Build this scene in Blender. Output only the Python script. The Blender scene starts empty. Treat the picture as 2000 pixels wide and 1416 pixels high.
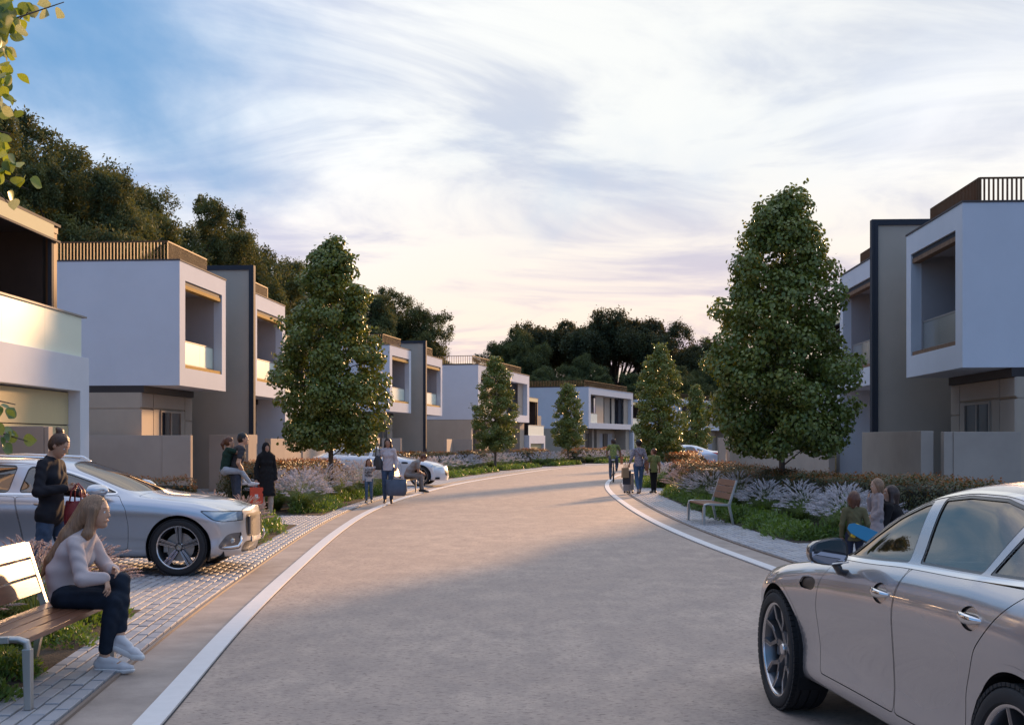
import bpy, bmesh, math, random
import numpy as np
from mathutils import Vector, Matrix, Euler
R = math.radians
scene = bpy.context.scene
C = scene.collection
random.seed(7)

# ------------------------------------------------------------------ camera
FPX, EYE, HORY = 2400.0, 1.64, 861.0
cd = bpy.data.cameras.new('camera'); cam = bpy.data.objects.new('camera', cd); C.objects.link(cam)
cam.location = (0, 0, EYE); cam.rotation_euler = (R(90), 0, 0)
cd.sensor_width = 36; cd.lens = 36*FPX/2000; cd.shift_y = (HORY-708)/2000
cd.clip_start = 0.05; cd.clip_end = 6000
scene.camera = cam

# ------------------------------------------------------------------ light
SUN_AZ, SUN_EL = 23.0, 12.5          # azimuth clockwise from +Y
sd = bpy.data.lights.new('sun', 'SUN'); sun = bpy.data.objects.new('sun', sd); C.objects.link(sun)
sd.energy = 5.0; sd.angle = R(4.5); sd.color = (1.0, 0.57, 0.27)
sdir = Vector((math.sin(R(SUN_AZ))*math.cos(R(SUN_EL)), math.cos(R(SUN_AZ))*math.cos(R(SUN_EL)), math.sin(R(SUN_EL))))
sun.rotation_euler = sdir.to_track_quat('Z', 'Y').to_euler()
sun.location = sdir*50

W = bpy.data.worlds.new('World'); scene.world = W; W.use_nodes = True
def build_world():
    nt = W.node_tree; N = nt.nodes; L = nt.links; N.clear()
    out = N.new('ShaderNodeOutputWorld'); bg = N.new('ShaderNodeBackground'); L.new(bg.outputs[0], out.inputs[0])
    bg.inputs[1].default_value = 1.0
    def mth(op, a, b=None, clamp=False):
        n = N.new('ShaderNodeMath'); n.operation = op; n.use_clamp = clamp
        for i, v in enumerate((a, b)):
            if v is None: continue
            if isinstance(v, (int, float)): n.inputs[i].default_value = v
            else: L.new(v, n.inputs[i])
        return n.outputs[0]
    def mix(f, a, b):
        n = N.new('ShaderNodeMix'); n.data_type = 'RGBA'; n.clamp_factor = True
        if isinstance(f, (int, float)): n.inputs[0].default_value = f
        else: L.new(f, n.inputs[0])
        for i, v in ((6, a), (7, b)):
            if isinstance(v, tuple): n.inputs[i].default_value = (*v, 1)
            else: L.new(v, n.inputs[i])
        return n.outputs[2]
    def ramp(v, lo, hi, a=0.0, b=1.0, smooth=True):
        n = N.new('ShaderNodeMapRange'); n.interpolation_type = 'SMOOTHSTEP' if smooth else 'LINEAR'
        L.new(v, n.inputs[0])
        for i, x in enumerate((lo, hi, a, b)): n.inputs[i+1].default_value = x
        return n.outputs[0]
    sky = N.new('ShaderNodeTexSky'); sky.sky_type = 'NISHITA'; sky.sun_disc = False
    sky.sun_elevation = R(SUN_EL); sky.sun_rotation = R(SUN_AZ); sky.air_density = 1.2; sky.dust_density = 1.5; sky.ozone_density = 2.2
    sc = N.new('ShaderNodeVectorMath'); sc.operation = 'SCALE'; L.new(sky.outputs[0], sc.inputs[0]); sc.inputs[3].default_value = 0.10
    tc = N.new('ShaderNodeTexCoord')
    nm = N.new('ShaderNodeVectorMath'); nm.operation = 'NORMALIZE'; L.new(tc.outputs['Generated'], nm.inputs[0])
    sp = N.new('ShaderNodeSeparateXYZ'); L.new(nm.outputs[0], sp.inputs[0])
    z = sp.outputs[2]
    # flat cloud layer: direction projected on a high plane
    zz = mth('ADD', mth('MAXIMUM', z, 0.0), 0.16)
    cx = mth('DIVIDE', sp.outputs[0], zz); cy = mth('DIVIDE', sp.outputs[1], zz)
    cb = N.new('ShaderNodeCombineXYZ'); L.new(cx, cb.inputs[0]); L.new(cy, cb.inputs[1])
    def noise(scale, detail, rough, loc, sx=1, sy=1, dist=0.0, rot=0.0):
        mp = N.new('ShaderNodeMapping'); L.new(cb.outputs[0], mp.inputs[0]); mp.inputs['Scale'].default_value = (sx, sy, 1)
        mp.inputs['Location'].default_value = loc; mp.inputs['Rotation'].default_value = (0, 0, rot)
        n = N.new('ShaderNodeTexNoise'); L.new(mp.outputs[0], n.inputs['Vector'])
        n.inputs['Scale'].default_value = scale; n.inputs['Detail'].default_value = detail
        n.inputs['Roughness'].default_value = rough; n.inputs['Distortion'].default_value = dist
        return n.outputs[0]
    n1 = noise(0.62, 7, 0.52, (3.1, 1.7, 0), 1.0, 0.6, 0.15, R(-35))
    n2 = noise(1.9, 7, 0.55, (7.3, 2.2, 0), 1.0, 0.5, 0.2, R(-30))
    n3 = noise(1.5, 7, 0.58, (1.3, 9.2, 0), 0.75, 1.15, 0.7, R(-28))
    dt = N.new('ShaderNodeVectorMath'); dt.operation = 'DOT_PRODUCT'; L.new(nm.outputs[0], dt.inputs[0])
    dt.inputs[1].default_value = tuple(sdir)
    near = ramp(dt.outputs['Value'], 0.74, 0.97)
    cover = mth('ADD', mth('MULTIPLY', near, 0.62), mth('ADD', mth('MULTIPLY', mth('SUBTRACT', n1, 0.5), 2.1), mth('MULTIPLY', mth('SUBTRACT', n2, 0.5), 1.3)))
    lowz = ramp(z, 0.02, 0.34, 0.45, 0.0)
    mask = ramp(mth('ADD', mth('ADD', mth('SUBTRACT', cover, 0.20), mth('ADD', lowz, ramp(z, 0.38, 0.75, 0.0, 0.6))), 0.0), -0.38, 0.50)
    back = ramp(dt.outputs['Value'], -0.75, 0.45, smooth=False)
    # thin cloud: white towards the sun, lavender grey where thick and away from it, peach near the horizon
    near2 = ramp(dt.outputs['Value'], 0.62, 0.95)
    bright = mix(near2, mix(back, (0.26, 0.38, 0.70), (0.88, 0.92, 1.00)), (0.69, 0.70, 0.69))
    grey = mix(near2, mix(back, (0.22, 0.32, 0.60), (0.42, 0.50, 0.74)), (0.47, 0.505, 0.58))
    cl = mix(ramp(n3, 0.43, 0.64), bright, grey)
    peach = mix(ramp(n3, 0.40, 0.62), (0.82, 0.64, 0.50), (0.53, 0.41, 0.46))
    pf = mth('MULTIPLY', ramp(z, 0.02, 0.25, 0.95, 0.0), ramp(dt.outputs['Value'], 0.35, 0.95, 0.15, 1.0))
    cl = mix(pf, cl, peach)
    clear = mix(0.8, sc.outputs[0], (0.095, 0.255, 0.50))
    col = mix(mask, clear, cl)
    below = ramp(z, -0.03, 0.0)
    col = mix(below, (0.20, 0.18, 0.17), col)
    L.new(col, bg.inputs[0])
build_world()
vs = scene.view_settings
vs.view_transform = 'Standard'; vs.look = 'None'; vs.exposure = 0.50; vs.gamma = 1.0; vs.use_curve_mapping = False
scene.cycles.max_bounces = 7; scene.cycles.diffuse_bounces = 3; scene.cycles.glossy_bounces = 3
scene.cycles.transmission_bounces = 4; scene.cycles.transparent_max_bounces = 8
scene.cycles.caustics_reflective = False; scene.cycles.caustics_refractive = False
scene.cycles.use_adaptive_sampling = True

# ------------------------------------------------------------------ materials
MATS = {}
def mat(name, color, rough=0.6, metal=0.0, spec=0.5, var=0.0, vscale=3.0, bump=0.0, bscale=60.0, coat=0.0, alpha=1.0,
        trans=0.0, sheen=0.0, color2=None, coatr=0.03, stretch=(1, 1, 1), bdist=0.01, detail=4):
    if name in MATS: return MATS[name]
    m = bpy.data.materials.new(name); m.use_nodes = True; MATS[name] = m
    nt = m.node_tree; N = nt.nodes; L = nt.links; b = N['Principled BSDF']; out = N['Material Output']
    b.inputs['Base Color'].default_value = (*color, 1); b.inputs['Roughness'].default_value = rough
    b.inputs['Metallic'].default_value = metal; b.inputs['Specular IOR Level'].default_value = spec
    b.inputs['Coat Weight'].default_value = coat; b.inputs['Coat Roughness'].default_value = coatr
    b.inputs['Alpha'].default_value = alpha
    if sheen: b.inputs['Sheen Weight'].default_value = sheen
    tc = N.new('ShaderNodeTexCoord'); mp = N.new('ShaderNodeMapping'); L.new(tc.outputs['Object'], mp.inputs[0])
    mp.inputs['Scale'].default_value = stretch
    if var > 0 or color2 is not None:
        n = N.new('ShaderNodeTexNoise'); n.inputs['Scale'].default_value = vscale; n.inputs['Detail'].default_value = detail
        n.inputs['Roughness'].default_value = 0.65
        L.new(mp.outputs[0], n.inputs['Vector'])
        c2 = color2 if color2 is not None else tuple(max(0, c*(1-var)) for c in color)
        mr = N.new('ShaderNodeMapRange'); L.new(n.outputs[0], mr.inputs[0]); mr.inputs[1].default_value = 0.35; mr.inputs[2].default_value = 0.65
        mx = N.new('ShaderNodeMix'); mx.data_type = 'RGBA'; L.new(mr.outputs[0], mx.inputs[0])
        mx.inputs[6].default_value = (*color, 1); mx.inputs[7].default_value = (*c2, 1)
        L.new(mx.outputs[2], b.inputs['Base Color'])
    if bump > 0:
        n = N.new('ShaderNodeTexNoise'); n.inputs['Scale'].default_value = bscale; n.inputs['Detail'].default_value = 3
        L.new(mp.outputs[0], n.inputs['Vector'])
        bp = N.new('ShaderNodeBump'); bp.inputs['Strength'].default_value = bump; bp.inputs['Distance'].default_value = bdist
        L.new(n.outputs[0], bp.inputs['Height']); L.new(bp.outputs[0], b.inputs['Normal'])
    if trans > 0:
        t = N.new('ShaderNodeBsdfTranslucent'); t.inputs[0].default_value = (*[min(1, c*2.2) for c in (color2 or color)], 1)
        ms = N.new('ShaderNodeMixShader'); ms.inputs[0].default_value = trans
        L.new(b.outputs[0], ms.inputs[1]); L.new(t.outputs[0], ms.inputs[2]); L.new(ms.outputs[0], out.inputs[0])
    return m

def leafmat(name, c1, c2, c3, trans=0.35, tcol=(0.30, 0.34, 0.03), scale=1.5, rough=0.45, fine=9.0):
    """leaf: patches of three greens from two noises, light passing through the blade"""
    m = bpy.data.materials.new(name); m.use_nodes = True; MATS[name] = m
    nt = m.node_tree; N = nt.nodes; L = nt.links; b = N['Principled BSDF']; out = N['Material Output']
    b.inputs['Roughness'].default_value = rough; b.inputs['Specular IOR Level'].default_value = 0.45
    tc = N.new('ShaderNodeTexCoord')
    def ns(s):
        n = N.new('ShaderNodeTexNoise'); n.inputs['Scale'].default_value = s; n.inputs['Detail'].default_value = 2
        L.new(tc.outputs['Object'], n.inputs['Vector'])
        r = N.new('ShaderNodeMapRange'); L.new(n.outputs[0], r.inputs[0]); r.inputs[1].default_value = 0.38; r.inputs[2].default_value = 0.62
        return r.outputs[0]
    def mx(f, a, b_):
        n = N.new('ShaderNodeMix'); n.data_type = 'RGBA'; L.new(f, n.inputs[0])
        for i, v in ((6, a), (7, b_)):
            if isinstance(v, tuple): n.inputs[i].default_value = (*v, 1)
            else: L.new(v, n.inputs[i])
        return n.outputs[2]
    col = mx(ns(scale), c1, c2); col = mx(ns(fine), col, c3)
    L.new(col, b.inputs['Base Color'])
    t = N.new('ShaderNodeBsdfTranslucent')
    tcn = mx(ns(fine*0.7), tcol, tuple(c*0.6 for c in tcol)); L.new(tcn, t.inputs[0])
    ms = N.new('ShaderNodeMixShader'); ms.inputs[0].default_value = trans
    L.new(b.outputs[0], ms.inputs[1]); L.new(t.outputs[0], ms.inputs[2]); L.new(ms.outputs[0], out.inputs[0])
    return m

def glassmat(name, tint=(0.7, 0.75, 0.75), refl=0.5, dark=0.5, rcol=(1, 1, 1), rough=0.01):
    """coated glazing: part mirror (more at grazing angles), part see-through, part dark tint"""
    m = bpy.data.materials.new(name); m.use_nodes = True; MATS[name] = m
    nt = m.node_tree; N = nt.nodes; L = nt.links; N.clear(); out = N.new('ShaderNodeOutputMaterial')
    gl = N.new('ShaderNodeBsdfGlossy'); gl.inputs['Roughness'].default_value = rough; gl.inputs['Color'].default_value = (*rcol, 1)
    tr = N.new('ShaderNodeBsdfTransparent'); tr.inputs[0].default_value = (*tint, 1)
    df = N.new('ShaderNodeBsdfDiffuse'); df.inputs[0].default_value = (0.02, 0.02, 0.022, 1)
    m1 = N.new('ShaderNodeMixShader'); m1.inputs[0].default_value = dark; L.new(tr.outputs[0], m1.inputs[1]); L.new(df.outputs[0], m1.inputs[2])
    lw = N.new('ShaderNodeLayerWeight'); lw.inputs[0].default_value = 0.35
    mr = N.new('ShaderNodeMapRange'); L.new(lw.outputs['Facing'], mr.inputs[0])
    mr.inputs[3].default_value = refl*0.55; mr.inputs[4].default_value = min(1, refl*1.5)
    m2 = N.new('ShaderNodeMixShader'); L.new(mr.outputs[0], m2.inputs[0]); L.new(m1.outputs[0], m2.inputs[1]); L.new(gl.outputs[0], m2.inputs[2])
    L.new(m2.outputs[0], out.inputs[0]); return m

# ------------------------------------------------------------------ mesh helpers
def G(px, py):
    """ground point seen at a pixel of the 2000 px photograph (used to survey positions)"""
    Y = EYE*FPX/(py-HORY); return ((px-1000)*Y/FPX, Y)

def link(name, me, m=None, parent=None, loc=None, smooth=False):
    if m is not None:
        if isinstance(m, (list, tuple)):
            for q in m: me.materials.append(q)
        else: me.materials.append(m)
    if smooth:
        me.polygons.foreach_set('use_smooth', [True]*len(me.polygons)); me.update()
    o = bpy.data.objects.new(name, me); C.objects.link(o)
    if parent is not None: o.parent = parent
    if loc is not None: o.location = loc
    return o

def empty(name, label=None, cat=None, loc=(0, 0, 0), rz=0.0, group=None):
    o = bpy.data.objects.new(name, None); C.objects.link(o); o.location = loc; o.rotation_euler = (0, 0, rz)
    o.empty_display_size = 0.2
    return tag(o, label, cat, group)

def tag(o, label=None, cat=None, group=None, kind=None):
    if label: o['label'] = label
    if cat: o['category'] = cat
    if group: o['group'] = group
    if kind: o['kind'] = kind
    return o

def dup(root, loc=None, rz=None, label=None, group=None, scale=None):
    def cp(o, par):
        c = o.copy(); C.objects.link(c)
        if par is not None: c.parent = par
        for ch in o.children: cp(ch, c)
        return c
    c = cp(root, None)
    if loc is not None: c.location = loc
    if rz is not None: c.rotation_euler = (0, 0, rz)
    if label: c['label'] = label
    if group: c['group'] = group
    if scale is not None: c.scale = (scale,)*3 if isinstance(scale, (int, float)) else scale
    return c

class MB:
    """collects shapes, builds ONE mesh object"""
    def __init__(s): s.v = []; s.f = []
    def add(s, vs, fs):
        b = len(s.v); s.v.extend(vs); s.f.extend([tuple(i+b for i in f) for f in fs]); return s
    def box(s, x0, x1, y0, y1, z0, z1):
        if x0 > x1: x0, x1 = x1, x0
        if y0 > y1: y0, y1 = y1, y0
        return s.add([(x0, y0, z0), (x1, y0, z0), (x1, y1, z0), (x0, y1, z0), (x0, y0, z1), (x1, y0, z1), (x1, y1, z1), (x0, y1, z1)],
              [(0, 3, 2, 1), (4, 5, 6, 7), (0, 1, 5, 4), (1, 2, 6, 5), (2, 3, 7, 6), (3, 0, 4, 7)])
    def obox(s, c, ax, ay, az):
        """box from centre and three half-axis vectors"""
        c = Vector(c); ax = Vector(ax); ay = Vector(ay); az = Vector(az)
        vs = [tuple(c+ax*i+ay*j+az*k) for k in (-1, 1) for i, j in ((-1, -1), (1, -1), (1, 1), (-1, 1))]
        return s.add(vs, [(0, 3, 2, 1), (4, 5, 6, 7), (0, 1, 5, 4), (1, 2, 6, 5), (2, 3, 7, 6), (3, 0, 4, 7)])
    def tube(s, pts, rads, n=8, cap=True, flat=(1, 1)):
        pts = [Vector(p) for p in pts]
        if isinstance(rads, (int, float)): rads = [rads]*len(pts)
        base = len(s.v); up0 = None
        for i, p in enumerate(pts):
            d = (pts[min(i+1, len(pts)-1)]-pts[max(i-1, 0)]).normalized()
            if up0 is None:
                up0 = Vector((0, 0, 1)) if abs(d.z) < 0.9 else Vector((1, 0, 0))
            a = d.cross(up0).normalized(); b = a.cross(d).normalized(); up0 = b
            for k in range(n):
                t = 2*math.pi*k/n
                s.v.append(tuple(p+a*math.cos(t)*rads[i]*flat[0]+b*math.sin(t)*rads[i]*flat[1]))
        for i in range(len(pts)-1):
            for k in range(n):
                q = base+i*n; k2 = (k+1) % n
                s.f.append((q+k, q+k2, q+n+k2, q+n+k))
        if cap:
            s.f.append(tuple(base+k for k in range(n))[::-1]); s.f.append(tuple(base+(len(pts)-1)*n+k for k in range(n)))
        return s
    def lathe(s, prof, n=24, axis='z', c=(0, 0, 0), closed=False):
        base = len(s.v)
        for r, h in prof:
            for k in range(n):
                t = 2*math.pi*k/n; a, b = r*math.cos(t), r*math.sin(t)
                p = {'z': (a, b, h), 'y': (a, h, b), 'x': (h, a, b)}[axis]
                s.v.append((p[0]+c[0], p[1]+c[1], p[2]+c[2]))
        m = len(prof)
        for i in range(m if closed else m-1):
            j = (i+1) % m
            for k in range(n):
                k2 = (k+1) % n
                s.f.append((base+i*n+k, base+i*n+k2, base+j*n+k2, base+j*n+k))
        return s
    def sphere(s, c, r, n=10, m=7, sc=(1, 1, 1)):
        base = len(s.v)
        for i in range(m+1):
            t = math.pi*i/m
            for k in range(n):
                p = 2*math.pi*k/n
                s.v.append((c[0]+r*sc[0]*math.sin(t)*math.cos(p), c[1]+r*sc[1]*math.sin(t)*math.sin(p), c[2]+r*sc[2]*math.cos(t)))
        for i in range(m):
            for k in range(n):
                k2 = (k+1) % n
                s.f.append((base+i*n+k, base+i*n+k2, base+(i+1)*n+k2, base+(i+1)*n+k))
        return s
    def prism(s, poly, z0, z1):
        n = len(poly)
        return s.add([(x, y, z0) for x, y in poly]+[(x, y, z1) for x, y in poly],
              [tuple(range(n))[::-1], tuple(range(n, 2*n))]+[(i, (i+1) % n, n+(i+1) % n, n+i) for i in range(n)])
    def mesh(s, name, fix=True):
        me = bpy.data.meshes.new(name); me.from_pydata(s.v, [], s.f)
        if fix and len(s.f) < 60000:
            bm = bmesh.new(); bm.from_mesh(me); bmesh.ops.recalc_face_normals(bm, faces=bm.faces); bm.to_mesh(me); bm.free()
        me.update(); return me
    def build(s, name, m=None, parent=None, smooth=False, bevel=0.0, loc=None, fix=True, auto=None):
        o = link(name, s.mesh(name, fix), m, parent, loc, smooth)
        if auto:
            a = math.cos(R(auto)); me = o.data
            me.polygons.foreach_set('use_smooth', [True]*len(me.polygons))
            bm = bmesh.new(); bm.from_mesh(me)
            for e in bm.edges:
                if len(e.link_faces) == 2 and e.link_faces[0].normal.dot(e.link_faces[1].normal) < a: e.smooth = False
            bm.to_mesh(me); bm.free()
        if bevel:
            b = o.modifiers.new('bevel', 'BEVEL'); b.width = bevel; b.segments = 2; b.limit_method = 'ANGLE'
        return o

def fastmesh(name, V, Fq, mats=None, midx=None, smooth=False):
    """numpy verts (n,3), faces (m,k) constant k"""
    me = bpy.data.meshes.new(name); V = np.asarray(V, np.float32); Fq = np.asarray(Fq, np.int32)
    me.vertices.add(len(V)); me.vertices.foreach_set('co', V.ravel())
    m, k = Fq.shape
    me.loops.add(m*k); me.loops.foreach_set('vertex_index', Fq.ravel())
    me.polygons.add(m); me.polygons.foreach_set('loop_start', np.arange(0, m*k, k, dtype=np.int32))
    try: me.polygons.foreach_set('loop_total', np.full(m, k, np.int32))
    except Exception: pass
    if midx is not None: me.polygons.foreach_set('material_index', np.asarray(midx, np.int32))
    if smooth: me.polygons.foreach_set('use_smooth', np.ones(m, bool))
    me.update(calc_edges=True); me.validate()
    return me
# ------------------------------------------------------------------ setting: curves of the street
def catmull(pts, n):
    P = np.array(pts, float); t = np.concatenate([[0], np.cumsum(np.linalg.norm(np.diff(P, axis=0), axis=1))])
    m = np.gradient(P, t, axis=0)
    s = np.linspace(0, t[-1], n); i = np.clip(np.searchsorted(t, s)-1, 0, len(t)-2)
    h = (t[i+1]-t[i]); u = (s-t[i])/h; u = u[:, None]; h = h[:, None]
    return (2*u**3-3*u**2+1)*P[i]+(u**3-2*u**2+u)*h*m[i]+(-2*u**3+3*u**2)*P[i+1]+(u**3-u**2)*h*m[i+1]
LEFT = [(-0.6, -14), (-1.2, -4), (-1.6, 1), (-2.1, 7.09), (-2.43, 10.67), (-2.83, 16.5), (-3.15, 22.4), (-3.3, 28.9), (-3.16, 33.9), (-2.75, 39.8),
        (-1.95, 47.4), (-1.24, 52), (0.2, 60.5), (2.2, 70.7), (4.9, 80), (8.6, 89), (13.5, 97), (21, 105), (32, 112), (48, 118)]
RIGHT = [(5.2, -14), (4.6, -4), (4.2, 4), (3.75, 10), (3.33, 15.7), (3.05, 19.8), (2.9, 24), (2.88, 28.5), (2.95, 33), (3.08, 37.8), (3.42, 44.2),
         (4.03, 50.7), (5.5, 60.5), (8.3, 70.5), (12.6, 80), (18.5, 89), (27, 96.5), (38, 102), (52, 106)]
LC = catmull(LEFT, 400); RC = catmull(RIGHT, 400)
def offset(Cv, d):
    t = np.gradient(Cv, axis=0); t /= np.linalg.norm(t, axis=1)[:, None]
    return Cv+np.stack([-t[:, 1], t[:, 0]], 1)*d
def strip(name, A, B, z, m, thick=0.0, kind='structure', parent=None):
    n = len(A); V = np.concatenate([np.c_[A, np.full(n, z)], np.c_[B, np.full(n, z)]]); F = [(i, i+n, i+n+1, i+1) for i in range(n-1)]
    V = [tuple(v) for v in V]
    if thick:
        V += [(x, y, zz-thick) for x, y, zz in V]
        F += [(i, i+1, i+1+2*n, i+2*n) for i in range(n-1)]+[(n+i+1, n+i, n+i+2*n, n+i+1+2*n) for i in range(n-1)]
    mb = MB(); mb.add(V, F); o = mb.build(name, m, parent)
    if kind: o['kind'] = kind
    return o
def lx(Y, d=0.0):
    Q = offset(LC, d); return float(np.interp(Y, Q[:, 1], Q[:, 0]))
def rx(Y, d=0.0):
    Q = offset(RC, -d); return float(np.interp(Y, Q[:, 1], Q[:, 0]))

def roadmat():
    m = bpy.data.materials.new('road_concrete'); m.use_nodes = True; nt = m.node_tree; N = nt.nodes; L = nt.links; b = N['Principled BSDF']
    tc = N.new('ShaderNodeTexCoord')
    def ns(scale, sx, sy, det=6, rough=0.6, lo=0.4, hi=0.6):
        mp = N.new('ShaderNodeMapping'); mp.inputs['Scale'].default_value = (sx, sy, 1); L.new(tc.outputs['Object'], mp.inputs[0])
        n = N.new('ShaderNodeTexNoise'); n.inputs['Scale'].default_value = scale; n.inputs['Detail'].default_value = det; n.inputs['Roughness'].default_value = rough
        L.new(mp.outputs[0], n.inputs['Vector'])
        r = N.new('ShaderNodeMapRange'); L.new(n.outputs[0], r.inputs[0]); r.inputs[1].default_value = lo; r.inputs[2].default_value = hi
        return r.outputs[0]
    def mx(f, a, c, mode='MIX'):
        n = N.new('ShaderNodeMix'); n.data_type = 'RGBA'; n.blend_type = mode; L.new(f, n.inputs[0])
        for i, v in ((6, a), (7, c)):
            if isinstance(v, tuple): n.inputs[i].default_value = (*v, 1)
            else: L.new(v, n.inputs[i])
        return n.outputs[2]
    big = ns(0.55, 1, 1, 5, 0.6, 0.35, 0.65)
    col = mx(big, (0.52, 0.405, 0.325), (0.42, 0.325, 0.265))
    col = mx(ns(3.0, 1, 0.5, 8, 0.75, 0.38, 0.62), col, (0.36, 0.285, 0.24))
    fine = ns(34, 0.55, 1.1, 5, 0.7, 0.52, 0.70)
    col = mx(fine, col, (0.25, 0.19, 0.165))
    pits = ns(16, 1.0, 2.2, 3, 0.6, 0.60, 0.66)
    col = mx(pits, col, (0.20, 0.15, 0.13))
    L.new(col, b.inputs['Base Color']); b.inputs['Roughness'].default_value = 0.7; b.inputs['Specular IOR Level'].default_value = 0.25
    add = N.new('ShaderNodeMath'); add.operation = 'ADD'; L.new(fine, add.inputs[0]); L.new(pits, add.inputs[1])
    bp = N.new('ShaderNodeBump'); bp.invert = True; bp.inputs['Strength'].default_value = 0.35; bp.inputs['Distance'].default_value = 0.005
    L.new(add.outputs[0], bp.inputs['Height']); L.new(bp.outputs[0], b.inputs['Normal'])
    return m
ROADM = roadmat()
GUT = mat('gutter_concrete', (0.40, 0.325, 0.28), 0.7, var=0.3, vscale=2.0, bump=0.4, bscale=45, bdist=0.006)
KERBM = mat('kerb_paint', (0.72, 0.69, 0.68), 0.55, var=0.06, vscale=8, bump=0.15, bscale=80, bdist=0.003)
JOINT = mat('paver_joint', (0.035, 0.035, 0.04), 0.9)
EDGE = mat('edge_strip', (0.22, 0.17, 0.14), 0.6)
SOIL = mat('soil', (0.05, 0.037, 0.026), 0.95, var=0.5, vscale=12, bump=0.8, bscale=40, bdist=0.03)
PAVM = [mat('paver_%s' % n, c, 0.6, var=0.12, vscale=9, bump=0.3, bscale=120, bdist=0.003) for n, c in
        (('grey', (0.36, 0.36, 0.385)), ('pale', (0.40, 0.395, 0.41)), ('warm', (0.34, 0.325, 0.33)), ('dark', (0.31, 0.315, 0.35)))]
# ground sheet to the horizon
gm = MB(); gm.add([(-900, -300, -0.03), (900, -300, -0.03), (900, 1500, -0.03), (-900, 1500, -0.03)], [(0, 1, 2, 3)])
tag(gm.build('ground', mat('ground_earth', (0.10, 0.085, 0.055), 0.95, var=0.4, vscale=0.05)), kind='structure')
tag(strip('road', LC, RC, 0.0, ROADM), kind='structure')
strip('gutter_left', offset(LC, 0.5), offset(LC, -0.0), -0.004, GUT)
strip('gutter_right', offset(RC, 0.0), offset(RC, -0.5), -0.004, GUT)
KL = [strip('kerb_line_left', offset(LC, 0.08), offset(LC, -0.08), 0.018, KERBM, 0.02), strip('kerb_line_right', offset(RC, 0.08), offset(RC, -0.08), 0.018, KERBM, 0.02)]
# seams between kerb band and road: narrow dark joint
for nm, Cv in (('kerb_joint_left', LC), ('kerb_joint_right', RC)):
    strip(nm, offset(Cv, 0.092), offset(Cv, -0.092), 0.003, JOINT)
for nm, Cv, s in (('paver_edging_left', LC, 1), ('paver_edging_right', RC, -1)):
    strip(nm, offset(Cv, s*0.5), offset(Cv, s*0.525), 0.016, EDGE, 0.02)
# pavement bases (joint colour under the pavers, far away they carry the paver colour)
def farpave():
    m = bpy.data.materials.new('pavement_far'); m.use_nodes = True; nt = m.node_tree; N = nt.nodes; L = nt.links; b = N['Principled BSDF']
    tc = N.new('ShaderNodeTexCoord'); br = N.new('ShaderNodeTexBrick'); L.new(tc.outputs['Object'], br.inputs[0])
    br.inputs['Color1'].default_value = (0.38, 0.38, 0.40, 1); br.inputs['Color2'].default_value = (0.32, 0.32, 0.345, 1); br.inputs['Mortar'].default_value = (0.06, 0.06, 0.065, 1)
    br.inputs['Scale'].default_value = 1.0; br.inputs['Brick Width'].default_value = 0.3; br.inputs['Row Height'].default_value = 0.1; br.inputs['Mortar Size'].default_value = 0.008
    L.new(br.outputs[0], b.inputs['Base Color']); b.inputs['Roughness'].default_value = 0.6
    return m
FARP = farpave()
def sub(Cv, y0, y1): return Cv[(Cv[:, 1] >= y0) & (Cv[:, 1] <= y1)]
Y_PAVE_L, Y_PAVE_R = 44.0, 47.0
tag(strip('pavement_left', offset(sub(LC, -14, Y_PAVE_L), 9.5), offset(sub(LC, -14, Y_PAVE_L), 0.525), 0.0, JOINT), kind='structure')
tag(strip('pavement_left_far', offset(sub(LC, Y_PAVE_L-0.3, 120), 9.5), offset(sub(LC, Y_PAVE_L-0.3, 120), 0.525), 0.006, FARP), kind='structure')
PR = strip('pavement_right', offset(sub(RC, -14, Y_PAVE_R), -0.525), offset(sub(RC, -14, Y_PAVE_R), -9), 0.0, JOINT)
strip('pavement_right_far', offset(sub(RC, Y_PAVE_R-0.3, 110), -0.525), offset(sub(RC, Y_PAVE_R-0.3, 110), -9), 0.006, FARP)
PL = bpy.data.objects['pavement_left']

# planting beds: (name, polygon) soil raised a little
def bedpoly(Cv, y0, y1, d0, d1, n=24):
    s = 1 if Cv is LC else -1
    a = offset(Cv, s*d0); b = offset(Cv, s*d1); ys = np.linspace(y0, y1, n)
    A = [(float(np.interp(y, a[:, 1], a[:, 0])), float(y)) for y in ys]; B = [(float(np.interp(y, b[:, 1], b[:, 0])), float(y)) for y in ys]
    return A+B[::-1]
BEDS = {  # side, y0, y1, inner offset, outer offset
    'near_left': (LC, -2.0, 11.7, 1.02, 5.2), 'drive_left': (LC, 18.0, 23.6, 0.95, 3.3), 'wall_bed_left': (LC, 25.3, 26.9, 3.2, 5.4), 'mid_left': (LC, 26.6, 40.6, 0.85, 4.0),
    'far_left_a': (LC, 51.5, 64.8, 1.6, 4.6), 'far_left_b': (LC, 67.5, 75.6, 1.6, 4.6), 'far_left_c': (LC, 78.4, 85.0, 1.6, 4.6), 'far_left_d': (LC, 88.5, 96.0, 1.6, 4.6),
    'main_right': (RC, 19.4, 37.6, 1.38, 4.3), 'small_right': (RC, 42.0, 49.0, 1.1, 3.6), 'far_right': (RC, 53.0, 66.0, 1.2, 3.6)}
for k, (Cv, y0, y1, d0, d1) in BEDS.items():
    mb = MB(); mb.prism(bedpoly(Cv, y0, y1, d0, d1), -0.02, 0.035)
    tag(mb.build('planting_bed', SOIL), kind='structure')

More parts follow.
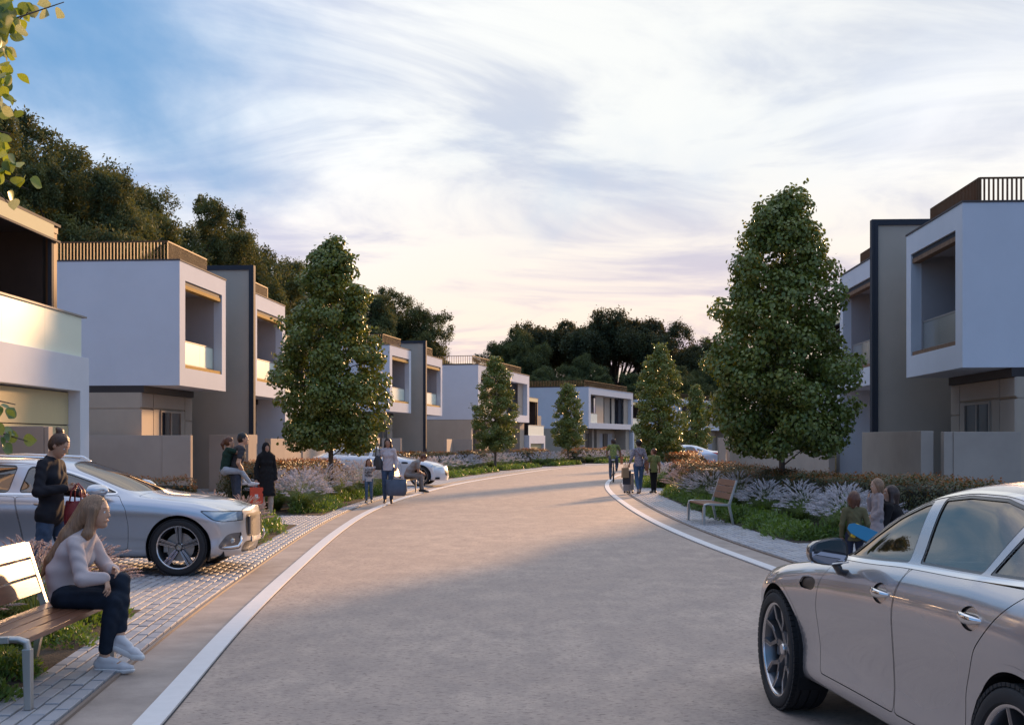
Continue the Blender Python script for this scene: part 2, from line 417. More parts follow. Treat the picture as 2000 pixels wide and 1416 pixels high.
# pavers: running bond laid along the street, each brick its own edges and depth
def inbed(x, y, pad=0.0):
    for k, (Cv, y0, y1, d0, d1) in BEDS.items():
        if y0-pad < y < y1+pad:
            s = 1 if Cv is LC else -1
            a = BEDX[k]; xa = np.interp(y, a[0][:, 1], a[0][:, 0]); xb = np.interp(y, a[1][:, 1], a[1][:, 0])
            if min(xa, xb)-pad < x < max(xa, xb)+pad: return True
    return False
BEDX = {k: (offset(v[0], (1 if v[0] is LC else -1)*v[3]), offset(v[0], (1 if v[0] is LC else -1)*v[4])) for k, v in BEDS.items()}
def paver_mesh():
    mb = MB(); a, b, c = 0.1415, 0.0420, 0.003     # half sizes, chamfer
    top = 0.030; z = 0.030
    v = [(-a, -b, 0), (a, -b, 0), (a, b, 0), (-a, b, 0), (-a, -b, z-c), (a, -b, z-c), (a, b, z-c), (-a, b, z-c), (-a+c, -b+c, z), (a-c, -b+c, z), (a-c, b-c, z), (-a+c, b-c, z)]
    f = [(8, 9, 10, 11)]+[(4+i, 4+(i+1) % 4, 8+(i+1) % 4, 8+i) for i in range(4)]+[(i, (i+1) % 4, 4+(i+1) % 4, 4+i) for i in range(4)]
    mb.add(v, f); return mb
PMV = np.array(paver_mesh().v); PMF = np.array([f for f in paver_mesh().f])
def lay(Cv, side, y0, y1, dmax, parent, near_n):
    arc = np.concatenate([[0], np.cumsum(np.linalg.norm(np.diff(Cv, axis=0), axis=1))])
    t = np.gradient(Cv, axis=0); t /= np.linalg.norm(t, axis=1)[:, None]; nrm = np.stack([-t[:, 1], t[:, 0]], 1)*side
    s0, s1 = np.interp([y0, y1], Cv[:, 1], arc); recs = []
    rows = int((dmax-0.53)/0.1)
    for r in range(rows):
        d = 0.53+0.05+r*0.1
        ss = np.arange(s0+(0.15 if r % 2 else 0), s1, 0.3)
        if r % 3 == 2: ss = ss+0.04
        px = np.interp(ss, arc, Cv[:, 0])+np.interp(ss, arc, nrm[:, 0])*d; py = np.interp(ss, arc, Cv[:, 1])+np.interp(ss, arc, nrm[:, 1])*d
        tx = np.interp(ss, arc, t[:, 0]); ty = np.interp(ss, arc, t[:, 1])
        for x, y, a, b in zip(px, py, tx, ty):
            if y < 5.5 or abs(x)/y > 0.47: continue
            if inbed(x, y, -0.03): continue
            recs.append((x, y, math.atan2(b, a)))
    recs.sort(key=lambda q: q[1]+0.3*abs(q[0]))
    meshes = []
    for m in PAVM:
        me = paver_mesh().mesh('paver'); me.materials.append(m); meshes.append(me)
    rng = random.Random(3+side)
    def wt(): return rng.choices((0, 1, 2, 3), (5, 3, 2, 1.4))[0]
    for x, y, a in recs[:near_n]:
        o = bpy.data.objects.new('paver', meshes[wt()]); C.objects.link(o); o.parent = parent
        o.location = (x, y, rng.uniform(-0.0025, 0.0025)); o.rotation_euler = (rng.uniform(-.006, .006), rng.uniform(-.012, .012), a+rng.uniform(-.01, .01))
    rest = recs[near_n:]
    X = np.array(rest); n = len(X); rg = np.random.default_rng(5)
    ca, sa = np.cos(X[:, 2]), np.sin(X[:, 2])
    V = np.empty((n, 12, 3)); V[:, :, 0] = X[:, None, 0]+PMV[None, :, 0]*ca[:, None]-PMV[None, :, 1]*sa[:, None]
    V[:, :, 1] = X[:, None, 1]+PMV[None, :, 0]*sa[:, None]+PMV[None, :, 1]*ca[:, None]; V[:, :, 2] = PMV[None, :, 2]+rg.uniform(-.002, .002, n)[:, None]
    Fa = (PMF[None]+(np.arange(n)*12)[:, None, None]).reshape(-1, 4)
    mi = np.repeat(rg.choice(4, n, p=[.45, .27, .16, .12]), 9)
    me = fastmesh('pavers_joined', V.reshape(-1, 3), Fa, midx=mi)
    for m in PAVM: me.materials.append(m)
    o = bpy.data.objects.new('pavers_joined', me); C.objects.link(o); o.parent = parent; o['kind'] = 'stuff'
lay(LC, 1, 5.5, Y_PAVE_L, 9.4, PL, 290)
lay(RC, -1, 10.0, Y_PAVE_R, 8.5, PR, 160)
# ------------------------------------------------------------------ villas
WHITE = mat('white_render', (0.64, 0.665, 0.72), 0.92, var=0.05, vscale=0.8, bump=0.35, bscale=90, bdist=0.004, spec=0.08)
BEIGE = mat('beige_render', (0.46, 0.38, 0.30), 0.85, var=0.08, vscale=0.9, bump=0.35, bscale=80, bdist=0.004, spec=0.08)
BEIGE2 = mat('beige_panel', (0.42, 0.345, 0.28), 0.7, var=0.06, vscale=1.2, bump=0.2, bscale=60, bdist=0.003, spec=0.3)
TAUPE = mat('taupe_render', (0.47, 0.405, 0.335), 0.85, var=0.08, vscale=0.7, bump=0.4, bscale=70, bdist=0.004, spec=0.08)
WALLM = mat('garden_wall_render', (0.42, 0.355, 0.30), 0.9, var=0.1, vscale=1.1, bump=0.45, bscale=60, bdist=0.004, spec=0.08)
GREYW = mat('loggia_grey', (0.44, 0.41, 0.42), 0.8, var=0.08, vscale=1.0, bump=0.2, bscale=60, bdist=0.003, spec=0.2)
DARKM = mat('dark_metal', (0.045, 0.050, 0.062), 0.7, spec=0.1)
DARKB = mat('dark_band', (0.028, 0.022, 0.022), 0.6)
BRONZE = mat('bronze_slat', (0.15, 0.085, 0.045), 0.6, metal=0.0, spec=0.15)
WOODB = mat('wood_beam_sunlit', (0.50, 0.31, 0.09), 0.8, spec=0.1, var=0.35, vscale=6, stretch=(1, 0.2, 6))  # golden base carries the low sun on the left villas' trim
CAPM = mat('parapet_metal', (0.10, 0.09, 0.09), 0.75, spec=0.1)
DOORM = mat('garage_door', (0.56, 0.47, 0.27), 0.6, spec=0.2, var=0.04, vscale=2, bump=0.1, bscale=90, bdist=0.002)
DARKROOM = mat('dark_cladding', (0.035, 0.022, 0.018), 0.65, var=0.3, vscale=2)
WARMW = mat('curtain_cloth', (0.55, 0.46, 0.36), 0.8, var=0.15, vscale=5, stretch=(9, 9, 0.2))
BALU = mat('balustrade_glass_skylit', (0.72, 0.80, 0.68), 0.35, spec=0.5, coat=0.3, coatr=0.1)  # pale base stands in for the bright sky mirrored in the glass
BALSHADE = mat('balustrade_glass_shaded', (0.24, 0.25, 0.24), 0.2, spec=0.5, coat=0.4)  # darker copy: shade of the side turned from the sun, as colour
WGLASS = glassmat('window_glass', (0.35, 0.37, 0.40), 0.45, 0.75, (0.9, 0.95, 1.0), 0.02)
RAILM = mat('rail_metal', (0.30, 0.28, 0.26), 0.6, metal=0.2, spec=0.2)

def fbox(mb, k, u0, u1, v0, v1, z0, z1): return mb.box(u0, u1, k*v0, k*v1, z0, z1)
def P1(name, m, root, k, *bx, bevel=0.0):
    mb = MB()
    for b in bx: fbox(mb, k, *b)
    return mb.build(name, m, root, bevel=bevel)
def cavity(name, m, root, k, u0, u1, v0, v1, z0, z1, hu0, hu1, hz0, hz1, dep, bevel=0.006):
    """solid block with a rectangular hole of some depth in its front (v0) face"""
    q = lambda u, v, z: (u, k*v, z)
    o = [q(u0, v0, z0), q(u1, v0, z0), q(u1, v0, z1), q(u0, v0, z1), q(u0, v1, z0), q(u1, v1, z0), q(u1, v1, z1), q(u0, v1, z1)]
    h = [q(hu0, v0, hz0), q(hu1, v0, hz0), q(hu1, v0, hz1), q(hu0, v0, hz1)]; hb = [q(a, v0+dep, b) for a, b in ((hu0, hz0), (hu1, hz0), (hu1, hz1), (hu0, hz1))]
    V = o+h+hb
    F = [(4, 5, 6, 7), (0, 1, 5, 4), (2, 3, 7, 6), (0, 4, 7, 3), (1, 2, 6, 5)]
    F += [(i, (i+1) % 4, 8+(i+1) % 4, 8+i) for i in range(4)]+[(8+i, 8+(i+1) % 4, 12+(i+1) % 4, 12+i) for i in range(4)]+[(12, 13, 14, 15)]
    mb = MB(); mb.add(V, F); return mb.build(name, m, root, bevel=bevel)

SLATME = {}
def slatmesh(h, w=0.022, d=0.075, m=None):
    key = (h, w, d)
    if key not in SLATME:
        mb = MB(); mb.box(-w/2, w/2, -d/2, d/2, 0, h); me = mb.mesh('slat'); me.materials.append(m or BRONZE); SLATME[key] = me
    return SLATME[key]
def roof_railing(root, k, pts, z, h, step=0.1, single=True):
    """pts: polyline (u,v) of the railing; top and bottom rail plus upright slats"""
    rail = MB()
    for (a, b), (c, d) in zip(pts[:-1], pts[1:]):
        w = 0.022
        for zz in (z+0.03, z+h-0.04):
            if abs(a-c) < 1e-6: rail.box(a-w, a+w, k*(b+w), k*(d-w) if d > b else k*d, zz, zz+0.04)
            else: rail.box(min(a, c), max(a, c), k*b-w, k*b+w, zz, zz+0.04)
    r = rail.build('roof_railing', BRONZE, root)
    me = slatmesh(round(h-0.02, 3)); mef = slatmesh(round(h-0.02, 3), 0.016, 0.022); n = 0; joined = MB()
    for (a, b), (c, d) in zip(pts[:-1], pts[1:]):
        L = math.hypot(c-a, d-b); m = int(L/step); face = abs(a-c) < 1e-6
        for i in range(m+1):
            u = a+(c-a)*i/m; v = b+(d-b)*i/m
            if single:
                o = bpy.data.objects.new('slat', me if face or k < 0 else mef); C.objects.link(o); o.parent = r; o.location = (u, k*v, z+0.01)
                o.rotation_euler = (0, 0, R(90) if face else 0)
            else: joined.box(u-(0.03 if face else 0.009), u+(0.03 if face else 0.009), k*v-0.011, k*v+0.011, z+0.01, z+h-0.01)
    if not single:
        o = joined.build('slats', BRONZE, r); o['kind'] = 'stuff'
    return r

def upper_box(root, k, a, w, detail=2, railside=0, wood=WOODB, depth=9.0):
    if k < 0: wood = mat('wood_beam_shaded', (0.26, 0.165, 0.11), 0.8, spec=0.1, var=0.3, vscale=6)  # darker trim copy: shade on the sun-averted side put into the wood colour
    """white first-floor box with loggia; a: start along the facade, railside 0: railing returns on the near side, 1: on the far side"""
    cavity('upper_storey', WHITE, root, k, a, a+w, 0, depth, 3.24, 6.84, a+0.5, a+w-0.42, 3.77, 6.32, 1.9)
    P1('parapet_cap', CAPM, root, k, (a-0.015, a+w+0.015, -0.02, depth, 6.842, 6.885))
    A, B = a+0.5, a+w-0.42
    # grey lining of the loggia, set back behind a white reveal
    P1('loggia_lining', GREYW, root, k, (A+0.002, A+0.03, 0.26, 1.86, 3.80, 6.29), (B-0.03, B-0.002, 0.26, 1.86, 3.80, 6.29), (A+0.03, B-0.03, 0.26, 1.86, 6.25, 6.31))
    w_ = P1('window', DARKM, root, k, (A+0.03, A+0.09, 1.80, 1.87, 3.80, 6.25), (B-0.09, B-0.03, 1.80, 1.87, 3.80, 6.25), ((A+B)/2-0.03, (A+B)/2+0.03, 1.80, 1.87, 3.80, 6.25), (A+0.09, (A+B)/2-0.03, 1.80, 1.87, 6.18, 6.25), ((A+B)/2+0.03, B-0.09, 1.80, 1.87, 6.18, 6.25))
    P1('pane', WGLASS, w_, k, (A+0.09, (A+B)/2-0.03, 1.83, 1.85, 3.80, 6.25)); P1('pane', WGLASS, w_, k, ((A+B)/2+0.03, B-0.09, 1.83, 1.85, 3.80, 6.25))
    P1('dark_lintel', DARKM, root, k, (A+0.004, B-0.004, 0.05, 0.30, 6.21, 6.316))
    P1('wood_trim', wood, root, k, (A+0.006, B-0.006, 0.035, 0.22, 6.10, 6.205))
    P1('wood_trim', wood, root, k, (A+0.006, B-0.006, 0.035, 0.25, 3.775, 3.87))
    b = P1('balustrade', RAILM, root, k, (A+0.01, B-0.01, 0.28, 0.32, 4.60, 4.635), (A+0.01, B-0.01, 0.27, 0.33, 3.90, 3.945))
    mid = A+(B-A)*0.62
    P1('glass_panel', BALU if k > 0 else BALSHADE, b, k, (A+0.01, mid-0.006, 0.293, 0.307, 3.947, 4.598)); P1('glass_panel', BALU if k > 0 else BALSHADE, b, k, (mid+0.006, B-0.01, 0.293, 0.307, 3.947, 4.598))
    if railside == 0: pts = [(a+0.55, depth), (a+0.55, 0.55), (a+w-0.3, 0.55)]
    else: pts = [(a+0.3, 0.55), (a+w-0.55, 0.55), (a+w-0.55, depth)]
    if detail >= 1: roof_railing(root, k, pts, 6.885, 0.62, 0.1 if detail > 1 else 0.13, single=detail > 1)

def ground_floor(root, k, a, w, near=True):
    """beige ground floor set back under the box, with grooves, panels and a window"""
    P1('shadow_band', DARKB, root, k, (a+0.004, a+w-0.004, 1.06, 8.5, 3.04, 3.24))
    P1('ground_storey', BEIGE, root, k, (a, a+w, 1.16, 8.5, 0.0, 2.56), (a, a+w, 1.16, 8.5, 2.59, 3.04), (a+0.02, a+w-0.02, 1.19, 8.4, 2.55, 2.60))
    for u0, u1, z0, z1 in ((a+0.0, a+0.95, 2.62, 3.03), (a+0.0, a+0.95, 0.01, 2.55), (a+0.99, a+w-0.72, 2.62, 3.03), (a+w-0.68, a+w, 2.30, 3.03), (a+w-0.68, a+w, 0.01, 2.26), (a+0.99, a+1.50, 0.01, 2.58), (a+w-1.10, a+w-0.72, 0.01, 2.58)):
        P1('wall_panel', BEIGE2, root, k, (u0+0.004, u1-0.004, 1.12, 1.165, z0, z1))
    A, B = a+1.54, a+w-1.14; M = (A+B)/2
    wd = P1('window', BEIGE2, root, k, (A, A+0.05, 1.08, 1.158, 0.9, 2.56), (B-0.05, B, 1.08, 1.158, 0.9, 2.56), (M-0.03, M+0.03, 1.08, 1.158, 0.9, 2.56), (A+0.05, B-0.05, 1.08, 1.158, 2.50, 2.56), (A+0.05, B-0.05, 1.08, 1.158, 0.86, 0.90))
    P1('pane', WGLASS, wd, k, (A+0.05, M-0.03, 1.11, 1.12, 0.9, 2.50)); P1('pane', WGLASS, wd, k, (M+0.03, B-0.05, 1.11, 1.12, 0.9, 2.50))

def garage_block(root, k, a, w=6.0, dz=0.0, lit=False, upper=True, side_rail=True):
    cavity('garage_portal', WHITE, root, k, a, a+w, 0.0, 7.0, 0.0, 3.3+dz, a+0.5, a+w-0.5, 0.0, 2.62+dz, 0.30)
    d = None; n = 4; H = 2.60+dz
    door = P1('garage_door', DARKB, root, k, (a+0.504, a+w-0.504, 0.262, 0.296, 0.006, H))
    for i in range(n): P1('door_panel', DOORM, door, k, (a+0.506, a+w-0.506, 0.235, 0.262, 0.01+H*i/n, H*(i+1)/n-0.012))
    b = P1('balustrade', RAILM, root, k, (a-0.02, a+w+0.02, 0.05, 0.14, 4.10+dz, 4.135+dz))
    g = [a+0.05+(w-0.25)*i/3 for i in range(4)]
    for i in range(3): P1('glass_panel', BALU, b, k, (g[i]+0.003, g[i+1]-0.003, 0.085, 0.10, 3.30+dz, 4.098+dz))
    if upper:
        top = 5.95+dz*0.6
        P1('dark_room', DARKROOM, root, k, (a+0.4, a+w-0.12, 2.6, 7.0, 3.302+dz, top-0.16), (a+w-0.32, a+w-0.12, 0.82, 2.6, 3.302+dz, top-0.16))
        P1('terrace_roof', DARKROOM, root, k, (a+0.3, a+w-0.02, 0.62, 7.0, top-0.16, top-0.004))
        P1('roof_fascia', DARKM, root, k, (a+0.28, a+w, 0.57, 0.615, top-0.03, top+0.02), (a+0.28, a+w, 0.57, 0.615, top-0.34, top-0.30))
        P1('fascia_board', mat('cream_fascia', (0.60, 0.56, 0.36), 0.8, spec=0.1), root, k, (a+0.28, a+w-0.35, 0.575, 0.61, top-0.30, top-0.03))
        P1('bronze_post', BRONZE, root, k, (a+w-0.20, a+w-0.02, 0.64, 0.80, 3.302+dz, top-0.161))
        P1('dark_post', DARKM, root, k, (a+w-0.30, a+w-0.22, 0.64, 0.72, 3.302+dz, top-0.161))

def twin_villa(loc, rz, k, label, detail=2, garage=True, first=True, fin=True, wood=WOODB):
    root = empty('white_villa', label, 'house', loc, rz, 'villas along the street')
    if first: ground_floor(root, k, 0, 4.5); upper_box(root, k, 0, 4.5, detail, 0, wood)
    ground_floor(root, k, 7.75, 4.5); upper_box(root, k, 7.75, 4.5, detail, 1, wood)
    P1('entrance_wall', TAUPE, root, k, (4.5, 6.0, 1.9, 9, 0, 6.6), (6.24, 7.75, 1.9, 9, 0, 6.6))
    P1('front_door', DARKB, root, k, (5.0, 5.9, 1.86, 1.898, 0.02, 2.4)); P1('front_door', DARKB, root, k, (6.4, 7.3, 1.86, 1.898, 0.02, 2.4))
    P1('fin_wall', TAUPE, root, k, (6.03, 6.21, -0.42, 9.0, 0, 7.48))
    P1('fin_frame', DARKM, root, k, (6.0, 6.24, -0.50, -0.42, 0, 7.56), (5.985, 6.045, -0.42, -0.34, 0, 7.48), (6.195, 6.255, -0.42, -0.34, 0, 7.48), (6.0, 6.24, -0.42, 9.0, 7.48, 7.56), (5.985, 6.045, -0.34, 9.0, 7.40, 7.48), (6.195, 6.255, -0.34, 9.0, 7.40, 7.48), bevel=0.0)
    if garage:
        garage_block(root, k, 12.255)
        P1('rear_volume', WHITE, root, k, (12.26, 18.2, 7.01, 11, 0, 6.84)); P1('roof_terrace', WHITE, root, k, (12.26, 17.9, 3.2, 6.99, 5.97, 6.80))
        if detail: roof_railing(root, k, [(12.3, 3.3), (17.8, 3.3), (17.8, 6.9)], 6.80, 0.62, 0.1 if detail > 1 else 0.13, single=detail > 1)
    return root

def wide_villa(loc, rz, k, label, w=15.5, lo=3.1, detail=1, garage=True, gdz=0.0, gap=0.0):
    root = empty('white_villa', label, 'house', loc, rz, 'villas along the street')
    cavity('upper_storey', WHITE, root, k, 0, w, 0, 9, lo, 6.84, 0.7, w-0.7, lo+0.55, 6.15, 1.6)
    P1('parapet_cap', CAPM, root, k, (-0.02, w+0.02, -0.03, 9, 6.842, 6.9))
    z0, z1 = lo+0.552, 6.148; A, B = 0.7, w-0.7; L = B-A
    P1('loggia_back', GREYW, root, k, (A+0.002, B-0.002, 1.5, 1.59, z0, z1))
    # a run of sliding screens, curtains and dark glazing behind
    for f0, f1, v, m, nm in ((0.19, 0.37, 0.35, BEIGE2, 'sliding_screen'), (0.56, 0.70, 1.1, BEIGE2, 'sliding_screen'), (0.88, 0.995, 0.35, BEIGE2, 'sliding_screen'), (0.70, 0.77, 0.9, WARMW, 'curtain'), (0.80, 0.87, 0.6, DARKM, 'dark_screen')):
        P1(nm, m, root, k, (A+L*f0, A+L*f1, v, v+0.06, z0, z1))
    for f0, f1 in ((0.02, 0.19), (0.37, 0.56), (0.70, 0.86)):
        wn = P1('window', DARKM, root, k, (A+L*f0, A+L*f0+0.08, 1.40, 1.495, z0, z1), (A+L*f1-0.08, A+L*f1, 1.40, 1.495, z0, z1), (A+L*f0+.08, A+L*f1-0.08, 1.40, 1.495, z1-.08, z1))
        P1('pane', WGLASS, wn, k, (A+L*f0+0.08, A+L*f1-0.08, 1.44, 1.46, z0, z1))
    b = P1('balustrade', RAILM, root, k, (A+0.01, A+L*0.18, 0.15, 0.2, lo+1.45, lo+1.5)); P1('glass_panel', BALU, b, k, (A+0.01, A+L*0.18, 0.165, 0.185, z0, lo+1.448))
    roof_railing(root, k, [(0.6, 9), (0.6, 0.6), (w-0.4, 0.6)], 6.9, 0.62, 0.16, single=False)
    P1('ground_storey', BEIGE, root, k, (0, w, 1.6, 9, 0, lo-0.02)); P1('side_wall', BEIGE, root, k, (0.0, 0.4, 0.5, 1.598, 0, lo-0.02)); P1('side_wall', BEIGE, root, k, (w-1.6, w-0.1, 0.4, 1.598, 0, lo-0.02))
    for f0, f1, m, nm in ((0.06, 0.18, BEIGE2, 'wall_panel'), (0.20, 0.30, DARKB, 'front_door'), (0.32, 0.36, BEIGE2, 'pilaster'), (0.37, 0.41, DARKROOM, 'wall_recess'), (0.42, 0.48, BEIGE2, 'pilaster'), (0.52, 0.60, GREYW, 'wall_panel'), (0.62, 0.70, DARKB, 'garden_door'), (0.72, 0.82, GREYW, 'wall_panel')):
        P1(nm, m, root, k, (w*f0, w*f1, 1.5 if m is not BEIGE2 else 1.25, 1.598, 0, lo-0.03 if m is BEIGE2 else 2.4))
    if garage: garage_block(root, k, w+gap+0.005, 6.0, dz=gdz, upper=True); P1('link_wall', BEIGE, root, k, (w+gap+6.01, w+gap+8.0, 0.8, 6, 0, 5.0+gdz))
    return root

def face_angle(p, q): return math.atan2(q[1]-p[1], q[0]-p[0])
L2a, L2b = (-9.59, 35.45), (-8.81, 47.6)
L3a, L3b = (-6.64, 66.7), (-4.32, 79.6)
L4a, L4b = (-2.31, 83.9), (1.40, 98.9)
L5a, L5b = (7.37, 118.2), (13.2, 134.0)
R1a, R1b = (9.84, 26.84), (10.42, 38.95)
# left: +y local is away from the street (left of the facade direction) -> k=+1 ; right -> k=-1
twin_villa((-8.51, 24.73-18.255, 0), R(90), 1, 'villa at the left edge with a sunlit garage door under a glass balcony', detail=1)
twin_villa((*L2a, 0), face_angle(L2a, L2b), 1, 'white box villa behind the silver estate car, gold lit roof slats above its pale corner')
twin_villa((*L3a, 0), face_angle(L3a, L3b), 1, 'white villa behind the seated man and the white coupe, brown slats on its roof', detail=1, garage=False)
wide_villa((*L4a, 0), face_angle(L4a, L4b), 1, 'long white villa behind the slim tree, white garage at its end', w=15.4, gdz=-1.2)
wide_villa((*L5a, 0), face_angle(L5a, L5b), 1, 'white villa at the bend behind the cyclist, wide opening with beige screens upstairs', w=16.8, lo=2.85)
wide_villa((20.6, 151.5, 0), R(58), 1, 'farthest white villa, half hidden between the trees above the pale sedan', w=17.0, lo=3.0, garage=False)
twin_villa((*R1a, 0), face_angle(R1a, R1b), -1, 'white box villa on the right with slatted roof terrace beside the dark framed fin wall')

# ------------------------------------------------------------------ garden walls and piers
def wall(label, pieces, rz=0, loc=(0, 0, 0), m=WALLM, cat='wall', name='garden_wall'):
    """pieces: list of plan rectangles (x0,x1,y0,y1,h); first is the main wall, others separate panels of it"""
    r = empty(name, label, cat, loc, rz)
    for i, (x0, x1, y0, y1, h) in enumerate(pieces):
        mb = MB(); mb.box(x0, x1, y0, y1, 0, h); mb.build('wall_panel' if len(pieces) > 1 else 'wall_slab', m, r, bevel=0.008)
    return r
wall('low wall end standing before the sunlit garage door, behind the woman in the dark blazer', [(-9.4, -7.05, 18.5, 18.68, 1.86), (-7.045, -6.98, 18.5, 18.68, 1.855)])
wall('long taupe garden wall behind the hood of the silver estate car', [(-12.9, -9.98, 35.1, 35.3, 1.80), (-9.975, -9.17, 35.05, 35.3, 1.80), (-12.9, -12.6, 27, 35.04, 1.8)])
wall('square taupe wall pier behind the man carrying a child', [(-9.62, -8.55, 39.0, 39.25, 1.84), (-8.545, -8.37, 39.0, 40.4, 1.84)])
wall('taupe garden wall behind the hedge, under the large left street tree', [(-8.25, -8.05, 41.0, 47.0, 1.72), (-8.2, -8.0, 47.005, 52.5, 1.75)])
wall('beige wall piers between the white coupe and the villa behind it', [(-7.2, -7.0, 56, 63, 1.80), (-7.15, -6.9, 63.4, 64.2, 1.80), (-6.9, -5.9, 65.2, 65.45, 1.78), (-6.6, -6.3, 70.2, 70.5, 1.8)])
wall('beige garden wall behind the slim tree with orange topped hedge in front', [(-4.1, -3.9, 73.5, 80.0, 1.75), (-3.85, -2.6, 80.005, 80.25, 1.75)])
wall('grey taupe wall panel on the right, standing just behind the dark haired crouching woman', [(9.0, 9.28, 27.05, 31.6, 1.86), (9.42, 9.62, 26.8, 27.0, 1.84), (9.625, 11.2, 26.78, 27.0, 1.84), (11.205, 14.0, 26.8, 27.0, 1.84)])
wall('taupe garden wall behind the big right street tree', [(9.95, 10.15, 38.6, 45.0, 1.78), (10.2, 10.4, 45.2, 55.0, 1.75), (10.25, 10.45, 55.1, 57.8, 1.75)])
wall('beige wall piers at the rear of the pale blue sedan', [(10.1, 10.45, 60.0, 60.4, 1.80), (10.6, 11.3, 60.5, 60.8, 1.75), (13.2, 13.5, 62.0, 72.0, 1.8)])
# ------------------------------------------------------------------ vegetation
def rand_dirs(rg, n):
    v = rg.normal(size=(n, 3)); return v/np.linalg.norm(v, axis=1)[:, None]
def leaves(Cn, Nrm, Ax, size, wid=0.8, fold=0.18):
    """Cn centres (n,3); Nrm blade normals; Ax approximate long axes; size (n,). six-vertex folded blades -> V, F(quads)"""
    Nrm = Nrm/np.linalg.norm(Nrm, axis=1)[:, None]
    Ax = Ax-np.sum(Ax*Nrm, 1)[:, None]*Nrm; Ax /= np.linalg.norm(Ax, axis=1)[:, None]+1e-9
    S = np.cross(Nrm, Ax); s = size[:, None]
    w = wid/2
    pts = [(-0.5, 0, 0), (-0.18, w*0.95, fold*w), (0.22, w*0.85, fold*w), (0.5, 0, -0.03), (0.22, -w*0.85, fold*w), (-0.18, -w*0.95, fold*w)]
    V = np.stack([Cn+s*(a*Ax+b*S+c*Nrm) for a, b, c in pts], 1)
    n = len(Cn); base = (np.arange(n)*6)[:, None]
    F = np.concatenate([base+np.array([0, 1, 2, 3]), base+np.array([0, 3, 4, 5])], 0)
    return V.reshape(-1, 3), F
def quadleaves(Cn, Nrm, Ax, size, wid=0.4):
    Nrm = Nrm/np.linalg.norm(Nrm, axis=1)[:, None]
    Ax = Ax-np.sum(Ax*Nrm, 1)[:, None]*Nrm; Ax /= np.linalg.norm(Ax, axis=1)[:, None]+1e-9
    S = np.cross(Nrm, Ax); s = size[:, None]
    V = np.stack([Cn-s*0.5*Ax, Cn+s*wid*0.5*S, Cn+s*0.5*Ax, Cn-s*wid*0.5*S], 1)
    return V.reshape(-1, 3), (np.arange(len(Cn))*4)[:, None]+np.arange(4)
def cat(*vf):
    V, F, b = [], [], 0
    for v, f in vf: V.append(v); F.append(f+b); b += len(v)
    return np.concatenate(V), np.concatenate(F)

STREETLEAF = leafmat('street_tree_leaf', (0.135, 0.172, 0.034), (0.205, 0.222, 0.042), (0.105, 0.150, 0.040), 0.18, (0.30, 0.34, 0.03), 0.9, 0.38, 7)
BARK = mat('bark_grey', (0.13, 0.105, 0.085), 0.9, var=0.5, vscale=14, bump=0.9, bscale=30, bdist=0.02, stretch=(1, 1, 0.25))
WOODLEAF = leafmat('forest_leaf', (0.070, 0.100, 0.036), (0.150, 0.155, 0.042), (0.048, 0.076, 0.034), 0.2, (0.22, 0.22, 0.04), 0.12, 0.8, 0.9)
WOODLEAF2 = leafmat('ficus_leaf', (0.034, 0.056, 0.024), (0.060, 0.078, 0.028), (0.024, 0.040, 0.020), 0.16, (0.24, 0.20, 0.05), 0.12, 0.8, 0.9)
BARKD = mat('bark_dark', (0.075, 0.055, 0.042), 0.9, var=0.5, vscale=5)

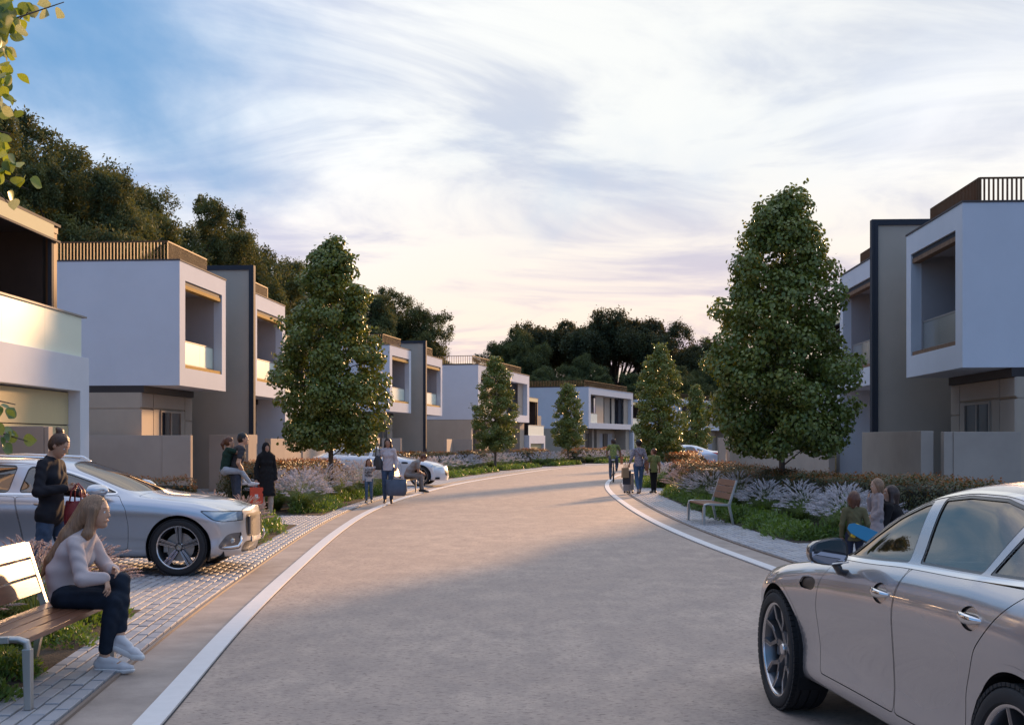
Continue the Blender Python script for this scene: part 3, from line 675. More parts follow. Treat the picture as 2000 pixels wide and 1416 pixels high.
def street_tree(name_h, width, seed, nleaf, leafsize, label, loc, base=1.15):
    """clipped-looking pyramidal street tree: thin trunk, tiers of leafy clumps, ragged outline"""
    rg = np.random.default_rng(seed); H = name_h
    root = empty('street_tree', label, 'tree', (*loc, 0), rg.uniform(0, 6.28) if seed > 4 else 0, 'street trees along the road')
    t = MB(); t.tube([(0, 0, -0.1), (0.01, 0, 0.5), (0.0, 0.01, base+0.3), (0.03, -0.02, H*0.5), (0, 0, H*0.9)], [0.085, 0.07, 0.062, 0.045, 0.012], 10)
    t.build('trunk', BARK, root, smooth=True)
    cl = []; z = base
    prof_z = np.array([0, 0.05, 0.14, 0.3, 0.5, 0.68, 0.82, 0.93, 1.0]); prof_r = np.array([0.62, 0.80, 0.92, 1.0, 0.84, 0.72, 0.56, 0.38, 0.18])
    br = MB(); n = 150
    for i in range(n):
        f = (i+0.5)/n; f = f**1.12; zz = base+(H-base)*f
        Rz = np.interp(f, prof_z, prof_r)*width/2
        a = i*2.399+rg.uniform(-0.4, 0.4); rr = Rz*rg.choice([rg.uniform(0.78, 1.0), rg.uniform(0.45, 0.85), rg.uniform(0, 0.5)], p=[.60, .25, .15])*(0.91+0.17*math.sin(2*a+30*f+seed)+0.10*math.sin(3*a-17*f+seed)+rg.uniform(-.05, .05))
        cr = (0.47-0.13*f)*rg.uniform(0.8, 1.2)*(width/3.6)
        c = np.array([rr*math.cos(a), rr*math.sin(a), zz+rg.uniform(-0.15, 0.1)])
        m = np.linalg.norm(c[:2])+cr*0.8
        if m > Rz+0.20: c[:2] *= max(0.1, (Rz+0.20-cr*0.8))/max(1e-3, np.linalg.norm(c[:2]))
        cl.append((c, cr, a))
        if rr > 0.4 and i % 2 == 0:
            br.tube([(0, 0, zz-0.35*rr-0.1), (c[0]*0.5, c[1]*0.5, zz-0.12*rr), tuple(c)], [0.022, 0.014, 0.006], 5, cap=False)
    br.build('branches', BARK, root, smooth=True)
    wts = np.array([c[1]**2 for c in cl]); wts /= wts.sum(); cnt = (wts*nleaf).astype(int)
    Cs, Ns, As = [], [], []
    for (c, cr, a), k in zip(cl, cnt):
        d = rand_dirs(rg, k); d[:, 2] = d[:, 2]*0.85+0.12
        rad = cr*rg.uniform(0.45, 1.05, k)**0.6; p = c+d*rad[:, None]*np.array([1, 1, 0.85])
        sp = rg.random(k) < 0.06; p[sp] += d[sp]*rg.uniform(0.04, 0.16, sp.sum())[:, None]
        out = d*0.9+rand_dirs(rg, k)*0.75+np.array([0, 0, 0.25]); Cs.append(p); Ns.append(out); As.append(np.array([0, 0, -0.9])+rand_dirs(rg, k)*0.8)
    # twiggy shoots that break the outline
    tw = MB(); k2 = 70
    for j in range(k2):
        c, cr, a = cl[rg.integers(len(cl))]; d = rand_dirs(rg, 1)[0]; d[:2] += c[:2]/max(0.3, np.linalg.norm(c[:2])); d[2] = abs(d[2])*0.7+0.1; d /= np.linalg.norm(d)
        L = cr+rg.uniform(0.08, 0.22); m = 7
        s = np.linspace(0.5, 1, m)[:, None]; p = c+d*L*s+rg.normal(size=(m, 3))*0.025
        Cs.append(p); Ns.append(rand_dirs(rg, m)+np.array([0, 0, 0.4])); As.append(np.tile(d, (m, 1))+rand_dirs(rg, m)*0.6)
    Cn = np.concatenate(Cs); sz = rg.uniform(0.7, 1.25, len(Cn))*leafsize
    V, F = leaves(Cn, np.concatenate(Ns), np.concatenate(As), sz, 0.86)
    # sparse inner mass so that the crown does not look hollow
    me = fastmesh('crown', V, F); link('crown', me, STREETLEAF, root)
    return root
street_tree(6.85, 3.05, 3, 40000, 0.086, 'large pyramidal street tree left of the road, its right edge glowing yellow', (-4.87, 33.0), base=1.6)
street_tree(7.10, 3.50, 11, 50000, 0.084, 'largest pyramidal street tree, beside the right bench', (6.13, 27.9), base=1.52)
street_tree(6.0, 2.4, 5, 22000, 0.082, 'slim street tree before the third villa on the left, dark trunk rising from a bed', (-0.9, 66.0), base=1.3)
street_tree(5.4, 2.25, 6, 16000, 0.09, 'smallest left street tree, in front of the wide white villa', (3.85, 84.0), base=1.3)
street_tree(5.85, 2.45, 7, 24000, 0.080, 'street tree over the woman and boy walking away, before the pale sedan', (6.7, 56.0), base=0.95)
street_tree(5.1, 1.9, 8, 15000, 0.088, 'far street tree seen between two larger ones right of the road bend', (12.0, 80.0), base=1.1)

def forest_crown(name, seed, rx_, rz_, n, size, umbrella=False, leafm=None):
    """crown mesh of a big background tree, unit-free: metres"""
    rg = np.random.default_rng(seed); cl = []
    N = 54
    for i in range(N):
        d = rand_dirs(rg, 1)[0]
        if umbrella: d[2] = abs(d[2])*0.75-0.18
        r = rg.uniform(0.55, 1.05) if i > 12 else rg.uniform(0.1, 0.5)
        c = d*r*np.array([rx_, rx_, rz_]); cl.append((c, rg.uniform(0.13, 0.29)*rx_*(0.8 if umbrella else 1)))
    w = np.array([c[1]**2 for c in cl]); w /= w.sum(); Cs, Ns, As = [], [], []
    for (c, cr), wi in zip(cl, w):
        k = int(n*wi); d = rand_dirs(rg, k); d[:, 2] = d[:, 2]*0.75+0.15
        # small sprays inside each clump
        sub = rand_dirs(rg, 26)*cr*rg.uniform(0.6, 1.08, 26)[:, None]*np.array([1, 1, .7]); pick = rg.integers(26, size=k)
        p = c+sub[pick]+rg.normal(size=(k, 3))*cr*0.17
        Cs.append(p); Ns.append(rand_dirs(rg, k)+np.array([0, 0, 0.7])); As.append(rand_dirs(rg, k)+np.array([0, 0, -0.3]))
    Cn = np.concatenate(Cs); sz = rg.uniform(0.6, 1.3, len(Cn))*size
    V, F = quadleaves(Cn, np.concatenate(Ns), np.concatenate(As), sz, 0.42)
    me = fastmesh(name, V, F); me.materials.append(leafm or WOODLEAF); return me, cl
def forest_trunk(seed, H, crown_c, cl, spread=0.7):
    rg = np.random.default_rng(seed); mb = MB()
    mb.tube([(0, 0, -0.5), (0.2, 0.1, H*0.25), (0.1, 0.3, H*0.5), (0, 0, crown_c)], [0.55, 0.42, 0.34, 0.2], 9)
    for c, cr in cl[::2]:
        z0 = rg.uniform(H*0.3, H*0.55); e = (c[0]*0.9, c[1]*0.9, crown_c+c[2]*0.9)
        mb.tube([(0.1, 0.2, z0), (e[0]*0.45+rg.normal()*0.3, e[1]*0.45+rg.normal()*0.3, z0+(e[2]-z0)*0.62), e], [0.20, 0.12, 0.03], 6, cap=False)
    return mb.mesh('trunk')
FT = []
for sd_, rx_, rz_, n, size, um in ((21, 6.0, 6.5, 120000, 0.25, False), (22, 6.5, 5.2, 120000, 0.25, False), (23, 9.5, 6.0, 110000, 0.36, True)):
    me, cl = forest_crown('crown', sd_, rx_, rz_, n, size, um, WOODLEAF2 if um else WOODLEAF)
    Hc = 13.0 if not um else 12.0
    tm = forest_trunk(sd_, Hc, Hc, cl); tm.materials.append(BARKD); FT.append((me, tm, Hc, rx_, rz_))
def forest_tree(x, y, top, kind, rz, label, sxy=1.0):
    me, tm, Hc, rx_, rz_ = FT[kind]; s = top/(Hc+rz_*1.05); sxy *= 0.88
    r = empty('forest_tree', label, 'tree', (x, y, 0), rz, 'large dark trees behind the villas')
    o = link('trunk', tm, None, r); o.scale = (s, s, s)
    o = link('crown', me, None, r, (0, 0, Hc*s)); o.scale = (s*sxy, s*sxy, s)
    return r
def ft(px, py, Y, kind, rz, label, sxy=1.0):
    top = EYE+(HORY-py)*Y/FPX; return forest_tree((px-1000)*Y/FPX, Y, top, kind, rz, label, sxy)
ft(-60, 215, 62, 0, 0.3, 'tallest dark tree at the left edge of the wood, above the terrace roof')
ft(75, 228, 72, 1, 1.2, 'tall dark tree above the left villa roof slats, twigs against blue sky')
ft(150, 300, 66, 0, 2.2, 'broad dark tree standing just behind the slatted roof of the left villa', 0.9)
ft(245, 362, 84, 1, 4.1, 'rounded dark tree behind the corner of the slatted roof')
ft(350, 368, 90, 0, 5.0, 'dark tree rising right of the slatted roof corner')
ft(440, 412, 98, 1, 2.9, 'dark tree above the dark framed fin wall on the left')
ft(520, 500, 104, 0, 0.9, 'lower dark tree between the left fin wall and the pyramidal tree', 0.95)
ft(585, 535, 116, 1, 3.5, 'dark tree partly hidden by the large left street tree')
ft(700, 560, 126, 0, 1.9, 'dark tree just right of the large left street tree top')
ft(765, 562, 136, 1, 0.2, 'spindly topped dark tree over the brown roof slats')
ft(815, 640, 142, 0, 2.5, 'last and lowest dark tree of the left wood, ending over the far villa', 0.9)
ft(870, 700, 175, 1, 0.7, 'small distant treetop above the roof slats of the middle villa', 0.8)
ft(1010, 640, 190, 1, 5.5, 'lower left shoulder tree of the dark grove at the road bend')
ft(1080, 600, 205, 2, 1.0, 'wide umbrella tree at the left of the grove beyond the bend', 0.9)
ft(1200, 578, 200, 2, 2.6, 'tallest umbrella tree in the centre of the grove beyond the bend', 1.0)
ft(1330, 635, 205, 2, 4.2, 'umbrella tree of the grove behind the right middle street tree', 0.95)
ft(1430, 640, 215, 2, 5.6, 'umbrella tree at the right end of the grove, behind the big street tree', 0.9)
ft(1140, 690, 185, 1, 3.9, 'low bushy tree right behind the wide white villa roof')
ft(1270, 700, 190, 0, 5.9, 'low bushy tree behind the far white villa')
ft(1400, 700, 190, 1, 2.2, 'low bushy tree behind the farthest villa')

ft(1200, 725, 178, 0, 1.3, 'low rounded tree filling the gap behind the wide white villa roof', 1.5)
ft(1320, 715, 182, 1, 3.3, 'low rounded tree between the two right middle street trees', 1.5)
ft(1060, 715, 180, 1, 4.4, 'low rounded tree behind the long white villa roof end', 1.5)
# hedges: leafy box, orange young shoots on the top and corners
HLEAF = leafmat('hedge_leaf', (0.070, 0.090, 0.034), (0.10, 0.098, 0.042), (0.042, 0.062, 0.026), 0.2, (0.3, 0.2, 0.04), 2.5, 0.5, 12)
HORANGE = leafmat('hedge_shoot', (0.26, 0.085, 0.030), (0.19, 0.070, 0.028), (0.15, 0.11, 0.03), 0.3, (0.7, 0.24, 0.06), 3, 0.5, 15)
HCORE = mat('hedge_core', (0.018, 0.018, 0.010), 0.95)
def hedge(poly, h, label, dens=420, seed=1, lsize=0.05, z0=0.03, orange=0.5, cat_='hedge'):
    """poly: list of (centre x, y, half width) along the hedge"""
    rg = np.random.default_rng(seed); P = np.array(poly, float); P = P[np.argsort(P[:, 1])]
    root = empty('hedge', label, cat_, (P[0, 0], P[0, 1], 0), 0, 'orange topped hedges')
    o = np.array([P[0, 0], P[0, 1], 0])
    seg = np.linalg.norm(np.diff(P[:, :2], axis=0), axis=1); L = seg.sum(); arc = np.concatenate([[0], np.cumsum(seg)])
    core = MB(); m = max(3, int(L/0.6)); ss = np.linspace(0.16, L-0.16, m)
    X = np.interp(ss, arc, P[:, 0]); Y = np.interp(ss, arc, P[:, 1]); Wd = np.interp(ss, arc, P[:, 2])
    T = np.stack([np.gradient(X), np.gradient(Y)], 1); T /= np.linalg.norm(T, axis=1)[:, None]; Nn = np.stack([-T[:, 1], T[:, 0]], 1)
    vs = []
    for i in range(m):
        w = Wd[i]-0.10; e_ = 0.55 if i in (0, m-1) else 1.0; w *= e_
        for a, z in ((-w, z0), (-w, h-0.14), (-w*0.7, h-0.09), (w*0.7, h-0.09), (w, h-0.14), (w, z0)): vs.append((X[i]+Nn[i, 0]*a-o[0], Y[i]+Nn[i, 1]*a-o[1], z))
    fs = [(i*6+j, i*6+j+1, i*6+6+j+1, i*6+6+j) for i in range(m-1) for j in range(5)]+[tuple(range(6)), tuple((m-1)*6+j for j in range(6))]
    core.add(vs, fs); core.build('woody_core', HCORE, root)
    n = int(dens*L*(h*2+Wd.mean()*2)); s = rg.uniform(0, L, n); w = np.interp(s, arc, P[:, 2]); x = np.interp(s, arc, P[:, 0]); y = np.interp(s, arc, P[:, 1])
    tx = np.interp(s, ss, T[:, 0]); ty = np.interp(s, ss, T[:, 1])
    q = rg.random(n)*(2*h+2*w)      # walk the perimeter of the section
    a = np.where(q < h, -w, np.where(q < h+2*w, q-h-w, w)); z = np.where(q < h, q, np.where(q < h+2*w, h, 2*h+2*w-q))
    lump = 0.05*np.sin(x*3.1+z*4)+0.05*np.sin(y*2.7+1.3*z)+rg.normal(size=n)*0.035
    ke = int(dens*3.2*4*h*P[:, 2].mean()); ie = rg.choice(n, min(ke, n//2), replace=False)   # leaves over the two end faces
    s[ie] = np.where(rg.random(len(ie)) < 0.5, rg.uniform(0, 0.13, len(ie)), L-rg.uniform(0, 0.13, len(ie))); w = np.interp(s, arc, P[:, 2]); x = np.interp(s, arc, P[:, 0]); y = np.interp(s, arc, P[:, 1])
    a[ie] = rg.uniform(-0.85, 0.85, len(ie))*w[ie]; z[ie] = rg.uniform(0.02, 0.95, len(ie))*h
    ends = np.minimum(s, L-s); rnd = np.clip(1-ends/0.25, 0, 1)
    cz = np.clip(z/h, 0, 1); shr = 1-0.16*np.clip((cz-0.75)/0.25, 0, 1)**2-0.25*rnd**2
    a2 = a*shr+np.sign(a)*lump*(np.abs(a) > w*0.95); z2 = z+lump*(z > h*0.95)-0.12*rnd*cz
    pos = np.stack([x-ty*a2-o[0], y+tx*a2-o[1], np.maximum(z2, z0+0.02)], 1)
    nrm = np.stack([-ty*np.sign(a)*(np.abs(a) > w*0.9), tx*np.sign(a)*(np.abs(a) > w*0.9), (z > h*0.9)*1.0+0.2], 1)+rand_dirs(rg, n)*0.9
    top = np.clip((z/h-0.55)/0.45, 0, 1)**1.6; isor = rg.random(n) < orange*top
    for nm, msk, mt, sz in (('leafage', ~isor, HLEAF, lsize), ('orange_shoots', isor, HORANGE, lsize*0.95)):
        k = msk.sum()
        if k < 5: continue
        up = (0.045 if nm == 'orange_shoots' else 0)
        V, F = quadleaves(pos[msk]+np.array([0, 0, up]), nrm[msk], rand_dirs(rg, k)+np.array([0, 0, 0.8]), rg.uniform(0.7, 1.3, k)*sz, 0.5)
        ob = link(nm, fastmesh(nm, V, F), mt, root)
    return root
def along(Cv, y0, y1, d, w, n=10):
    s = 1 if Cv is LC else -1; Q = offset(Cv, s*d)
    return [(float(np.interp(y, Q[:, 1], Q[:, 0])), float(y), w) for y in np.linspace(y0, y1, n)]

# low bright-green ground cover in front of the grasses
GCLEAF = leafmat('ground_cover_leaf', (0.085, 0.155, 0.030), (0.055, 0.110, 0.024), (0.11, 0.17, 0.04), 0.3, (0.25, 0.40, 0.04), 2.0, 0.5, 10)
def ground_cover(Cv, y0, y1, d0, d1, h, dens, size, seed, label='low bright green ground cover at the front of a bed'):
    rg = np.random.default_rng(seed); s = 1 if Cv is LC else -1; A = offset(Cv, s*d0); B = offset(Cv, s*d1)
    area = (y1-y0)*(d1-d0); nb = max(10, int(area*10.0)); t = rg.uniform(0, 1, nb); y = rg.uniform(y0+0.12, y1-0.12, nb)
    xa = np.interp(y, A[:, 1], A[:, 0]); xb = np.interp(y, B[:, 1], B[:, 0]); x = xa+(xb-xa)*(0.1+t*0.9); r = rg.uniform(0.18, 0.34, nb)
    k = int(dens*area/nb*1.25); Cs, Ns, As = [], [], []
    for i in range(nb):
        d = rand_dirs(rg, k); d[:, 2] = np.abs(d[:, 2]); rad = r[i]*rg.uniform(0.55, 1.15, k)
        hh = h*rg.uniform(0.75, 1.1)
        p = np.stack([x[i]+d[:, 0]*rad, y[i]+d[:, 1]*rad, 0.035+d[:, 2]*hh*rg.uniform(0.55, 1.1, k)], 1)
        Cs.append(p); Ns.append(rand_dirs(rg, k)+np.array([0, 0, .3])); As.append(d+np.array([0, 0, 0.8])+rand_dirs(rg, k)*0.4)
    Cn = np.concatenate(Cs); V, F = quadleaves(Cn, np.concatenate(Ns), np.concatenate(As), rg.uniform(0.6, 1.3, len(Cn))*size, 0.36)
    o = link('ground_cover', fastmesh('ground_cover', V, F), GCLEAF); tag(o, kind='stuff'); return o

# fountain grass: arching blades and bottlebrush plumes
BLADE = leafmat('grass_blade', (0.095, 0.16, 0.045), (0.14, 0.19, 0.065), (0.07, 0.12, 0.04), 0.3, (0.25, 0.34, 0.06), 3.0, 0.5, 12)
PLW = leafmat('plume_white', (0.70, 0.67, 0.70), (0.60, 0.57, 0.62), (0.74, 0.70, 0.72), 0.3, (0.5, 0.45, 0.45), 2.0, 0.8, 12)
PLP = leafmat('plume_pink', (0.64, 0.53, 0.52), (0.56, 0.44, 0.43), (0.68, 0.60, 0.57), 0.35, (0.6, 0.45, 0.40), 2.0, 0.8, 12)
def grass_proto(seed, nb, npl, R_, H_, pm, hair=26, wscale=1.0):
    rg = np.random.default_rng(seed); Vs, Fs = [], []; b = 0
    # blades: 4-segment ribbons
    az = rg.uniform(0, 6.283, nb); L = rg.uniform(0.6, 1.1, nb)*R_*1.15; up = rg.uniform(0.55, 1.1, nb)*H_; r0 = rg.uniform(0, 0.12, nb)
    t = np.linspace(0, 1, 5); w = np.array([0.006, 0.0065, 0.0055, 0.0035, 0.0005])*wscale
    rad = r0[:, None]+L[:, None]*t**1.25; z = 0.03+up[:, None]*(1.55*t-1.0*t**2.2)/0.75*0.8
    cx, sx = np.cos(az)[:, None], np.sin(az)[:, None]
    P = np.stack([rad*cx, rad*sx, z], 2); Sd = np.stack([-sx, cx, np.zeros_like(cx)], 2)
    V = np.stack([P-Sd*w[None, :, None], P+Sd*w[None, :, None]], 2).reshape(-1, 3)
    base = (np.arange(nb)*10)[:, None, None]; q = np.array([[0, 1, 3, 2], [2, 3, 5, 4], [4, 5, 7, 6], [6, 7, 9, 8]])
    blades = (V, (base+q[None]).reshape(-1, 4))
    # plumes: stem + tapered brush of short hairs
    PV, PF, SV, SF = [], [], [], []; b = 0; sb = 0
    for i in range(npl):
        a = rg.uniform(0, 6.283); lean = rg.uniform(0.05, 1.0)**0.75; Lr = R_*lean*0.98; hz = H_*(1.32-0.62*lean**1.6)*rg.uniform(0.8, 1.08)
        tt = np.linspace(0, 1, 7); rr = 0.04+Lr*tt**1.35; zz = 0.03+hz*(1.5*tt-0.5*tt**2.5)
        p = np.stack([rr*math.cos(a), rr*math.sin(a), zz], 1); sd = np.array([-math.sin(a), math.cos(a), 0])*0.0022*wscale
        SV.append(np.stack([p-sd, p+sd], 1).reshape(-1, 3)); SF.append(np.array([[2*j, 2*j+1, 2*j+3, 2*j+2] for j in range(6)])+sb); sb += 14
        d = p[-1]-p[-2]; d /= np.linalg.norm(d); dr = np.array([math.cos(a), math.sin(a), -0.4*lean]); Lp = rg.uniform(0.13, 0.20)
        u = rg.uniform(0, 1, hair); c = p[-1]+np.outer(u*Lp, d)+np.outer((u*Lp)**2*2.0, dr)
        hd = rand_dirs(rg, hair)*0.55+d; wv = (0.020*np.sin(np.pi*np.clip(u*0.85+0.1, 0, 1))+0.006)*wscale
        c = c+hd*wv[:, None]*0.3
        V, F = quadleaves(c, rand_dirs(rg, hair), hd, wv*2.7, 0.34); PV.append(V); PF.append(F+b); b += len(V)
    m1 = fastmesh('blades', *cat(blades, (np.concatenate(SV), np.concatenate(SF)))); m1.materials.append(BLADE)
    m2 = fastmesh('plumes', np.concatenate(PV), np.concatenate(PF)); m2.materials.append(pm)
    return m1, m2
GP = {'w': [grass_proto(41, 420, 120, 0.62, 0.66, PLW), grass_proto(42, 420, 105, 0.60, 0.62, PLW)], 'p': [grass_proto(43, 330, 85, 0.60, 0.68, PLP, 70, 0.8), grass_proto(44, 330, 90, 0.58, 0.66, PLP, 70, 0.8)],
      'f': [grass_proto(45, 260, 58, 0.62, 0.66, PLW, 12, 1.6)]}
def grass(x, y, kind, label, s=1.0, i=0, group='fountain grass clumps in the beds'):
    r = empty('fountain_grass', label, 'grass clump', (x, y, 0.02), (x*7.1+y*3.3) % 6.28, group); m1, m2 = GP[kind][i % len(GP[kind])]
    a = link('blades', m1, None, r); b = link('plumes', m2, None, r); a.scale = b.scale = (s, s, s); return r

# main right bed
ground_cover(RC, 19.4, 37.5, 1.40, 2.15, 0.30, 1500, 0.075, 1)
hedge([(7.35, 19.0, 0.45), (6.9, 22, 0.45), (6.35, 26, 0.45), (5.75, 31, 0.42), (5.25, 35.3, 0.42)], 0.93, 'long clipped hedge behind the right bench, rusty orange shoots along its top', 1150, 2, 0.055, orange=0.24)
hedge([(6.1, 42.6, 0.55), (6.45, 46.0, 0.55)], 0.86, 'short rounded hedge block with orange top, at the far end of the right grass row', 900, 3, 0.06, orange=0.4)
hedge([(7.3, 53.0, 0.6), (7.9, 56.5, 0.6)], 0.92, 'orange topped hedge mound before the pale blue sedan', 700, 4, 0.07, orange=0.45)
R_G = [(5.05, 36.6, 'p'), (4.95, 35.2, 'p'), (5.02, 33.9, 'p'), (5.0, 32.6, 'w'), (5.08, 31.2, 'w'), (5.3, 29.8, 'w'), (5.2, 28.4, 'w'), (5.5, 27.1, 'w'), (5.35, 25.8, 'w'), (5.7, 24.5, 'w'), (5.55, 23.3, 'w'), (5.95, 22.3, 'w'), (5.75, 21.3, 'w'), (6.1, 20.4, 'w'), (5.5, 20.1, 'w')]
ORD = ['first', 'second', 'third', 'fourth', 'fifth', 'sixth', 'seventh', 'eighth', 'ninth', 'tenth', 'eleventh', 'twelfth', 'thirteenth', 'fourteenth', 'fifteenth', 'sixteenth', 'seventeenth', 'eighteenth']
for i, (x, y, k) in enumerate(R_G):
    col = 'pink' if k == 'p' else 'white'
    grass(x, y, k, '%s plumed grass clump, %s from the boy in green end of the right bed' % (col, ORD[i]), 0.80+0.07*math.sin(i*2.3), i)
# small right bed beyond and far right
ground_cover(RC, 42.0, 49.0, 1.15, 2.0, 0.24, 700, 0.09, 5)
for i, (x, y) in enumerate([(5.15, 42.3), (5.4, 43.8), (5.7, 45.4), (6.3, 47.2)]):
    grass(x, y, 'f', 'white plumed grass clump behind the boy in green, %s from the road' % ORD[i], 0.85, 0)
# mid left bed (before the big left tree)
ground_cover(LC, 26.8, 40.4, 0.90, 1.55, 0.28, 1100, 0.08, 6)
hedge([(-6.2, 28.3, 0.5), (-6.5, 31, 0.5), (-6.5, 34, 0.5), (-6.3, 37.0, 0.5), (-6.0, 40.3, 0.5)], 0.98, 'long orange topped hedge behind the left tree and woman in the black headscarf', 950, 7, 0.06, orange=0.42)
L_G = [(-4.75, 27.6), (-5.45, 28.3), (-4.95, 29.2), (-5.3, 30.6), (-4.85, 31.6), (-5.3, 33.0), (-4.7, 34.2), (-5.1, 35.6), (-4.55, 36.8), (-4.6, 38.4), (-4.2, 39.7)]
for i, (x, y) in enumerate(L_G):
    grass(x, y, 'w', 'white plumed grass clump, %s beyond the woman in the black headscarf' % ORD[i], 0.94+0.06*math.sin(i*1.7), i)
# bed beside the estate car nose
ground_cover(LC, 18.2, 23.4, 1.0, 1.9, 0.30, 1400, 0.075, 8)
hedge([(-8.4, 26.0, 0.5), (-6.75, 26.25, 0.5)], 0.78, 'short orange flecked hedge over the hood of the silver estate car', 1100, 9, 0.058, orange=0.7)
D_G = [(-4.95, 19.6), (-4.55, 20.5), (-5.2, 20.7), (-4.7, 21.6), (-5.4, 22.2)]
for i, (x, y) in enumerate(D_G):
    grass(x, y, 'p', 'pink plumed grass clump beyond the estate car bonnet, %s from the car' % ORD[i], 0.66, i)
# near left bed with the bench
ground_cover(LC, 5.2, 11.65, 0.98, 2.7, 0.20, 4200, 0.052, 10)
hedge([(-6.1, 7.2, 0.55), (-6.0, 9.8, 0.55), (-5.5, 11.2, 0.5)], 1.05, 'orange and green bush at the left edge behind the near bench', 2200, 11, 0.045, orange=0.5)
N_G = [(-4.75, 8.6), (-4.45, 9.6), (-4.85, 10.4), (-4.35, 10.9), (-4.0, 10.3), (-3.95, 11.2)]
for i, (x, y) in enumerate(N_G):
    grass(x, y, 'p', 'pink plumed grass clump behind the near bench, %s going away' % ORD[i], 0.74, i)
# far left beds along the curve
fi = 0
for bi, (nm, lab) in enumerate((('far_left_a', 'beyond the white coupe'), ('far_left_b', 'before the long villa garage'), ('far_left_c', 'below the smallest left street tree'), ('far_left_d', 'before the villa at the bend'))):
    Cv, y0, y1, d0, d1 = BEDS[nm]
    ground_cover(LC, y0+0.1, y1-0.1, d0+0.05, d0+0.8, 0.28, 420, 0.14, 20+bi)
    hedge([(x, y, w) for x, y, w in along(LC, y0+0.3, y1-0.3, d0+2.5, 0.5, 6)], 1.0, 'dark hedge with brownish top %s' % lab, 420, 30+bi, 0.10, orange=0.3)
    n = int((y1-y0)/1.15)
    for j, (x, y, w) in enumerate(along(LC, y0+0.7, y1-0.6, d0+1.25, 0, n)):
        grass(x, y, 'f', 'grey white grass clump %s, %s from the near end' % (lab, ORD[j]), 0.95, 0); fi += 1
ground_cover(RC, 53.2, 65.8, 1.25, 2.0, 0.28, 420, 0.13, 40)
hedge(along(RC, 53.2, 65.5, 2.8, 0.5, 6), 0.95, 'far right hedge beside the road bend under a street tree', 420, 41, 0.10, orange=0.5)

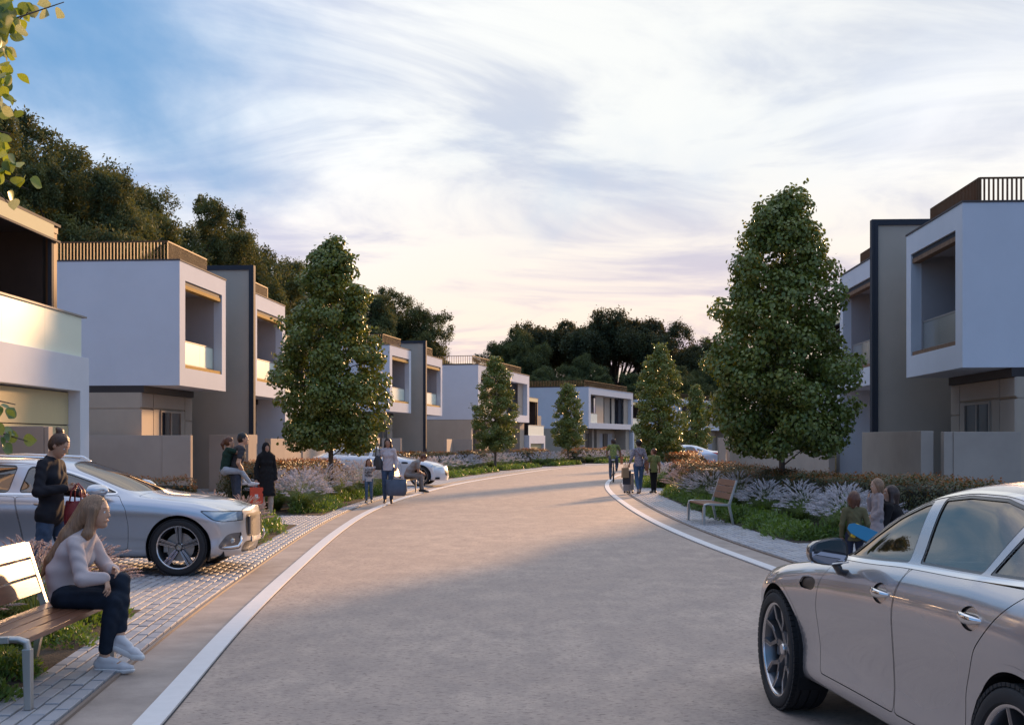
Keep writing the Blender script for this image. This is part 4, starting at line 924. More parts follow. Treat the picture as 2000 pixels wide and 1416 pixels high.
# young tree in the near left bed: big leaves hang into the picture
def leaf_obj_mesh():
    mb = MB(); n = 7; w = [0.0, 0.30, 0.42, 0.44, 0.36, 0.20, 0.0]; v = []; f = []
    for i in range(n):
        x = i/(n-1); v += [(x, 0, 0), (x, w[i], 0.07*math.sin(x*3)+w[i]*0.12), (x, -w[i], 0.07*math.sin(x*3)+w[i]*0.12)]
    for i in range(n-1): a = i*3; f += [(a, a+3, a+4, a+1), (a, a+2, a+5, a+3)]
    mb.add(v, f); return mb.mesh('leaf', fix=False)
def young_tree():
    rg = random.Random(5)
    root = empty('young_tree', 'young broad leaved tree reaching in from the left edge above the bench', 'tree', (-4.3, 7.4, 0))
    mt = [leafmat('big_leaf_a', (0.20, 0.25, 0.03), (0.15, 0.20, 0.03), (0.22, 0.26, 0.05), 0.35, (0.52, 0.60, 0.05), 8, 0.35, 30), leafmat('big_leaf_b', (0.10, 0.18, 0.06), (0.12, 0.19, 0.07), (0.09, 0.15, 0.06), 0.3, (0.35, 0.45, 0.08), 8, 0.3, 30), leafmat('big_leaf_c', (0.34, 0.32, 0.14), (0.28, 0.29, 0.12), (0.36, 0.33, 0.15), 0.4, (0.6, 0.62, 0.3), 8, 0.4, 30)]
    me = []
    for m in mt: q = leaf_obj_mesh(); q.materials.append(m); q.polygons.foreach_set('use_smooth', [True]*len(q.polygons)); me.append(q)
    MB().tube([(0, 0, -0.1), (0.02, 0, 1.2), (0.05, 0.02, 2.6), (0.0, 0.05, 4.2), (0.05, 0, 5.4)], [0.06, 0.052, 0.04, 0.026, 0.01], 9).build('trunk', BARK, root, smooth=True)
    ox, oy = -4.3, 7.4
    def pt(px, py, Y): return ((px-1000)*Y/FPX-ox, Y-oy, EYE+(HORY-py)*Y/FPX)
    twig = [((0.02, 0, 2.2), pt(-60, 120, 6.6), pt(60, 20, 6.4)), ((0.04, 0, 3.2), pt(-40, 60, 6.3), pt(125, 5, 6.2)), ((0.05, 0, 2.6), pt(-60, 150, 6.5), pt(30, 200, 6.5)),
            ((0.03, 0, 1.9), pt(-50, 330, 6.6), pt(55, 370, 6.6)), ((0.03, 0, 1.9), pt(-60, 300, 6.4), pt(18, 400, 6.4)), ((0.02, 0, 1.5), pt(-60, 770, 6.6), pt(30, 790, 6.5)), ((0.02, 0, 1.45), pt(-50, 830, 6.6), pt(55, 862, 6.6)),
            ((0.05, 0, 3.8), pt(-30, -60, 6.4), pt(90, -20, 6.4)), ((0.03, 0, 2.4), pt(-70, 240, 6.4), pt(20, 262, 6.4))]
    for k, tw in enumerate(twig):
        P_ = [Vector(p) for p in tw]; MB().tube([P_[0], P_[0].lerp(P_[1], .6)+Vector((0, 0, .05)), P_[1], P_[2]], [0.018, 0.011, 0.007, 0.0025], 5).build('twig', BARK, root, smooth=True)
    def lf(px, py, Y, s, i=None):
        o = bpy.data.objects.new('leaf', me[i if i is not None else rg.choices((0, 1, 2), (5, 3, 2))[0]]); C.objects.link(o); o.parent = root
        o.location = pt(px, py, Y); o.rotation_euler = (rg.uniform(-0.9, 0.9)+R(rg.choice((0, 70, 100))), rg.uniform(0.0, 1.3), rg.uniform(0, 6.28)); o.scale = (s,)*3
    for _ in range(62): lf(rg.gauss(8, 26), rg.uniform(-10, 60), rg.uniform(6.1, 6.7), rg.uniform(0.06, 0.09))
    for _ in range(75): lf(rg.gauss(-4, 17), rg.uniform(50, 225), rg.uniform(6.1, 6.8), rg.uniform(0.06, 0.088))
    for _ in range(30): lf(rg.uniform(-30, 20), rg.uniform(255, 345), rg.uniform(6.2, 6.7), rg.uniform(0.065, 0.09), rg.choice((0, 0, 1)))
    for px, py in ((30, 318), (45, 355), (58, 350), (15, 375), (-10, 350), (5, 340), (30, 345)): lf(px, py, 6.6, 0.088, 0)
    for px, py in ((30, 388), (118, 18), (100, 8), (78, 28), (60, 8)): lf(px, py, 6.4, 0.075, 2)
    for _ in range(14): lf(rg.uniform(-25, 22), rg.uniform(772, 868), rg.uniform(6.4, 6.7), rg.uniform(0.06, 0.08), rg.choice((0, 1, 1)))
    for px, py in ((28, 796), (45, 858), (36, 852), (5, 868)): lf(px, py, 6.6, 0.08, 1)
    for _ in range(90): lf(rg.uniform(-260, -30), rg.uniform(-150, 420), rg.uniform(6.3, 8.2), rg.uniform(0.06, 0.09))
young_tree()
# ------------------------------------------------------------------ cars
def interp_s(keys, x):
    k = sorted(keys); xs = [a for a, _ in k]; ys = [b for _, b in k]
    return float(np.interp(x, xs, ys))
def bspline_eval(Cg, t):
    """Cg (n,...) control points with phantom ends already added; t in [0, n-3]"""
    i = np.clip(np.floor(t).astype(int), 0, len(Cg)-4); u = t-i
    b = np.stack([(1-u)**3, 3*u**3-6*u**2+4, -3*u**3+3*u**2+3*u+1, u**3], 0)/6
    sh = (-1,)+(1,)*(Cg.ndim-1)
    return sum(b[q].reshape(sh)*Cg[i+q] for q in range(4))
def sdf_poly(P, poly, r=0.0):
    """signed distance (negative inside) of points P (n,2) to polygon; r rounds the corners"""
    poly = np.array(poly, float)
    if r > 0:   # round by corner cutting
        for _ in range(3):
            a = poly; b = np.roll(poly, -1, 0); L = np.linalg.norm(b-a, axis=1)[:, None]; q = np.minimum(0.25, r/np.maximum(L, 1e-6))
            poly = np.stack([a+(b-a)*q, b-(b-a)*q], 1).reshape(-1, 2); r *= 0.5
    d2 = np.full(len(P), 1e9); ins = np.zeros(len(P), bool)
    for a, b in zip(poly, np.roll(poly, -1, 0)):
        e = b-a; w = P-a; t = np.clip((w@e)/max(1e-12, e@e), 0, 1); q = w-t[:, None]*e; d2 = np.minimum(d2, (q**2).sum(1))
        c = ((a[1] <= P[:, 1]) & (b[1] > P[:, 1])) | ((b[1] <= P[:, 1]) & (a[1] > P[:, 1]))
        with np.errstate(divide='ignore', invalid='ignore'):
            xi = a[0]+(P[:, 1]-a[1])/(b[1]-a[1])*(b[0]-a[0])
        ins ^= c & (P[:, 0] < xi)
    d = np.sqrt(d2); return np.where(ins, -d, d)
def sdf_line(P, pts):
    d2 = np.full(len(P), 1e9); pts = np.array(pts, float)
    for a, b in zip(pts[:-1], pts[1:]):
        e = b-a; w = P-a; t = np.clip((w@e)/(e@e), 0, 1); q = w-t[:, None]*e; d2 = np.minimum(d2, (q**2).sum(1))
    return np.sqrt(d2)

class Surf:
    """a growing vertex pool (pos, nrm, param) and polygon sets that are cut along d=0 isolines"""
    def __init__(s, P, Nn, V): s.P = [tuple(p) for p in P]; s.N = [tuple(n) for n in Nn]; s.V = list(V); s.sync()
    def sync(s): s.AP = np.array(s.P); s.AV = np.array(s.V)
    def cut(s, faces, d):
        """d: signed value per vertex. returns (inside d<0, outside)"""
        inn, out = [], []; cache = {}; nv = len(s.P)
        neg = d < 0
        for f in faces:
            c = sum(neg[i] for i in f)
            if c == 0: out.append(f); continue
            if c == len(f): inn.append(f); continue
            A, B = [], []
            for q in range(len(f)):
                i, j = f[q], f[(q+1) % len(f)]
                (A if neg[i] else B).append(i)
                if neg[i] != neg[j]:
                    k = (min(i, j), max(i, j))
                    if k not in cache:
                        a, b = k; t = d[a]/(d[a]-d[b]); t = min(max(t, 0.001), 0.999)
                        s.P.append(tuple(s.P[a][m]*(1-t)+s.P[b][m]*t for m in range(3))); s.N.append(tuple(s.N[a][m]*(1-t)+s.N[b][m]*t for m in range(3)))
                        s.V.append(s.V[a]*(1-t)+s.V[b]*t); cache[k] = len(s.P)-1
                    A.append(cache[k]); B.append(cache[k])
            if len(A) > 2: inn.append(A)
            if len(B) > 2: out.append(B)
        s.sync(); return inn, out
    def emit(s, name, faces, m, root, off=0.0, both='both'):
        """mesh object from the faces (mirrored to the other side when both), pushed along the normal by off"""
        ids = sorted({i for f in faces for i in f}); mp = {i: k for k, i in enumerate(ids)}
        P = np.array([s.P[i] for i in ids]); Nn = np.array([s.N[i] for i in ids]); Nn /= np.linalg.norm(Nn, axis=1)[:, None]; P = P+Nn*off
        F = [[mp[i] for i in f] for f in faces]
        sides = []
        if both == 'split':
            s.emit(name, faces, m, root, off, 1); return s.emit(name, faces, m, root, off, -1)
        if both == 'both' or both == 1: sides.append(1)
        if both == 'both' or both == -1: sides.append(-1)
        V, Fa, NN = [], [], []
        for sg in sides:
            b = len(V); V += [(p[0], p[1]*sg, p[2]) for p in P]; NN += [(q[0], q[1]*sg, q[2]) for q in Nn]
            Fa += [[i+b for i in (f if sg == 1 else f[::-1])] for f in F]
        me = bpy.data.meshes.new(name); me.from_pydata(V, [], Fa); me.polygons.foreach_set('use_smooth', [True]*len(me.polygons)); me.update()
        if not me.validate():
            try: me.normals_split_custom_set_from_vertices(NN)
            except Exception: pass
        return link(name, me, m, root)

PAINTS = {}
def paint(name, col, metal, rough=0.32):
    if name in PAINTS: return PAINTS[name]
    m = mat(name, col, rough, metal=metal, coat=1.0, coatr=0.02, var=0.0, spec=0.5); PAINTS[name] = m; return m
CHROME = mat('chrome', (0.75, 0.75, 0.76), 0.08, metal=1.0); TYRE = mat('tyre_rubber', (0.018, 0.018, 0.020), 0.75, bump=0.15, bscale=90, bdist=0.003)
BLACKP = mat('black_trim', (0.012, 0.012, 0.014), 0.35, coat=0.4); WELL = mat('wheel_well', (0.008, 0.008, 0.009), 0.9)
GAP = mat('panel_gap', (0.004, 0.004, 0.004), 0.9); RIMD = mat('rim_dark', (0.20, 0.20, 0.21), 0.28, metal=0.85); RIML = mat('rim_bright', (0.62, 0.60, 0.60), 0.22, metal=0.95)
DISC = mat('brake_disc', (0.42, 0.41, 0.40), 0.35, metal=0.9, var=0.1, vscale=40); CARGLASS = glassmat('car_glass', (0.34, 0.34, 0.35), 0.30, 0.45, (1, 0.86, 0.72), 0.01)
SEATM = mat('seat_leather', (0.10, 0.085, 0.075), 0.5); LAMPG = glassmat('lamp_glass', (0.85, 0.9, 0.95), 0.35, 0.12, (1, 1, 1), 0.02)
REDL = mat('tail_lamp_red', (0.45, 0.012, 0.01), 0.15, coat=1.0); AMBER = mat('plate_yellow', (0.75, 0.42, 0.08), 0.5); CREAMB = mat('cream_box', (0.6, 0.5, 0.3), 0.6)
LAMPIN = mat('lamp_inner', (0.55, 0.58, 0.62), 0.2, metal=0.6)

def wheel(root, x, side, W, r, style, paintm, wid=0.25):
    """side +1 left, -1 right; local axis y, outer face outwards"""
    w = empty('wheel'); w.parent = root; yo = W-wid/2-0.005; w.location = (x, side*yo, r); w.rotation_euler = (0, 0, 0 if side > 0 else math.pi)
    h = wid/2; R0 = r*(0.775 if style == 'g' else 0.745); pr = [(r*0.70, -h*0.84), (r*0.80, -h*0.99), (r*0.92, -h), (r*0.975, -h*0.86)]
    for g in (-0.45, 0.0, 0.45): pr += [(r, h*(g-0.16)-0), (r, h*g-0.006), (r-0.010, h*g-0.004), (r-0.010, h*g+0.004), (r, h*g+0.006)]
    pr += [(r, h*0.62), (r*0.975, h*0.86), (r*0.95, h*0.93), (r*0.945, h*0.965), (r*0.92, h), (r*0.87, h*1.02), (R0+0.012, h*0.99), (R0+0.004, h*0.88), (R0, h*0.80)]
    MB().lathe(pr, 64, 'y').build('tyre', TYRE, w, auto=30)
    # shoulder blocks
    tb = MB()
    for i in range(64):
        a = 2*math.pi*i/64; c, s_ = math.cos(a), math.sin(a)
        tb.obox(((r-0.006)*c, h*0.80, (r-0.006)*s_), (0.006*c*1.2, -0.0, 0.006*s_*1.2), (0.004*c, h*0.14, 0.004*s_), (-s_*r*0.038, 0, c*r*0.038))
    tb.build('tread_blocks', TYRE, w)
    R0 = r*(0.775 if style == 'g' else 0.745)
    MB().lathe([(R0-0.006, -h*0.8), (R0-0.02, -h*0.5), (R0-0.03, h*0.1), (R0-0.016, h*0.62), (R0-0.008, h*0.80), (R0+0.004, h*0.90), (R0+0.008, h*0.86), (R0+0.006, -h*0.8)], 64, 'y').build('rim_barrel', RIMD, w, auto=35)
    MB().lathe([(R0-0.012, h*0.80), (R0-0.006, h*0.91), (R0+0.004, h*0.905)], 64, 'y').build('rim_lip', RIML, w, smooth=True)
    MB().lathe([(0.03, -0.005), (r*0.50, -0.005), (r*0.50, 0.012), (0.03, 0.012)], 40, 'y', closed=True).build('brake_disc', DISC, w, auto=30)
    MB().box(0.20*r/0.36*0.72, r*0.56, -0.03, 0.045, -0.065, 0.075).build('brake_caliper', DISC if style != 'g' else RIMD, w, bevel=0.01)
    n = 5; R1 = R0-0.010
    for i in range(n):
        a = 2*math.pi*i/n+math.pi/2; c, s_ = math.cos(a), math.sin(a); sp = MB(); ed = MB()
        def seg(mb, r0, t0, r1, t1, w0, w1, y0, y1, th):
            """bar in wheel plane from polar (r0, tangential t0) to (r1,t1)"""
            p = Vector((c*r0-s_*t0, 0, s_*r0+c*t0)); q = Vector((c*r1-s_*t1, 0, s_*r1+c*t1)); d = (q-p).normalized(); nn = Vector((-d.z, 0, d.x))
            V = []
            for P_, ww, yy in ((p, w0, y0), (q, w1, y1)):
                for sg, dy in ((-1, -th), (1, -th), (0.72, 0), (-0.72, 0)): V.append((P_.x+nn.x*ww*sg, yy+dy, P_.z+nn.z*ww*sg))
            mb.add(V, [(0, 1, 2, 3), (7, 6, 5, 4), (0, 4, 5, 1), (1, 5, 6, 2), (2, 6, 7, 3), (3, 7, 4, 0)])
        if style == 'v':     # five wide spokes made of parallel blades
            for t in (-0.022, 0.022): seg(sp, 0.045, t*0.7, R1, t*1.25, 0.0105, 0.010, 0.060, 0.100, 0.045)
            seg(sp, 0.05, 0, R1*0.985, 0, 0.0065, 0.008, 0.048, 0.085, 0.03)
            for t in (-0.030, -0.0135, 0.0135, 0.030): seg(ed, 0.055, t*0.7, R1, t*1.25, 0.0022, 0.0025, 0.0625, 0.1025, 0.004)
        else:                # five Y spokes with kinked arms
            seg(sp, 0.030, 0, r*0.36, 0, 0.040, 0.026, 0.055, 0.075, 0.05)
            for sg in (-1, 1):
                seg(sp, r*0.31, sg*0.002, r*0.50, sg*0.060, 0.019, 0.015, 0.074, 0.088, 0.045); seg(sp, r*0.48, sg*0.057, R1, sg*0.064, 0.015, 0.013, 0.087, 0.104, 0.05)
                seg(ed, r*0.33, sg*0.020, r*0.50, sg*0.073, 0.003, 0.003, 0.0755, 0.0895, 0.004); seg(ed, r*0.50, sg*0.072, R1, sg*0.077, 0.003, 0.003, 0.0895, 0.1055, 0.004)
        s1 = sp.build('spoke', RIMD if style != 'd' else RIML, w, bevel=0.0)
        if ed.v: ed.build('spoke_edges', RIML, w)
    MB().lathe([(0.0, 0.078), (0.030, 0.077), (0.036, 0.070), (0.036, 0.03), (0.05, 0.02), (0.0, 0.0)], 24, 'y').build('hub_cap', RIML, w, auto=40)
    for i in range(5):
        a = 2*math.pi*(i+.5)/5; MB().lathe([(0, 0.062), (0.009, 0.060), (0.010, 0.03)], 8, 'y', (0.055*math.cos(a), 0, 0.055*math.sin(a))).build('wheel_bolt', DISC, w)
    return w

def ellipsoid_mesh(name, c, r, m, root, n=20, k=14, rot=None):
    mb = MB(); mb.sphere((0, 0, 0), 1, n, k); o = mb.build(name, m, root, smooth=True); o.location = c; o.scale = r
    if rot: o.rotation_euler = rot
    return o

def build_car(spec, label, loc, rz, paintm, nu=150, nv=64, group=None, name='parked_car', cat_='car'):
    root = empty(name, label, cat_, loc, rz, group)
    S = spec; xf, xr = S['xf'], S['xr']     # nose and tail x of the last full rings
    xs = []; x = xf
    while x > xr: xs.append(x); x -= 0.14
    xs.append(xr)
    rings = []
    def ring(x, ys=1.0, adv=0.0, wn=0.0, wt=0.0, k=1.0):
        Wd = interp_s(S['W'], x); zs = interp_s(S['zs'], x); zt = interp_s(S['zt'], x); zr = max(interp_s(S['zr'], x), zs+0.012); zb = interp_s(S['zb'], x); yr = min(interp_s(S['yr'], x), Wd-0.12)
        zr = min(zr, zt-0.004) if zt > zs else zr
        g = zr-zs; cr = S.get('crease', 0.0)
        pts = [(Wd-0.13, zb), (Wd-0.045, zb+0.035), (Wd-0.030, zb+0.12), (Wd-0.045, zb+0.24), (Wd-0.022, zb+(zs-zb)*0.56), (Wd, zb+(zs-zb)*0.75), (Wd-0.012, zs-0.075), (Wd-0.060, zs-0.008), (Wd-0.105, zs+0.012+0.02*min(1, g/0.2)),
               (0, 0), (0, 0), (yr, zr), (yr*0.86, zr+(zt-zr)*0.40), (yr*0.5, zr+(zt-zr)*0.86), (0, zt)]
        a, b = pts[8], pts[11]
        pts[9] = (a[0]+(b[0]-a[0])*0.38+0.010*min(1, g/0.2), a[1]+(b[1]-a[1])*0.42); pts[10] = (a[0]+(b[0]-a[0])*0.74+0.012*min(1, g/0.2), a[1]+(b[1]-a[1])*0.80)
        out = []
        for j, (y, z) in enumerate(pts):
            f = (z-zb)/max(0.1, zt-zb); y2 = y*ys
            xo = wn*(S['nose'](f)) + wt*(-S['tail'](f))
            bow = (abs(y2)/Wd)**2.3*(S['bow']*wn-S['bowt']*wt)
            out.append((x+adv+xo-bow, y2, z))
        return out
    caps = [(0.0, 0.075), (0.28, 0.073), (0.52, 0.065), (0.72, 0.052), (0.88, 0.030), (0.96, 0.012)]
    for ys, adv in caps: rings.append(ring(xf, ys, adv, 1.0, 0))
    for x in xs:
        wn = max(0, 1-(xf-x)/0.55)**1.5; wt = max(0, 1-(x-xr)/0.55)**1.5
        rings.append(ring(x, 1, 0, wn, wt))
    for ys, adv in caps[::-1]: rings.append(ring(xr, ys, -adv, 0, 1.0))
    Cg = np.array(rings)                       # (n, 15, 3)
    flip = np.array([1, -1, 1])
    Cg = np.concatenate([Cg[1:2]*flip, Cg, Cg[-2:-1]*flip], 0)
    top = Cg[:, -2:-1]*flip; bot = 2*Cg[:, 0:1]-Cg[:, 1:2]
    Cg = np.concatenate([bot, Cg, top], 1)
    # denser samples where control rings crowd at the ends
    nR, nC = Cg.shape[0], Cg.shape[1]
    tu = np.linspace(0, nR-3, nu+1); tv = np.linspace(0, nC-3, nv+1)
    def ev(tu, tv):
        A = bspline_eval(Cg, tu); A = np.swapaxes(A, 0, 1); A = bspline_eval(A, tv); return np.swapaxes(A, 0, 1)
    Pg = ev(tu, tv); e = 1e-3
    du = ev(np.minimum(tu+e, nR-3), tv)-ev(np.maximum(tu-e, 0), tv); dv = ev(tu, np.minimum(tv+e, nC-3))-ev(tu, np.maximum(tv-e, 0))
    Nn = np.cross(du, dv); ln = np.linalg.norm(Nn, axis=2, keepdims=True); Nn = Nn/np.maximum(ln, 1e-12)
    cen = np.array([-(xf-xr)/2+xf, 0, 0.6]); sg = np.sign(np.sum(Nn*(Pg-cen), axis=2, keepdims=True)); mid = np.sign(np.median(sg)); Nn = Nn*mid
    bad = ln[..., 0] < 1e-10; Nn[bad] = np.array([1, 0, 0.2])
    nU, nV = nu+1, nv+1
    idx = np.arange(nU*nV).reshape(nU, nV)
    quads = np.stack([idx[:-1, :-1], idx[1:, :-1], idx[1:, 1:], idx[:-1, 1:]], -1).reshape(-1, 4)
    # orient with the normals
    p0, p1, p3 = (Pg.reshape(-1, 3)[quads[:, q]] for q in (0, 1, 3)); fn = np.cross(p1-p0, p3-p0)
    if np.median(np.sign((fn*Nn.reshape(-1, 3)[quads[:, 0]]).sum(1))) < 0: quads = quads[:, ::-1]
    V = np.tile(tv, nU)
    s = Surf(Pg.reshape(-1, 3), Nn.reshape(-1, 3), V)
    faces = [list(map(int, q)) for q in quads]
    XZ = lambda: s.AP[:, [0, 2]]; XY = lambda: s.AP[:, [0, 1]]; YZ = lambda: s.AP[:, [1, 2]]
    big = 9.0
    def side(d): return np.where(s.AV < 10.9, d, np.abs(d)+0.05)
    # wheel arches
    ra = S['arch']; rw = S['rw']
    for xc in (0.0, -S['wb']):
        d = np.linalg.norm(XZ()-np.array([xc, rw]), axis=1)-ra
        _, faces = s.cut(faces, np.where(s.AV < 7, d, 1.0))
        d = np.linalg.norm(XZ()-np.array([xc, rw]), axis=1)-ra-0.028
        lip, faces = s.cut(faces, np.where(s.AV < 7, d, 1.0)); s.emit('arch_lip', lip, paintm, root, 0.001, 'split')
    # lower dark rocker along the bottom edge
    d = s.AP[:, 2]-(S['rock'])
    lo, faces = s.cut(faces, np.where((s.AP[:, 0] < -ra) & (s.AP[:, 0] > -S['wb']+ra), d, 1.0)); s.emit('rocker', lo, BLACKP, root, -0.01, 'split')
    parts = {}
    # side windows with trim
    allw = S['windows']
    for i, (poly, rr) in enumerate(allw):
        g, faces = s.cut(faces, side(sdf_poly(XZ(), poly, rr)))
        tr, g = None, g
        d = side(sdf_poly(XZ(), poly, rr))
        core, rim = s.cut(g, d+0.012)
        s.emit('window_seal', rim, BLACKP, root, -0.002, 'split')
        o = s.emit('side_window', core, CARGLASS, root, -0.007, 1); s.emit('side_window', core, CARGLASS, root, -0.007, -1)
    # chrome line round the glasshouse
    if S.get('chrome'):
        d = side(sdf_poly(XZ(), S['chrome'], 0.06)); ou, fr = s.cut(faces, np.abs(d+0.004)-0.009); faces = fr
        s.emit('window_chrome', ou, CHROME, root, 0.003, 'split')
    # windscreen / rear screen
    for nm, poly in (('windscreen', S['screen']), ('rear_window', S['rearscreen'])):
        d = sdf_poly(XY(), poly, 0.05); d = np.where(s.AV > 10.2, d, 1.0)
        g, faces = s.cut(faces, d); core, rim = s.cut(g, np.where(s.AV > 10.2, sdf_poly(XY(), poly, 0.05), 1.0)+0.018)
        s.emit('window_seal', rim, BLACKP, root, -0.001); s.emit(nm, core, CARGLASS, root, -0.006)
    if S.get('sunroof'):
        d = np.where(s.AV > 11.2, sdf_poly(XY(), S['sunroof'], 0.05), 1.0); g, faces = s.cut(faces, d); s.emit('glass_roof', g, CARGLASS, root, 0.001)
    # lamps, grilles, vents: (name, plane, polygon, radius, material, offset, condition)
    for nm, pl, poly, rr, mt, off, cond in S['regions']:
        Q = {'xz': XZ, 'xy': XY, 'yz': YZ}[pl](); d = np.where(cond(s.AP, s.AV), sdf_poly(Q, poly, rr), 1.0)
        g, faces = s.cut(faces, d)
        if g: s.emit(nm, g, mt, root, off, 'split' if pl == 'xz' else 'both')
    # doors and bonnet are parts of their own; a dark recessed gap runs round each
    for nm, pl, poly in [('door', 'xz', q) for q in S['doors']]+[('bonnet', 'xy', q) for q in S.get('hood', [])]+[('bumper', 'xz', q) for q in S.get('bumper', [])]:
        def fld():
            d = sdf_poly(XZ() if pl == 'xz' else XY(), poly, 0.02)
            c = (s.AV < 10.6) if pl == 'xz' else ((s.AV > 8.9) & (s.AP[:, 0] > -1.0) & (s.AP[:, 2] > 0.5))
            return np.where(c, d, np.abs(d)+0.02)
        g, faces = s.cut(faces, fld())
        if not g: continue
        core, gap = s.cut(g, fld()+S.get('gapw', 0.0055))
        s.emit('panel_gap', gap, GAP, root, -0.006, 'both' if pl == 'xy' else 'split')
        s.emit(nm, core, paintm, root, 0.0, 'both' if pl == 'xy' else 'split')
    s.emit('body', faces, paintm, root)
    # underbody and wheel wells
    Wm = interp_s(S['W'], -1.0)
    MB().box(xr+0.15, xf-0.15, -Wm+0.14, Wm-0.14, S['rock']-0.02, S['rock']+0.05).build('underbody', WELL, root)
    for xc in (0.0, -S['wb']):
        for sg in (1, -1):
            mb = MB(); n = 20; R_ = ra+0.004
            a = [(xc+R_*math.cos(t), R_*math.sin(t)+rw) for t in np.linspace(-0.45, math.pi+0.45, n)]
            yo = sg*(interp_s(S['W'], xc)-0.035); yi = sg*(interp_s(S['W'], xc)-0.40)
            mb.add([(p[0], yo, p[1]) for p in a]+[(p[0], yi, p[1]) for p in a]+[(xc, yi, rw)], [(i, i+1, n+i+1, n+i) for i in range(n-1)]+[(n+i, n+i+1, 2*n) for i in range(n-1)])
            mb.build('wheel_well', WELL, root, fix=False)
            wheel(root, xc, sg, interp_s(S['W'], xc)-S['inset'], rw, S['style'], paintm)
    # cabin: seats, dashboard, steering wheel
    zs0 = interp_s(S['zs'], -1.2)
    for sx in (S['seat'], S['seat']-0.85):
        for sg in (-1, 1):
            t = empty('seat'); t.parent = root; t.location = (sx, sg*0.37, 0)
            MB().obox((0, 0, 0.52), (0.25, 0, 0.02), (0, 0.24, 0), (0, 0, 0.07)).build('seat_base', SEATM, t, bevel=0.03)
            MB().obox((-0.36, 0, 0.82), (-0.12, 0, 0.27), (0, 0.23, 0), (0.05, 0, 0.02)).build('seat_back', SEATM, t, bevel=0.035)
            MB().obox((-0.49, 0, 1.16), (-0.02, 0, 0.075), (0, 0.12, 0), (0.04, 0, 0.01)).build('headrest', SEATM, t, bevel=0.03)
    MB().obox((S['seat']+0.72, 0, zs0-0.17), (0.28, 0, 0.0), (0, 0.72, 0), (0, 0, 0.12)).build('dashboard', BLACKP, root, bevel=0.04)
    sw = MB(); n = 20; c0 = Vector((S['seat']+0.40, 0.37, zs0-0.09)); ax = Vector((0.35, 0, 0.94)); 
    sw.tube([c0+Vector((0, math.cos(2*math.pi*i/n)*0.18, 0))+ax*math.sin(2*math.pi*i/n)*0.18 for i in range(n+1)], 0.014, 6); sw.obox(c0, (0.01, 0, 0), (0, 0.16, 0), (0.0, 0, 0.03)); sw.build('steering_wheel', mat('wheel_leather', (0.06, 0.06, 0.065), 0.4), root, smooth=True)
    # handles
    for hx, hz in S['handles']:
        for sg in (1, -1):
            d = np.linalg.norm(s.AP[:, [0, 2]]-np.array([hx, hz]), axis=1); d = np.where(s.AV < 8, d, 9); q = s.AP[int(d.argmin())]; yy = q[1]
            h = MB()
            if S['style'] == 'g':
                h.tube([(hx+0.09, sg*(yy-0.005), hz+0.006), (hx+0.05, sg*(yy+0.020), hz+0.004), (hx, sg*(yy+0.030), hz), (hx-0.05, sg*(yy+0.026), hz-0.002), (hx-0.105, sg*(yy-0.002), hz-0.004)], [0.010, 0.018, 0.022, 0.020, 0.010], 10, flat=(0.55, 1))
                h.build('door_handle', CHROME, root, smooth=True)
            else:
                h.tube([(hx+0.10, sg*(yy-0.012), hz), (hx+0.07, sg*(yy+0.018), hz), (hx-0.07, sg*(yy+0.022), hz), (hx-0.10, sg*(yy-0.012), hz)], [0.008, 0.013, 0.014, 0.009], 8, flat=(0.7, 1)); h.build('door_handle', paintm if S['style'] == 'v' else CHROME, root, smooth=True)
    # mirrors
    mx, my, mz = S['mirror']
    for sg in (1, -1):
        t = empty('wing_mirror'); t.parent = root; t.location = (mx, sg*my, mz)
        mb = MB(); n = 20; prof = [(-0.060, 0.90), (-0.055, 1.0), (-0.01, 1.0), (0.045, 0.86), (0.080, 0.60), (0.100, 0.25), (0.104, 0.02)]
        ww, hh = S['mirsize']
        for (px_, sc_) in prof:
            for k in range(n):
                a = 2*math.pi*k/n; ca, sa = math.cos(a), math.sin(a); q = 3.0
                rr = 1/((abs(ca)**q+abs(sa)**q)**(1/q)); tp = 1.0-0.22*sg*0*ca
                mb.v.append((px_-0.03*ca*1.0, sg*ca*rr*ww*sc_, sa*rr*hh*sc_*(1.0 if sa > 0 else 0.85)*(1+0.18*(-ca))))
        for i in range(len(prof)-1):
            for k in range(n): mb.f.append((i*n+k, i*n+(k+1) % n, (i+1)*n+(k+1) % n, (i+1)*n+k))
        mb.f.append(tuple(range((len(prof)-1)*n, len(prof)*n)))
        mb.build('mirror_shell', S['mirmat'] or paintm, t, auto=50)
        g = MB(); g.add([mb.v[k] for k in range(n)], [tuple(range(n))]); go = g.build('mirror_glass', mat('mirror_glass', (0.30, 0.31, 0.34), 0.03, metal=1.0), t)
        bl = MB(); bl.tube([(-0.062, -sg*ww*0.9, -hh*0.62), (-0.05, 0, -hh*0.80), (-0.055, sg*ww*0.85, -hh*0.60)], 0.005, 6); bl.build('mirror_trim', CHROME, t, smooth=True)
        a = MB(); a.tube([(0.01, -sg*ww*0.45, -hh*0.6), (0.02, -sg*(ww*0.75), -hh-0.03), (0.015, -sg*(my-S['stalk'][0]), S['stalk'][1]-mz)], [0.034, 0.028, 0.034], 10, flat=(1, 0.7)); a.build('mirror_stalk', S['mirmat'] or BLACKP, t, smooth=True)
    return root, s

